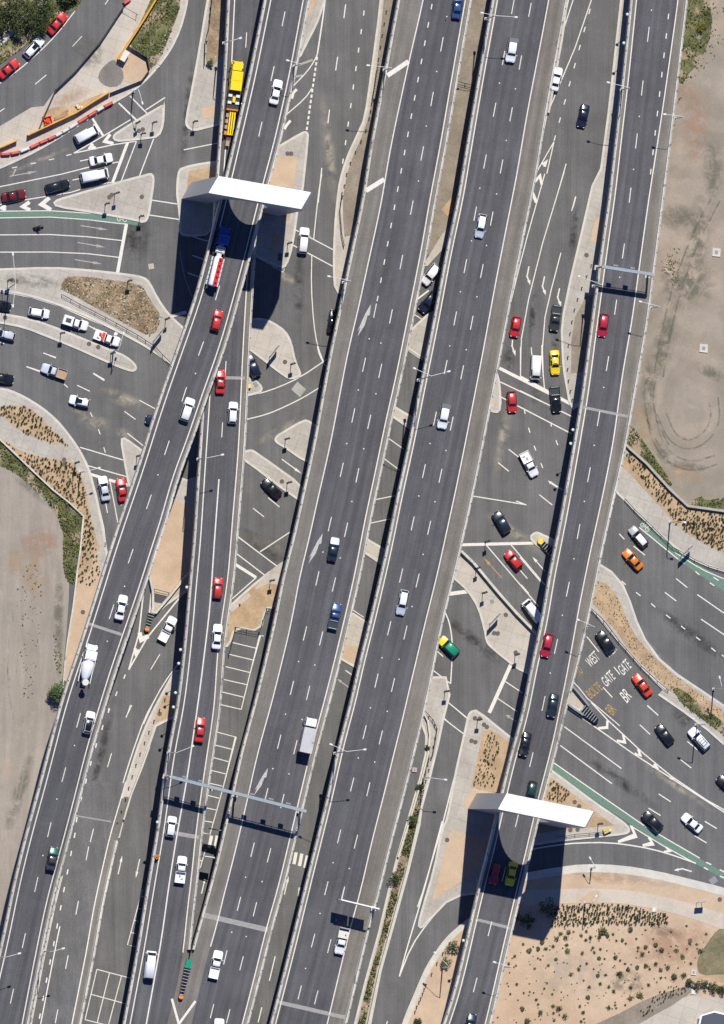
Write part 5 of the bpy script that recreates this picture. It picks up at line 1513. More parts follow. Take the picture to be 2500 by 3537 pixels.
V('03', '948,790', '992,592', 'sedan', 'white', 'A', 'white sedan on the highest viaduct ahead of the cement mixer')
V('03', '1292,960', '1392,768', 'ute', 'white', 'g', 'white ute on the curving ground slip road beside the black crash cushion', 'open')
V('04', '692,312', '732,132', 'wagon', 'white', 'A', 'white hatchback with a black roof on the highest viaduct', roof='black')
V('04', '402,1402', '436,1220', 'sedan', 'darkgrey', 'A', 'dark grey sedan with a green bonnet on the highest viaduct', bonnet='deepgreen')
V('04', '1358,1132', '1382,978', 'wagon', 'white', 'B', 'white hatchback just south of the long gantry')
V('04', '1436,1500', '1462,1292', 'ute', 'white', 'B', 'white dual cab ute with tool boxes in its tray south of the long gantry', 'flat')
V('05', '1188,1262', '1214,1038', 'van', 'white', 'B', 'white van on the slim ramp near the bottom of the photo', hw=.98)
V('15', '312,1258', '362,1035', 'ute', 'white', 'C', 'white ute with an empty white tray on the merge arrow viaduct', 'open')
V('15', '352,1790', '366,1578', 'suv', 'white', 'C', 'white vehicle cut by the bottom edge of the photo')
V('25', '966,1720', '1004,1545', 'sedan', 'navy', 'F', 'dark blue car cut by the bottom edge of the photo')
# sign maintenance truck
r = V('15', '1362,868', '1322,1056', 'ute', 'white', 'D', 'white works truck with a cream box body and a dark screen at its rear', 'flat', name='works_truck', cat='truck')
mb = MB(); mb.box((-1.35, 0, 1.25), (1.5, 1.9, .8)); mb.build('box_body', pm('cream'), r)
mb = MB(); mb.box((-2.45, 0, 1.5), (.18, 1.9, 1.5)); mb.build('arrow_board', signgrey, r)
mb = MB(); mb.lathe((-1.3, .4, 1.65), [(.14, 0), (.12, .2), (.04, .26)], 10); mb.build('beacon', pm('redorange'), r)


def heavy_wheels(root, xs, hw, r=1.5):
    wm = wheel_mesh()
    for x in xs:
        for s in (-1, 1):
            w = link('wheel', wm, root, (x, s * (hw - .16), .325 * r)); w.scale = (r, 1.35, r); link('rim', CACHE['rim'], w)


def cab(root, x, w, h, colour, ln, z0=.7, bonnet=0):
    mb = MB()
    mb.box((x, 0, z0 + (h - z0) / 2), (ln, w, h - z0), taper=.90); mb.box((x, 0, h + .04), (ln * .80, w * .82, .10), taper=.85)
    if bonnet:
        mb.box((x + ln / 2 + bonnet / 2 - .05, 0, z0 + .55), (bonnet, w * .86, 1.1), taper=.86)
        for s in (-1, 1): mb.box((x + ln / 2 + bonnet * .55, s * w * .43, z0 + .25), (bonnet * .6, .28, .5), taper=.8)
    o = mb.build('cab', pm(colour), root); fixn(o.data)
    mb = MB(); t = ln / 2 * .90
    mb.add([(x + ln / 2 * .975, -w * .43, z0 + (h - z0) * .52), (x + ln / 2 * .975, w * .43, z0 + (h - z0) * .52), (x + t + .01, w * .40, h - .06), (x + t + .01, -w * .40, h - .06)], [(0, 1, 2, 3)])
    for v in range(4): mb.v[v] = (mb.v[v][0] + .05, mb.v[v][1], mb.v[v][2])
    mb.build('windscreen', glass, root)
    for s in (-1, 1):
        mb = MB(); mb.box((x + ln * .38, s * (w / 2 + .16), h * .72), (.12, .22, .5)); mb.build('wing_mirror', dsteel, root)
        fx = x + ln / 2 + bonnet * .95
        mb = MB(); mb.box((fx, s * w * .36, z0 + .2), (.1, .3, .2)); mb.build('headlight', chrome, root)
        mb = MB(); mb.box((x, s * (w / 2 * .955), z0 + (h - z0) * .68), (ln * .55, .05, (h - z0) * .34)); mb.build('side_window', glass, root)


# box truck
loc, rz, L = place('14', '1050,468', '1112,178', 'C', 2.6)
r = empty('box_truck', loc, rz, 'white cab truck with a long grey stained box body', 'truck')
cab(r, L / 2 - 1.0, 2.15, 2.55, 'white', 1.6, bonnet=0)
grey_roof = ground_mat('stained_box_roof', (.42, .42, .42), (.52, .52, .52), .3, 2, .06, .5, spots=(.55, .62, (.12, .12, .13)))
mb = MB(); mb.box((-.98, 0, 2.15), (L - 2.2, 2.35, 2.3)); mb.build('box_body', grey_roof, r)
mb = MB(); mb.box((-.3, 0, .75), (L - 1.2, .9, .35)); mb.build('chassis', dsteel, r)
heavy_wheels(r, (L / 2 - 1.3, -L / 2 + 1.3), 1.12, 1.3)
# cement mixer
loc, rz, L = place('03', '668,1322', '742,992', 'A', 1.8)
r = empty('cement_mixer_truck', loc, rz, 'white cement mixer truck with a rounded white drum on the highest viaduct', 'truck')
cab(r, L / 2 - 2.0, 2.35, 2.9, 'white', 1.9, bonnet=1.2)
mb = MB(); mb.box((-.6, 0, .95), (L - 2.2, 1.0, .4)); mb.build('chassis', dsteel, r)
mb = MB(); mb.lathe((0, 0, 0), [(.3, .05), (.75, .12), (1.08, .9), (1.16, 1.8), (1.08, 2.8), (.72, 4.0), (.42, 4.6)], 20, 0, 'X')
ob = mb.build('mixer_drum', white_metal, r, (1.75, 0, 1.85), True); ob.rotation_euler = (0, math.radians(9), math.pi); fixn(ob.data)
mb = MB(); mb.lathe((-L / 2 + .75, 0, 2.55), [(.25, 0), (.62, .75)], 12); mb.box((-L / 2 + .3, 0, 1.7), (.7, .5, .12), rx=0); mb.build('hopper', pm('cream'), r)
mb = MB(); mb.lathe((1.85, 0, 1.7), [(.45, 0), (.45, .8)], 12); mb.build('water_tank', pm('cream'), r)
for s in (-1, 1):
    mb = MB(); mb.box((-1.4, s * 1.12, 1.05), (3.6, .12, .5)); mb.build('mudguard', pm('white'), r)
heavy_wheels(r, (L / 2 - 1.1, -L / 2 + 1.5, -L / 2 + 2.8), 1.2)
# tanker
loc, rz, L = place('11', '300,915', '420,432', 'A', 1.8)
r = empty('tanker_truck', loc, rz, 'tanker truck with a blue cab and a red and white tank on the highest viaduct', 'truck')
cab(r, L / 2 - 2.3, 2.3, 2.8, 'brightblue', 2.0, bonnet=1.4)
mb = MB(); mb.box((L / 2 - 4.2, 0, 1.1), (2.6, .9, .5)); mb.box((L / 2 - 4.3, .6, 1.25), (1.1, .5, .5)); mb.box((L / 2 - 4.3, -.6, 1.25), (1.1, .5, .5))
for i in range(3): mb.tube((L / 2 - 3.7 - i * .45, -.8, 1.6), (L / 2 - 3.7 - i * .45, .8, 1.6), .1, n=8)
mb.build('chassis', steel, r)
TL = L - 5.9; tx = -L / 2 + TL / 2 + .35
mb = MB(); mb.lathe((tx - TL / 2, 0, 2.0), [(.2, 0), (.66, .06), (.82, .3), (.82, TL - .3), (.66, TL - .06), (.2, TL)], 20, 0, 'X'); ob = mb.build('tank', white_metal, r, None, True); fixn(ob.data)
mb = MB(); mb.box((tx, -.34, 2.74), (TL - .4, .86, .20)); mb.build('tank_stripe', pm('red'), r)
mb = MB()
for i in range(5): mb.lathe((tx - TL * .38 + i * TL * .19, -.34, 2.84), [(.24, 0), (.22, .14)], 10)
mb.build('hatch', pm('darkred'), r)
for s in (-1, 1):
    mb = MB()
    for i in range(6): mb.box((tx - TL * .4 + i * TL * .16, s * 1.08, 1.2), (.8, .24, .5))
    mb.build('side_locker', steel, r)
mb = MB(); mb.box((-L / 2 + .1, 0, 1.0), (.5, 1.7, .5)); mb.build('rear_bumper', dsteel, r)
heavy_wheels(r, (L / 2 - 1.0, L / 2 - 4.0, L / 2 - 5.1, -L / 2 + 1.1, -L / 2 + 2.2), 1.12)
# yellow tow truck
loc, rz, L = place('10', '432,1175', '517,482', 'B', 1.6)
r = empty('tow_truck', loc, rz, 'yellow recovery truck with a long yellow boom on the slim ramp', 'truck')
cab(r, L / 2 - 3.1, 2.35, 2.7, 'yellow', 2.2, bonnet=1.9)
mb = MB(); mb.box((L / 2 - 4.9, 0, 1.9), (1.7, 2.2, 1.9), taper=.93); mb.build('sleeper', pm('yellow'), r)
mb = MB(); mb.box((-.3, 0, 1.0), (L - 2.5, .9, .4)); mb.build('chassis', dsteel, r)
mb = MB(); mb.box((L / 2 - 7.6, 0, 1.35), (3.6, 2.2, .5)); mb.build('tool_bed', pm('darkgrey'), r)
for q, s in ((6.7, -1), (6.7, 1), (8.0, -1), (8.0, 1)):
    mb = MB(); mb.box((L / 2 - q, s * .72, 1.75), (.5, .7, .35)); mb.build('tool_locker', lampw, r)
mb = MB(); mb.box((L / 2 - 7.4, 0, 1.9), (1.1, .5, .6)); mb.build('winch', pm('yellow'), r)
for s in (-.55, -.12, .30):
    mb = MB(); mb.box((L / 2 - 11.9, s, 1.75), (4.3, .26, .30)); mb.build('boom', pm('yellow'), r)
mb = MB(); mb.box((L / 2 - 9.3, 0, 1.55), (.3, 2.2, .4)); mb.box((L / 2 - 13.9, 0, 1.5), (.35, 1.9, .4)); mb.build('cross_beam', pm('orange'), r)
mb = MB(); mb.box((L / 2 - 15.6, .1, 1.2), (1.0, .7, .5)); mb.build('hook_block', pm('tan'), r)
mb = MB()
for i in range(4): mb.box((L / 2 - 10.4 - i * 1.1, .75, 1.2), (.7, .5, .6))
mb.build('side_locker', pm('tan'), r)
heavy_wheels(r, (L / 2 - 1.4, L / 2 - 6.8, L / 2 - 8.1, -L / 2 + 1.6, -L / 2 + 3.0), 1.15)
# motorcycle with its rider
loc, rz, L = place('01', '268,432', '348,424', 'g', .8)
r = empty('motorcycle', loc, rz, 'black motorcycle in the lane beside the green lane', 'motorcycle')
mb = MB(); mb.box((.05, 0, .72), (.75, .34, .34), taper=.7); mb.box((-.45, 0, .80), (.75, .30, .16)); mb.box((0, 0, .42), (.6, .3, .3)); mb.build('body', pm('black'), r)
mb = MB(); mb.tube((.42, -.36, 1.0), (.42, .36, 1.0), .025, n=6); mb.tube((.42, 0, 1.0), (.74, 0, .35), .04, n=6); mb.build('handlebar', dsteel, r)
for x in (.74, -.70):
    mb = MB(); mb.lathe((0, 0, 0), [(.22, -.06), (.31, -.05), (.33, 0), (.31, .05), (.22, .06)], 16, 0, 'Y'); mb.build('wheel', rubber, r, (x, 0, .33))
cloth = plain('dark_riding_suit', (.02, .021, .026), .8)


def skin_person(name, verts, edges, rad, mat, parent=None, loc=None, rz=0):
    me = bpy.data.meshes.new(name); me.from_pydata(verts, edges, []); o = bpy.data.objects.new(name, me); COL.objects.link(o)
    m = o.modifiers.new('skin', 'SKIN'); sv = me.skin_vertices[0].data
    for v, q in zip(sv, rad): v.radius = (q, q)
    sv[0].use_root = True
    s = o.modifiers.new('sub', 'SUBSURF'); s.levels = 1
    dg = bpy.context.evaluated_depsgraph_get(); m2 = bpy.data.meshes.new_from_object(o.evaluated_get(dg)); bpy.data.objects.remove(o)
    m2.materials.clear(); m2.materials.append(mat)
    p = link(name, m2, parent, loc); p.rotation_euler = (0, 0, rz); return p


pv = [(-.30, 0, .95), (-.15, 0, 1.25), (.02, 0, 1.48), (.08, 0, 1.60), (.12, 0, 1.74), (.0, .19, 1.42), (.20, .28, 1.18), (.42, .33, 1.05), (.0, -.19, 1.42), (.20, -.28, 1.18), (.42, -.33, 1.05),
      (-.28, .13, .92), (.15, .24, .80), (-.05, .24, .38), (.10, .24, .30), (-.28, -.13, .92), (.15, -.24, .80), (-.05, -.24, .38), (.10, -.24, .30)]
pe = [(0, 1), (1, 2), (2, 3), (3, 4), (2, 5), (5, 6), (6, 7), (2, 8), (8, 9), (9, 10), (0, 11), (11, 12), (12, 13), (13, 14), (0, 15), (15, 16), (16, 17), (17, 18)]
pr = [.17, .16, .15, .07, .12, .08, .06, .05, .08, .06, .05, .10, .08, .06, .05, .10, .08, .06, .05]
rider = skin_person('person', pv, pe, pr, cloth, None, loc, rz)
tag(rider, 'rider in black clothing and helmet seated on the motorcycle', 'person')
mb = MB(); mb.lathe((.12, 0, 1.62), [(.05, 0), (.13, .05), (.15, .14), (.12, .24), (.04, .29)], 12); mb.build('helmet', pm('black'), rider, None, True)
# ------------------------------------------------------------------ barriers, fences, walls, bollards
def wall_thing(name, label, cat, paths, w, h, mat, z0=0.0, part=None, gap=0):
    """one wall along a photo polyline"""
    p = [P(x, y, z0) for x, y in paths]; mb = MB(); n = len(p); o = p[0].copy()
    L = []; R = []
    for i in range(n):
        a = p[max(0, i - 1)]; b = p[min(n - 1, i + 1)]; d = (b - a); d.z = 0; d.normalize(); nn = Vector((-d.y, d.x, 0)) * w / 2
        L.append(p[i] + nn - o); R.append(p[i] - nn - o)
    up = Vector((0, 0, h))
    for i in range(n - 1):
        mb.add([L[i], L[i + 1], R[i + 1], R[i], L[i] + up, L[i + 1] + up, R[i + 1] + up, R[i] + up], [(4, 5, 6, 7), (0, 1, 5, 4), (1, 2, 6, 5), (2, 3, 7, 6), (3, 0, 4, 7)])
    return tag(mb.build(name, mat, None, o), label, cat)


def rail_fence(label, path, h=.95, mat=None, step=2.2, solid=False, name='railing', z0=.14, panel=None):
    p = [P(x, y, z0) for x, y in path]; o = p[0].copy()
    root = empty(name, o, 0, label, 'fence'); rb = MB(); pb = MB(); q = MB()
    for a, b in zip(p[:-1], p[1:]):
        n = max(1, round((b - a).length / step))
        for z in ((h, h * .55) if not solid else (h,)): rb.tube(a - o + Vector((0, 0, z)), b - o + Vector((0, 0, z)), .045, n=6)
        for i in range(n + (1 if b is p[-1] else 0)):
            c = a.lerp(b, i / n) - o; pb.box(c + Vector((0, 0, h / 2)), (.10, .10, h))
        if panel:
            d = (b - a).normalized(); q.box((a + b) / 2 - o + Vector((0, 0, h * .52)), ((b - a).length, .05 if mat is None else .22, h * .9), math.atan2(d.y, d.x))
    rb.build('rail', mat or dsteel, root); pb.build('posts', mat or dsteel, root)
    if panel: q.build('panel', panel, root)
    return root


timber = plain('orange_timber', (.72, .40, .05), .8, 0, .12)
wall_thing('retaining_wall', 'thin dark retaining wall between the scrub bank and the western planted strip', 'wall', wall_l, .30, .55, parap, .1)
wall_thing('retaining_wall', 'grey retaining wall between the graded yard and the eastern planted bank', 'wall', wall_r, .45, .8, decks, .1)
wall_thing('barrier_wall', 'concrete barrier wall along the upper edge of the paved wedge', 'wall', T('23', '905,240 1000,330 1200,570 1350,740 1480,872 1560,950'), .45, 1.0, parap, .1)
wall_thing('barrier_wall', 'concrete barrier wall at the sand island ending behind the crash cushion', 'wall', T('03', '1600,330 1450,480 1345,612 1240,735 1210,728 1220,690 1218,560 1190,430'), .42, .95, parap, .1)
island('traffic_island', T('33', '300,1230 345,1255 405,1322 525,1470 485,1530 380,1470 290,1420'), concw, smooth=0)
wall_thing('barrier_wall', 'dark topped barrier wall on the cushion island, nearer the painted BOLTE', 'wall', T('33', '395,1310 440,1362 535,1478'), .35, 1.0, signgrey, .1)
wall_thing('barrier_wall', 'dark topped barrier wall on the cushion island, farther from the painted BOLTE', 'wall', T('33', '350,1452 410,1498 492,1552'), .35, 1.0, signgrey, .1)
wall_thing('barrier_wall', 'low concrete barrier west of the planted median beside the broad viaduct', 'wall', T('24', '620,0 600,130 640,210 655,330 640,480 600,640 540,850 470,1080 400,1300'), .3, .7, conck, .1)
wall_thing('concrete_barrier', 'long concrete barrier along the single lane road beside the planted median', 'barrier', [(1440, 2855), (1404, 3010), (1358, 3182), (1310, 3354), (1274, 3527), (1180, 3950)], .5, .9, conck, .1)
wall_thing('concrete_barrier', 'concrete barrier between the highest viaduct side ramp and the grey service road', 'barrier', T('04', '985,1000 1045,800 1125,600 1190,420'), .3, .8, conck, .1)
wall_thing('concrete_barrier', 'white concrete barrier along the east side of the broad viaduct shoulder and exit road', 'barrier', [(1966, -80), (1940, 125), (1892, 390)], .4, .8, parap, 0)
rail_fence('dark railing along the south edge of the stony planted island', T('01', '492,968 640,1050 760,1110 930,1200 1100,1295 1230,1380 1370,1525'))
rail_fence('dark railing curving beside the planted island near the hoop rail', T('24', '612,125 680,200 712,270 700,350 672,500'))
rail_fence('dark guard railing between the yellow crash cushion and the southern portal', T('34', '290,1140 430,1118 660,1098'))
rail_fence('dark railing along the scrubby median beside the painted words', T('33', '548,690 660,800 780,960 960,1165 1090,1285 1175,1355'))
rail_fence('low guard rail along the kerb of the eastern green lane', T('32', '830,1215 905,1300 1000,1390 1050,1440 1120,1510 1210,1600') + T('33', '1260,235 1390,310 1500,360 1640,400'), .8)
rail_fence('black steel fence around the northern end of the parking bays', T('13', '440,1060 490,850 680,890 740,700 800,705'), 1.3)
rail_fence('cross fence closing the gap between the two broad viaducts', T('20', '880,655 940,670 1010,690'), 1.2)
rail_fence('dark hoop rail round the black sand patch west of the portal', T('10', '240,530 245,350 280,200 300,0'), .9)
rail_fence('black railing south of the northern junction between kerb and broad viaduct', T('11', '1345,150 1325,300 1340,480 1360,580'), .9)
rail_fence('open grid gate across the pavement in the fenced work area', T('00', '985,60 1090,120'), 1.6, solid=True)
rail_fence('short grid railing behind the black pit on the sand island', T('03', '1235,545 1350,575'), 1.2)
meshm = plain('grey_shade_cloth', (.06, .065, .08), .8)
rail_fence('black panel fence along the road west of the work area', T('00', '440,722 600,570 800,335 980,62'), 1.3, panel=meshm)
rail_fence('dark mesh fence round the orange sand patch in the work area', T('00', '1020,370 1170,462 1192,560 1130,645 880,745'), 1.2, panel=meshm)
rail_fence('dark fence at the west end of the work area', T('00', '305,1040 340,950 410,790 440,722'), 1.2, panel=meshm)
rail_fence('long orange timber hoarding beside the water barriers', T('00', '215,1085 430,985 600,905 740,815 870,738'), 1.7, mat=timber, panel=timber)
rail_fence('orange timber hoarding running north from the sand patch', T('00', '938,478 1040,320 1140,165 1245,-10 1380,-220'), 1.6, mat=timber, panel=timber)
rail_fence('short orange timber hoarding at the west edge of the photo', T('00', '-200,1250 0,1182 130,1125'), 1.5, mat=timber, panel=timber)
pit = MB()
bed('concrete_pit', T('03', '1225,575 1350,605 1335,665 1220,645'), dsteel, .19, 0)

# water filled barriers, each one a thing
wm_ = {}


def water_barrier(p, q, colour, label):
    a, b = P(p[0], p[1], .14), P(q[0], q[1], .14); d = b - a; L = d.length
    key = (colour, round(L, 1))
    if key not in wm_:
        mb = MB(); l = round(L, 1) - .06
        for z, w0, tp in ((.12, .62, 1.0), (.48, .50, .72)):
            mb.box((0, 0, z + (.0 if z < .2 else .05)), (l, w0, .24 if z < .2 else .5), taper=tp)
        mb.box((0, 0, .82), (l * .86, .22, .10))
        wm_[key] = mb.mesh('water_barrier', redplastic if colour == 'r' else whiteplastic)
    o = link('water_barrier', wm_[key], None, (a + b) / 2); o.rotation_euler = (0, 0, math.atan2(d.y, d.x))
    tag(o, label, 'barrier', 'red and white water filled barriers along the kerb')


redplastic = plain('red_plastic', (.56, .105, .08), .6, 0, .2); whiteplastic = plain('white_plastic', (.62, .60, .56), .5, 0, .08)
lineb = T('00', '-240,1262 -120,1248 0,1238 80,1234 155,1218 235,1186 310,1150 380,1120 440,1092 495,1062 550,1030 620,985 700,935 770,893 830,858 900,822')
colb = 'rrrrwrrrwwwrrwr'
ordn = 'first second third fourth fifth sixth seventh eighth ninth tenth eleventh twelfth thirteenth fourteenth fifteenth'.split()
for i in range(len(lineb) - 1):
    water_barrier(lineb[i], lineb[i + 1], colb[i], '%s water barrier, %s counting from the west end of the curved row' % ('red' if colb[i] == 'r' else 'white', ordn[i]))
a, b = T('00', '985,32 1042,-5'); water_barrier(a, b, 'r', 'lone red water barrier at the north end of the work area')
# rubble, pallets and gear stored behind the hoarding
for c, s, m, lab, nm, ct in (('00', '490,925', 'tan', 'stack of brown timber behind the orange hoarding', 'timber_stack', 'timber'), ('00', '380,965', 'redorange', 'orange steel frame lying behind the orange hoarding', 'steel_frame', 'frame'),
    ('00', '640,862', 'cream', 'white bags heaped behind the orange hoarding', 'bag_heap', 'bags'), ('00', '988,450', 'cream', 'small white portable cabin beside the end of the hoarding', 'site_cabin', 'cabin')):
    (x, y), = T(c, s); q = P(x, y, .18); mb = MB()
    if nm == 'timber_stack':
        for i in range(5): mb.box((0, -.35 + .2 * i, .15 + .1 * (i % 2)), (3.0 - .3 * (i % 3), .16, .14), .35 + .05 * i)
    elif nm == 'steel_frame':
        for s_ in (-.7, .7): mb.box((0, s_, .3), (1.5, .12, .6), .3); mb.box((s_, 0, .3), (.12, 1.5, .6), .3)
        mb.lathe((0, 0, .1), [(.45, 0), (.45, .4)], 12)
    elif nm == 'bag_heap':
        for i in range(7): mb.box((random.uniform(-.7, .7), random.uniform(-.4, .4), .2 + .06 * i), (.55, .4, .25), random.uniform(0, 3), taper=.7)
    else:
        mb.box((0, 0, .8), (2.0, .95, 1.6), 1.05); mb.box((0, 0, 1.64), (2.1, 1.05, .08), 1.05)
    tag(mb.build(nm, pm(m), None, q), lab, ct)

# crash cushions
def cushion(code, back, nose, surf, label, body='black', cap='orange', w=1.15):
    (bx, by), (nx, ny) = T(code, back + ' ' + nose); z = zof(surf, by) if surf != 'g' else .02
    a, b = P(bx, by, z + .4), P(nx, ny, z + .4); d = b - a; L = d.xy.length; c = Vector((a.x, a.y, z))
    root = empty('crash_cushion', c, math.atan2(d.y, d.x), label, 'crash cushion')
    n = max(3, round(L / .62)); mb = MB()
    for i in range(n):
        x = (i + .5) * L * .9 / n; ww = w * (1 - .35 * i / n)
        mb.lathe((x, ww * .26, 0), [(ww * .23, .05), (ww * .23, .85)], 10); mb.lathe((x, -ww * .26, 0), [(ww * .23, .05), (ww * .23, .85)], 10)
    mb.build('cylinders', pm(body), root)
    mb = MB()
    for i in range(n + 1):
        x = i * L * .9 / n; ww = w * (1 - .35 * i / n); mb.box((x, 0, .5), (.07, ww * 1.05, .85))
    mb.build('diaphragms', steel, root)
    mb = MB()
    for s in (-1, 1): mb.add([(0, s * w * .55, .3), (L * .9, s * w * .36, .3), (L * .9, s * w * .36, .8), (0, s * w * .55, .8)], [(0, 1, 2, 3)])
    mb.build('side_panel', steel, root)
    mb = MB(); mb.lathe((L * .88, 0, 0), [(w * .40, .05), (w * .42, .5), (w * .38, .9)], 14); mb.build('nose', pm(cap), root)
    return root


cushion('03', '1210,738', '1170,882', 'g', 'black crash cushion with an orange nose at the tip of the sand island')
cu_ = cushion('05', '1500,1165', '1440,1438', 'B', 'long crash cushion between the slim ramp and merge arrow viaduct, with a green end cap')
mb = MB(); mb.box((-.55, 0, .55), (1.6, 1.0, 1.0)); mb.build('end_cap', pm('green'), cu_)
cushion('33', '490,1505', '602,1600', 'g', 'black crash cushion with white ribs at the island near the painted BR', cap='black', w=1.7)
cushion('23', '1640,255', '1530,150', 'g', 'crash cushion with a yellow nose half under the easternmost viaduct', cap='yellow', w=1.4)
cushion('12', '575,300', '606,312', 'g', 'short yellow crash cushion on the small island beside the slim ramp', cap='yellow', w=1.0)
cushion('34', '660,1098', '716,1080', 'g', 'short yellow crash cushion at the end of the guard railing', 'yellow', 'yellow', .8)

# bollards
bol = MB(); bol.lathe((0, 0, 0), [(.10, 0), (.10, .85), (.07, .95)], 8); bolm = bol.mesh('bollard', plain('bollard_black', (.03, .03, .03), .6))


def bollards(code, s, label, group, z=.15):
    for x, y in T(code, s):
        o = link('bollard', bolm, None, P(x, y, z)); tag(o, label, 'bollard', group)


bollards('20', '310,90 294,185 278,278 263,372 248,468 243,520 236,560 229,585 226,612 222,636 219,660 215,685 211,710 207,735 202,760 197,790 191,825 186,885 173,945 147,1040 108,1128 63,1212 22,1300', 'black bollard in the row on the kerbed strip west of the merge arrow viaduct', 'bollards on the strip west of the merge arrow viaduct')
bollards('10', '1383,1390 1365,1482 1350,1570', 'black bollard in the row on the kerbed strip west of the merge arrow viaduct', 'bollards on the strip west of the merge arrow viaduct')
bollards('04', '1320,32 1275,118 1232,205 1192,292 1157,378 1121,467 1088,556 1058,648 1030,740 1004,833 970,930 936,1025', 'black bollard in the row on the pale tapering median', 'bollards on the pale tapering median')
bollards('24', '648,175 697,240 700,340 686,410 668,500 648,598 625,685 612,722 606,765 598,803 590,840 582,878 574,918 566,955 558,992 550,1025', 'black bollard beside the long planted median', 'bollards beside the long planted median')
bollards('25', '815,972 762,1052 715,1133 672,1218 628,1305 613,1340 600,1375 585,1412 572,1442 553,1480 540,1520', 'black bollard on the curved kerb by the dark bushes', 'bollards on the curved kerb by the bushes')
bollards('31', '560,730 522,818 484,910 450,1000 425,1085 405,1180 390,1275 377,1370 372,1465 370,1560', 'black bollard on the kerb west of the easternmost viaduct', 'bollards on the kerb west of the easternmost viaduct')
bollards('32', '378,262 392,345 408,415', 'black bollard on the kerb west of the easternmost viaduct', 'bollards on the kerb west of the easternmost viaduct')
bollards('10', '292,60 288,110 283,160 276,235 262,330 250,430', 'black bollard along the strip of the wedge island', 'bollards along the wedge island')

# covers and pits
cov = MB(); cov.lathe((0, 0, 0), [(.42, 0), (.42, .03), (.34, .035)], 16); covm = cov.mesh('manhole_cover', plain('manhole_iron', (.10, .085, .07), .7, 0, .2))
for c, s, z, grp in (('00', '1112,1047 1143,1036', .16, 'small triangle island'), ('01', '875,188 894,170 1135,185', .16, 'large triangle island'), ('01', '95,852 130,862', .16, 'western concrete island'), ('01', '712,1362 786,1388 40,1152', .16, 'curved median'),
    ('10', '912,1230 940,1230', .16, 'island right of the northern portal'), ('11', '850,652 848,680', .16, 'island tip by the long white car'), ('11', '890,1507', .16, 'triangular paved island'), ('12', '866,1073', .16, 'diagonal median'),
    ('31', '523,652', .16, 'kerb west of the easternmost viaduct'), ('23', '1175,897 1203,899 1347,1052 1268,750', .16, 'paved wedge'), ('24', '1020,187 1058,190 1093,238 1116,257 993,368 1024,378', .16, 'island with four drain covers'), ('24', '798,1162', .17, 'sand patch by the lane'),
    ('34', '428,858 464,893 394,1082 452,1078', .18, 'verge by the southern portal'), ('35', '1352,955 1590,625', .19, 'sandy garden'), ('03', '663,728', .19, 'orange sand west of the highest viaduct'), ('04', '1278,152', .18, 'brown end of the tapering median'), ('02', '513,898 511,935', .18, 'tufted strip by the footpath'), ('01', '732,735', .02, 'lane with three straight arrows')):
    for x, y in T(c, s):
        o = link('manhole_cover', covm, None, P(x, y, z)); tag(o, 'round iron cover on the ' + grp, 'manhole cover', 'round covers on the ' + grp)
for c, s, lab in (('31', '1562,630', 'square concrete drain pit on the graded yard, northern of two'), ('31', '1460,1398', 'square concrete drain pit on the graded yard, southern of two'), ('24', '536,600', 'small square pit lid on the brown shoulder road'), ('35', '1378,1365', 'white edged square pit beside the plaza'), ('35', '1380,1210', 'square concrete lid at the corner of the lawn'), ('35', '1063,706', 'white rectangular box beside the dense tufts')):
    (x, y), = T(c, s); q = P(x, y, .08 if c != '35' else .18); sz = {'31': 1.55, '24': .85, '35': 1.0}[c]
    root = empty('drain_pit', q, -.08, lab, 'drain pit'); mb = MB()
    mb.box((0, 0, .09), (sz, sz, .18)); mb.build('surround', conck if c != '24' else plain('pinkish_concrete', (.45, .35, .31)), root)
    mb = MB(); mb.box((0, 0, .19), (sz * .36, sz * .46, .03)); mb.build('grate', signgrey if lab[0] != 'w' else white_metal, root)
for c, s, w, h, lab in (('01', '1210,742', 1.0, 1.0, 'square patch cover in the cross road beside the portal shadow'), ('35', '1538,475', 1.4, 1.2, 'grey grate in the slip road near the turn arrow'), ('12', '655,295', .7, .9, 'rectangular lid on the small island beside the slim ramp'), ('23', '1158,642', .7, .7, 'dark lid in the middle of the paved wedge'), ('24', '865,1120', .9, .7, 'pinkish slab beside the lane west of the southern portal')):
    (x, y), = T(c, s); mb = MB(); mb.box((0, 0, .015), (w, h, .03), .6 if c in '3512' else .2); mb.box((0, 0, .034), (w * .8, h * .8, .01), .6 if c in '3512' else .2)
    tag(mb.build('access_cover', concw if c in ('01', '24') else signgrey, None, P(x, y, .005 if c in ('01', '35') else .165)), lab, 'cover')
# orange barrels and marker on the deck
for k, c, s, lab in (('B', '04', '1258,1292', 'orange bag on the parapet of the slim ramp'), ('g', '13', '527,665', 'orange traffic cone on the sandy corner north of the parking bays')):
    (x, y), = T(c, s); mb = MB()
    if k == 'g': mb.box((0, 0, .03), (.4, .4, .06)); mb.lathe((0, 0, .05), [(.2, 0), (.05, .7)], 12)
    else:
        for i in range(5): mb.box((random.uniform(-.3, .3), random.uniform(-.4, .4), .15), (.5, .5, .3), i, taper=.6)
    tag(mb.build('traffic_cone' if k == 'g' else 'orange_bag', pm('orange'), None, P(x, y, .17 if k == 'g' else zof('B', y) + .9)), lab, 'cone' if k == 'g' else 'bag')
# ------------------------------------------------------------------ vegetation
def inside(p, poly):
    x, y = p; r = False; n = len(poly)
    for i in range(n):
        (x1, y1), (x2, y2) = poly[i], poly[(i + 1) % n]
        if (y1 > y) != (y2 > y) and x < (x2 - x1) * (y - y1) / (y2 - y1) + x1: r = not r
    return r


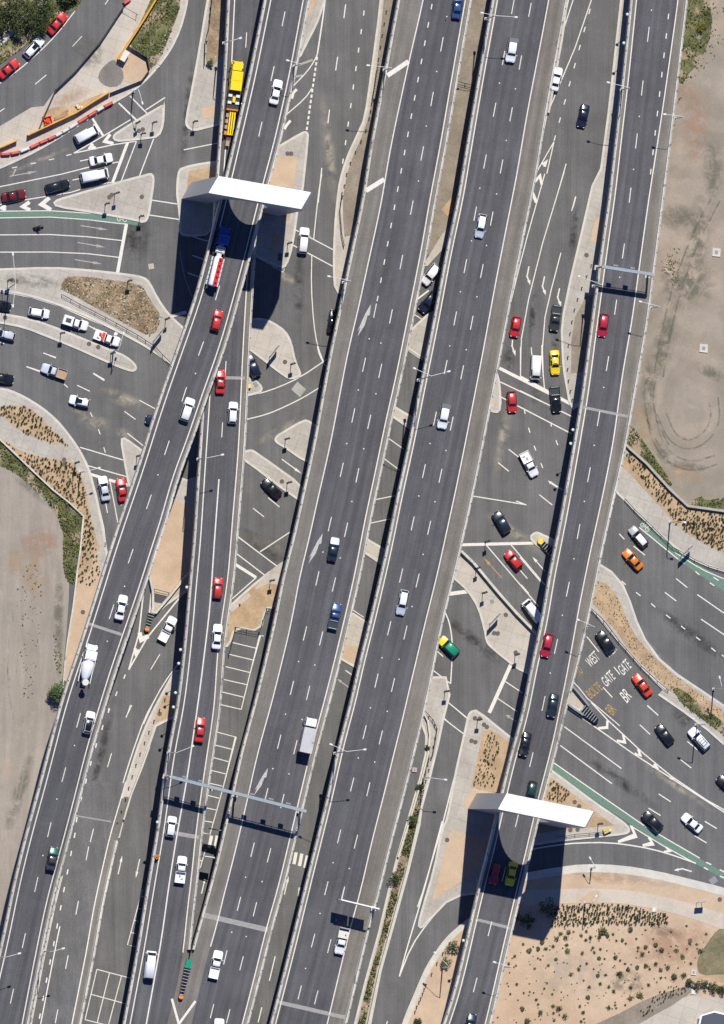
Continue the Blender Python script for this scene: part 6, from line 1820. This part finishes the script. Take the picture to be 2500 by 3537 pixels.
def leafmat(name, c1, c2):
    m, nt, b = nmat(name); co = coords(nt)
    oi = nt.nodes.new('ShaderNodeObjectInfo')
    col = ramp(nt, noise(nt, co, 3.0, 2, .6), [(.3, c1), (.7, c2)])
    k = ramp(nt, oi.outputs['Random'], [(0, .75), (1, 1.3)])
    col = mix(nt, col, k, 1.0, 'MULTIPLY')
    nt.links.new(col, b.inputs['Base Color']); b.inputs['Roughness'].default_value = .8; b.inputs['Specular IOR Level'].default_value = .2
    return m


lf_dark = leafmat('leaf_dark_green', (.035, .052, .018), (.075, .10, .038)); lf_mid = leafmat('leaf_green', (.06, .085, .03), (.125, .15, .06))
lf_leaf = leafmat('leaf_bright_green', (.05, .11, .03), (.10, .18, .05)); lf_grey = leafmat('leaf_grey_green', (.09, .11, .06), (.16, .18, .10)); lf_olive = leafmat('leaf_olive', (.08, .075, .025), (.15, .13, .05)); lf_brown = leafmat('leaf_brown', (.08, .04, .02), (.14, .075, .04))
lf_yel = leafmat('leaf_yellow_green', (.12, .14, .03), (.24, .22, .06)); lf_straw = leafmat('leaf_straw', (.22, .17, .08), (.34, .27, .14)); bark = plain('bark', (.10, .075, .05), .9, 0, .25)


def leaf_quad(mb, c, s, m=0, flat=0.0):
    n = Vector((random.gauss(0, 1), random.gauss(0, 1), random.gauss(0, 1) + flat)).normalized(); a = n.orthogonal().normalized(); b = n.cross(a)
    t = random.uniform(0, 6.3); a, b = a * math.cos(t) + b * math.sin(t), b * math.cos(t) - a * math.sin(t)
    w = s * .55; mb.add([c - a * s, c - b * w, c + a * s, c + b * w], [(0, 1, 2, 3)], m)


def clump_mesh(name, r, h, n, leaf, mats, rough=.25, hollow=.35, gaps=0):
    mb = MB(); lob = [(random.uniform(0, 6.3), random.uniform(.7, 1.15)) for _ in range(6)]
    for i in range(n):
        th = random.uniform(0, 6.283); ph = math.acos(random.uniform(-.25, 1))
        rr = random.uniform(hollow, 1.0) ** .6 * (1 + random.gauss(0, rough * .4))
        k = min(lob, key=lambda q: abs((th - q[0] + 3.1416) % 6.283 - 3.1416))[1]
        c = Vector((r * rr * k * math.sin(ph) * math.cos(th), r * rr * k * math.sin(ph) * math.sin(th), max(.03, h * (.32 + .66 * rr * math.cos(ph)))))
        leaf_quad(mb, c, leaf * random.uniform(.6, 1.3), random.randrange(len(mats)), .6)
    return mb.mesh(name, mats)


SH = {}
for nm, mats, r, h, n, lf in (('ball', [lf_mid, lf_dark], .5, .8, 260, .085), ('dark', [lf_dark, lf_dark, lf_mid], .5, .75, 150, .10), ('grey', [lf_grey, lf_dark], .5, .6, 130, .10), ('light', [lf_grey, lf_yel], .5, .45, 170, .11), ('olive', [lf_olive, lf_dark], .5, .6, 160, .10), ('brown', [lf_brown, lf_dark], .5, .5, 130, .10)):
    SH[nm] = [clump_mesh('shrub', r, h, n, lf, mats, .2 if nm == 'ball' else .6, .5 if nm == 'ball' else .15) for _ in range(3 if nm != 'ball' else 2)]
TUFT = []
for i in range(5):
    mb = MB()
    for j in range(26):
        a = random.uniform(0, 6.28); r = random.uniform(.10, .28); z = random.uniform(.25, .52); w = .05; c, s = math.cos(a), math.sin(a)
        mb.add([(-s * w, c * w, 0), (s * w, -c * w, 0), (c * r + s * w * .4, s * r - c * w * .4, z), (c * r - s * w * .4, s * r + c * w * .4, z)], [(0, 1, 2, 3)], 0 if random.random() < .75 else 1)
    TUFT.append(mb.mesh('grass_tuft', [lf_dark, lf_olive]))
GARDEN = [(x, y) for x, y in T('35', '-330,1000 180,960 240,850 700,840 1150,845 1400,830 1500,890 1425,1060 1390,1220 1300,1270 1250,1300 1100,1370 800,1500 500,1640 -500,1640 -400,1300')]
# the shrubs one can tell apart by eye
KN = dict(ball='round clipped green shrub', light='pale green spreading shrub', olive='olive shrub', brown='rusty brown shrub', dark='dark green shrub', grey='grey green wispy shrub')


def shrub(x, y, rpx, kind, label, group, z=.15):
    q = P(x, y, z); r = max(rpx, 3.0) * K / S * 1.05
    o = link('shrub', random.choice(SH[kind]), None, q); o.scale = (2 * r, 2 * r, 2 * r * random.uniform(.8, 1.1)); o.rotation_euler = (0, 0, random.uniform(0, 6))
    return tag(o, label, 'shrub', group)


known = []
for i, w in enumerate('377,888,18,ball 165,965,18,ball 135,1020,17,ball 63,1035,20,ball 655,880,34,light 690,915,16,ball 625,925,18,dark 873,865,21,ball 808,950,14,ball 752,1087,18,ball 622,1095,15,ball 490,1055,14,dark 1075,990,19,ball 1120,1030,23,dark 1290,1083,19,light 930,1168,17,ball 785,1220,25,olive 853,1185,20,brown 612,1232,16,ball 533,1407,17,ball 1222,1245,28,olive 1300,1228,21,dark 950,1393,27,light 875,1415,23,light 995,1155,19,dark 1435,1040,21,dark 365,1038,22,light 397,1225,17,light 8,1500,18,ball 45,1600,24,olive 277,1103,13,ball 585,1048,12,dark 195,1020,19,grey 285,940,20,dark 355,930,22,grey 553,930,20,grey 315,900,16,dark 150,1530,20,dark 350,1560,24,grey 300,1500,22,dark 255,1480,18,grey 495,1530,16,dark 740,1360,20,grey 700,1490,18,dark 1020,1310,18,grey 1075,1140,16,dark 1115,1190,20,grey 970,1060,20,dark 995,1005,18,dark 935,1010,12,dark 1175,1170,20,grey 520,880,14,brown 255,1000,14,brown 675,1230,14,brown 1350,975,16,light 480,915,14,light 1240,1035,18,light'.split()):
    x, y, r, k = w.split(','); (px, py), = T('35', x + ',' + y); known.append((px, py, float(r)))
    shrub(px, py, float(r), k, KN[k] + ' in the sandy garden south of the footpath', 'shrubs in the sandy garden: ' + KN[k])
cnt = 0; tries = 0
while cnt < 190 and tries < 6000:
    tries += 1; px, py = random.uniform(1660, 2440), random.uniform(3190, 3537)
    r = random.choice((4, 5, 5, 6, 6, 7, 8, 9, 11, 13)); 
    if not inside((px, py), GARDEN) or any(math.hypot(px - a, py - b) < (r + c) * K * 1.15 for a, b, c in known): continue
    known.append((px, py, r)); k = random.choice(('dark', 'dark', 'grey', 'dark', 'grey', 'brown', 'olive'))
    shrub(px, py, r * 1.1, k, 'small ' + KN[k] + ' scattered over the sandy garden south of the footpath', 'small shrubs in the sandy garden: ' + KN[k]); cnt += 1

# rows of tufts in the planted beds
allt = []


def tuft_rows(poly, gap, jit, bed_name, z, keep=1.0, size=1.0, ang=.6):
    xs = [p[0] for p in poly]; ys = [p[1] for p in poly]; x0, x1, y0, y1 = min(xs), max(xs), min(ys), max(ys)
    cx, cy = (x0 + x1) / 2, (y0 + y1) / 2; R = math.hypot(x1 - x0, y1 - y0) / 2; n = int(R / gap) + 1; ca, sa = math.cos(ang), math.sin(ang)
    for i in range(-n, n + 1):
        for j in range(-n, n + 1):
            u, v = (i + .5 * (j % 2)) * gap + random.gauss(0, jit), j * gap * .9 + random.gauss(0, jit)
            x, y = cx + u * ca - v * sa, cy + u * sa + v * ca
            if -10 < x < 2510 and -10 < y < 3550 and inside((x, y), poly) and random.random() < keep: allt.append((x, y, z, bed_name, size * random.uniform(.6, 1.2)))


tuft_rows(LENS, 10.5, 2.2, 'leaf shaped bed by the western footpath', .165, .80, .95)
tuft_rows(T('02', '0,730 150,822 300,872 520,912 600,960 660,1030 700,1250 660,1340 560,1256 420,1146 240,976 0,760'), 10.5, 2.3, 'long planted strip west of the highest viaduct', .165, .82, .95)
tuft_rows(T('03', '680,0 740,0 775,250 800,420 720,520 620,530 625,300'), 11.5, 3, 'lower end of the planted strip west of the highest viaduct', .175, .70, .85)
tuft_rows(T('02', '680,1260 730,1350 745,1500 770,1623 640,1623 660,1360'), 11.5, 3, 'lower end of the planted strip west of the highest viaduct', .175, .75, .9)
tuft_rows(T('32', '830,880 860,835 1000,950 1190,1165 1330,1295 1623,1335 1623,1623 1500,1590 1290,1440 1150,1290 1000,1120'), 10.8, 2.2, 'planted bank beside the graded yard', .165, .78, .95)
tuft_rows(T('33', '1200,0 1350,100 1500,190 1623,240 1623,-20 1200,-20'), 11, 2.2, 'planted bank beside the graded yard', .165, .7, .9)
tuft_rows(T('35', '230,665 640,655 900,680 1060,715 1180,725 1170,825 900,830 600,825 235,845'), 10, 2.0, 'dense band of tufts in front of the sandy garden', .155, .90, 1.05)
tuft_rows(T('24', '1095,320 1150,290 1220,370 1190,560 1180,740 1000,730 1060,500'), 11.5, 3, 'island bed beside the southern portal', .165, .72, .85)
tuft_rows(T('34', '240,680 390,770 360,865 200,830'), 10.5, 2, 'small bed east of the southern portal', .16, .85, .95)
tuft_rows(T('35', '1130,1330 1280,1310 1350,1340 1120,1470 960,1580 940,1530'), 11, 2.5, 'gravel strip beside the plaza', .18, .75, .8)
allt.sort(key=lambda t: -t[4])
rest = MB()
for i, (x, y, z, bedn, s) in enumerate(allt):
    q = P(x, y, z); me = TUFT[i % 5]
    if i < 300:
        o = link('grass_tuft', me, None, q); o.scale = (s, s, s); o.rotation_euler = (0, 0, random.uniform(0, 6.3))
        tag(o, 'large dark tuft in the ' + bedn, 'tuft', 'large dark tufts in the ' + bedn)
    else:
        M = Matrix.Translation(q) @ Matrix.Rotation(random.uniform(0, 6.3), 4, 'Z') @ Matrix.Scale(s, 4); n = len(rest.v)
        rest.v += [tuple(M @ v.co) for v in me.vertices]; rest.f += [tuple(k + n for k in p.vertices) for p in me.polygons]; rest.m += [p.material_index for p in me.polygons]
tag(rest.build('planted_tufts', [lf_dark, lf_olive]), 'smaller dark tufts filling the planted beds', 'tufts', None, 'stuff')


# loose ground cover
def cover(name, polys, mats, label, n_per, size, z, hgt=.35):
    mb = MB()
    for poly, cnt in zip(polys, n_per):
        xs = [p[0] for p in poly]; ys = [p[1] for p in poly]; c = 0; t = 0
        while c < cnt and t < cnt * 12:
            t += 1; x, y = random.uniform(max(-60, min(xs)), min(2560, max(xs))), random.uniform(max(-60, min(ys)), min(3600, max(ys)))
            if not inside((x, y), poly): continue
            c += 1; m = random.randrange(len(mats)); zz = random.uniform(0, hgt)
            # density varies in drifts
            if math.sin(x * .09 + 1.7 * math.sin(y * .05)) + math.sin(y * .07 + x * .03) + random.gauss(0, .9) < -.5: continue
            leaf_quad(mb, P(x, y, z) + Vector((0, 0, zz)), size * random.uniform(.5, 1.5), m, .9)
    return tag(mb.build(name, mats), label, 'ground cover', None, 'stuff')


cover('undergrowth', [SCRUB_L, SCRUB_R, SCRUB_R2, SCRUB_R3, SCRUB_W, VEG, SCRUB_D], [lf_mid, lf_dark, lf_olive, lf_yel], 'scrubby green growth on the banks', [2900, 1000, 650, 300, 1900, 3600, 1100], .19, .1, .4)
cover('undergrowth', [MEDBED], [lf_dark, lf_mid, lf_dark, lf_olive], 'low green growth along the long planted median', [2600], .20, .17, .5)
cover('weeds', [BED3, MEDBED, BED_D], [lf_dark, lf_olive, lf_straw, lf_straw], 'dry weeds among stones in the island beds', [1500, 1500, 900], .15, .17, .2)
cover('weeds', [T('03', '200,350 330,350 340,640 260,1500 200,1600 120,500'), T('03', '430,900 500,1000 480,1250 420,1240'), T('31', '1130,600 1270,600 1280,900 1120,900'), T('30', '1480,0 1623,0 1623,400 1300,700 1200,1200 1230,700 1400,560')], [lf_dark, lf_olive], 'sparse dark weeds on the bare yards', [150, 80, 120, 160], .22, .06, .12)
stones = MB()
for poly, cnt in ((BED3, 260), (MEDBED, 220), (BED_D, 160), (T('31', '1140,720 1230,720 1230,820 1120,830'), 25), (T('00', '1300,260 1420,200 1300,520 1240,560'), 60)):
    xs = [p[0] for p in poly]; ys = [p[1] for p in poly]; c = 0
    while c < cnt:
        x, y = random.uniform(min(xs), max(xs)), random.uniform(min(ys), max(ys))
        c += 1
        if inside((x, y), poly): s = random.uniform(.08, .3); stones.box(P(x, y, .17) + Vector((0, 0, s * .3)), (s * 1.3, s, s * .7), random.uniform(0, 3), taper=.6)
tag(stones.build('pebbles', conck), 'pale stones strewn in the island beds', 'stones', None, 'stuff')


# trees and bushes
def tree(code, c, r, h, label, n, mats, name='tree', lobes=7, trunk=True, group=None):
    (x, y), = T(code, c); q = P(x, y, .1); root = empty(name, q, 0, label, 'tree' if name == 'tree' else 'bush', group); mb = MB(); tb = MB()
    cs = []
    for i in range(lobes):
        a = 6.283 * i / lobes + random.uniform(-.4, .4); d = r * random.uniform(.25, .72); cs.append((Vector((d * math.cos(a), d * math.sin(a), h * random.uniform(.5, .8))), r * random.uniform(.32, .52)))
    cs.append((Vector((0, 0, h * .82)), r * .45))
    for ce, cr in cs:
        tb.tube((0, 0, h * .25), ce, .11 * r / 3, .03, n=6)
        for _ in range(n // len(cs)):
            v = Vector((random.gauss(0, 1), random.gauss(0, 1), random.gauss(0, 1))); v = v.normalized() * (random.random() ** .45)
            leaf_quad(mb, ce + Vector((v.x * cr, v.y * cr, v.z * cr * .75)), .16 * random.uniform(.6, 1.4) * (r / 3) ** .35, random.randrange(len(mats)), .5)
    mb.build('crown', mats, root)
    tb.tube((0, 0, -.3), (0, 0, h * .55), .2 * r / 3, .09 * r / 3, n=8); tb.build('trunk', bark, root)


tree('03', '452,1368', 2.35, 3.6, 'round green tree in the gravel lot against the highest viaduct', 1600, [lf_mid, lf_leaf, lf_dark])
for i, (c, r, h, lab) in enumerate((('70,60', 4.2, 7, 'dark tree filling the north west corner of the photo'), ('240,110', 2.6, 4.5, 'dark tree just west of the painted kerb lane road'), ('330,50', 2.9, 5, 'broad green tree above the red sedan in the kerb lane'), ('540,-50', 2.3, 4, 'tree at the top edge of the photo beside the kerb lane'), ('310,215', 2.2, 3.5, 'small dark tree beside the white car in the kerb lane'), ('120,215', 2.0, 3.2, 'small bushy tree beside the pale diagonal path'), ('-40,210', 2.6, 4.5, 'dark tree at the west edge beside the pale diagonal path'))):
    tree('00', c, r, h, lab, 1500, [lf_dark, lf_dark, lf_mid] if i % 2 == 0 else [lf_mid, lf_dark, lf_olive])
for c, s, r, h, lab in (('24', '512,1012', 1.15, 1.8, 'upper of two large round bushes in the long planted median'), ('25', '372,455', 1.45, 2.2, 'lower of two large round bushes in the long planted median'), ('24', '575,740', .8, 1.2, 'small dark bush beside the lamp in the long planted median'), ('24', '640,420', .6, 1.0, 'narrow dark bush at the head of the long planted median'),
    ('25', '840,1000', 1.5, 2.0, 'upper dark bush between curved kerb and easternmost viaduct'), ('25', '775,1130', 1.2, 1.6, 'lower dark bush between curved kerb and easternmost viaduct'), ('25', '560,1600', 1.0, 1.2, 'low bush at the bottom edge beside the curved kerb'), ('10', '285,510', .9, 1.2, 'bare twiggy bush on the wedge island near the portal'),
    ('30', '1440,215', 1.3, 1.2, 'bright yellow green bush beside the easternmost viaduct'), ('25', '1580,700', 2.0, 2.2, 'dark bush in the portal shadow by the sandy garden'), ('25', '1440,800', 1.8, 1.6, 'large dark bush in the portal shadow beside the easternmost viaduct'), ('35', '-60,760', 1.7, 1.6, 'wide dark bush deep in the southern portal shadow')):
    tree(c, s, r, h, lab, 500, [lf_dark, lf_mid] if 'yellow' not in lab else [lf_yel], 'bush', 5)
for i, (c, r) in enumerate((('1340,1285', .95), ('1400,1310', 1.1), ('1470,1300', 1.1), ('1540,1330', 1.2), ('1600,1345', 1.2), ('1680,1350', 1.2))):
    tree('35', c, r, 1.5, 'hedge bush beside the plaza, %s from the square pit' % ordn[i], 420, [lf_mid, lf_dark], 'bush', 5, group='hedge bushes beside the plaza')
# the corner building at the bottom edge
(bx, by), = T('35', '1560,1680'); q = P(bx, by, 0); root = empty('pavilion', q, -.1, 'low pavilion with a white edged dark roof at the bottom east corner', 'building')
mb = MB(); mb.box((0, -1, 1.3), (7.6, 6, 2.6)); mb.build('wall', plain('rendered_wall', (.55, .53, .48), .8), root)
mb = MB(); mb.add([(-3.6, 2.6, 2.75), (-1.2, 3.6, 2.75), (5.5, 2.6, 2.75), (5.5, -5, 2.75), (-4.6, -5, 2.75)], [(4, 3, 2, 1, 0)]); mb.build('roof', plain('slate_roof', (.06, .07, .09), .5), root)
mb = MB(); rp = [Vector(v) for v in ((-4.6, -5, 2.8), (-3.6, 2.6, 2.8), (-1.2, 3.6, 2.8), (5.5, 2.6, 2.8))]; ribbon(mb, rp, .3); mb.build('gutter', white_metal, root)

# ------------------------------------------------------------------ daylight
w = bpy.data.worlds.new('World'); SC.world = w; w.use_nodes = True; nt = w.node_tree
bg = nt.nodes['Background']; sk = nt.nodes.new('ShaderNodeTexSky'); sk.sky_type = 'NISHITA'; sk.sun_disc = False
SD = Vector((.060, .669, 1.0)).normalized(); EL = math.asin(SD.z); AZ = math.atan2(SD.x, SD.y)
sk.sun_elevation = EL; sk.sun_rotation = AZ; sk.air_density = 1.0; sk.dust_density = .1; sk.ozone_density = 4.0
tn = nt.nodes.new('ShaderNodeMix'); tn.data_type = 'RGBA'; tn.blend_type = 'MULTIPLY'; tn.inputs[0].default_value = 1.0; tn.inputs[7].default_value = (.62, .80, 1.35, 1)
nt.links.new(sk.outputs[0], tn.inputs[6]); nt.links.new(tn.outputs[2], bg.inputs[0]); bg.inputs[1].default_value = .05
sl = bpy.data.lights.new('sun', 'SUN'); sl.energy = 4.2; sl.angle = math.radians(.5); sl.color = (1.0, .958, .895)
so = bpy.data.objects.new('sun', sl); COL.objects.link(so); so.rotation_euler = (-SD).to_track_quat('-Z', 'Y').to_euler()
vs_ = SC.view_settings; vs_.view_transform = 'Standard'; vs_.look = 'None'; vs_.exposure = 0.3; vs_.gamma = 1.0
SC.cycles.max_bounces = 6; SC.cycles.diffuse_bounces = 3; SC.cycles.use_denoising = True
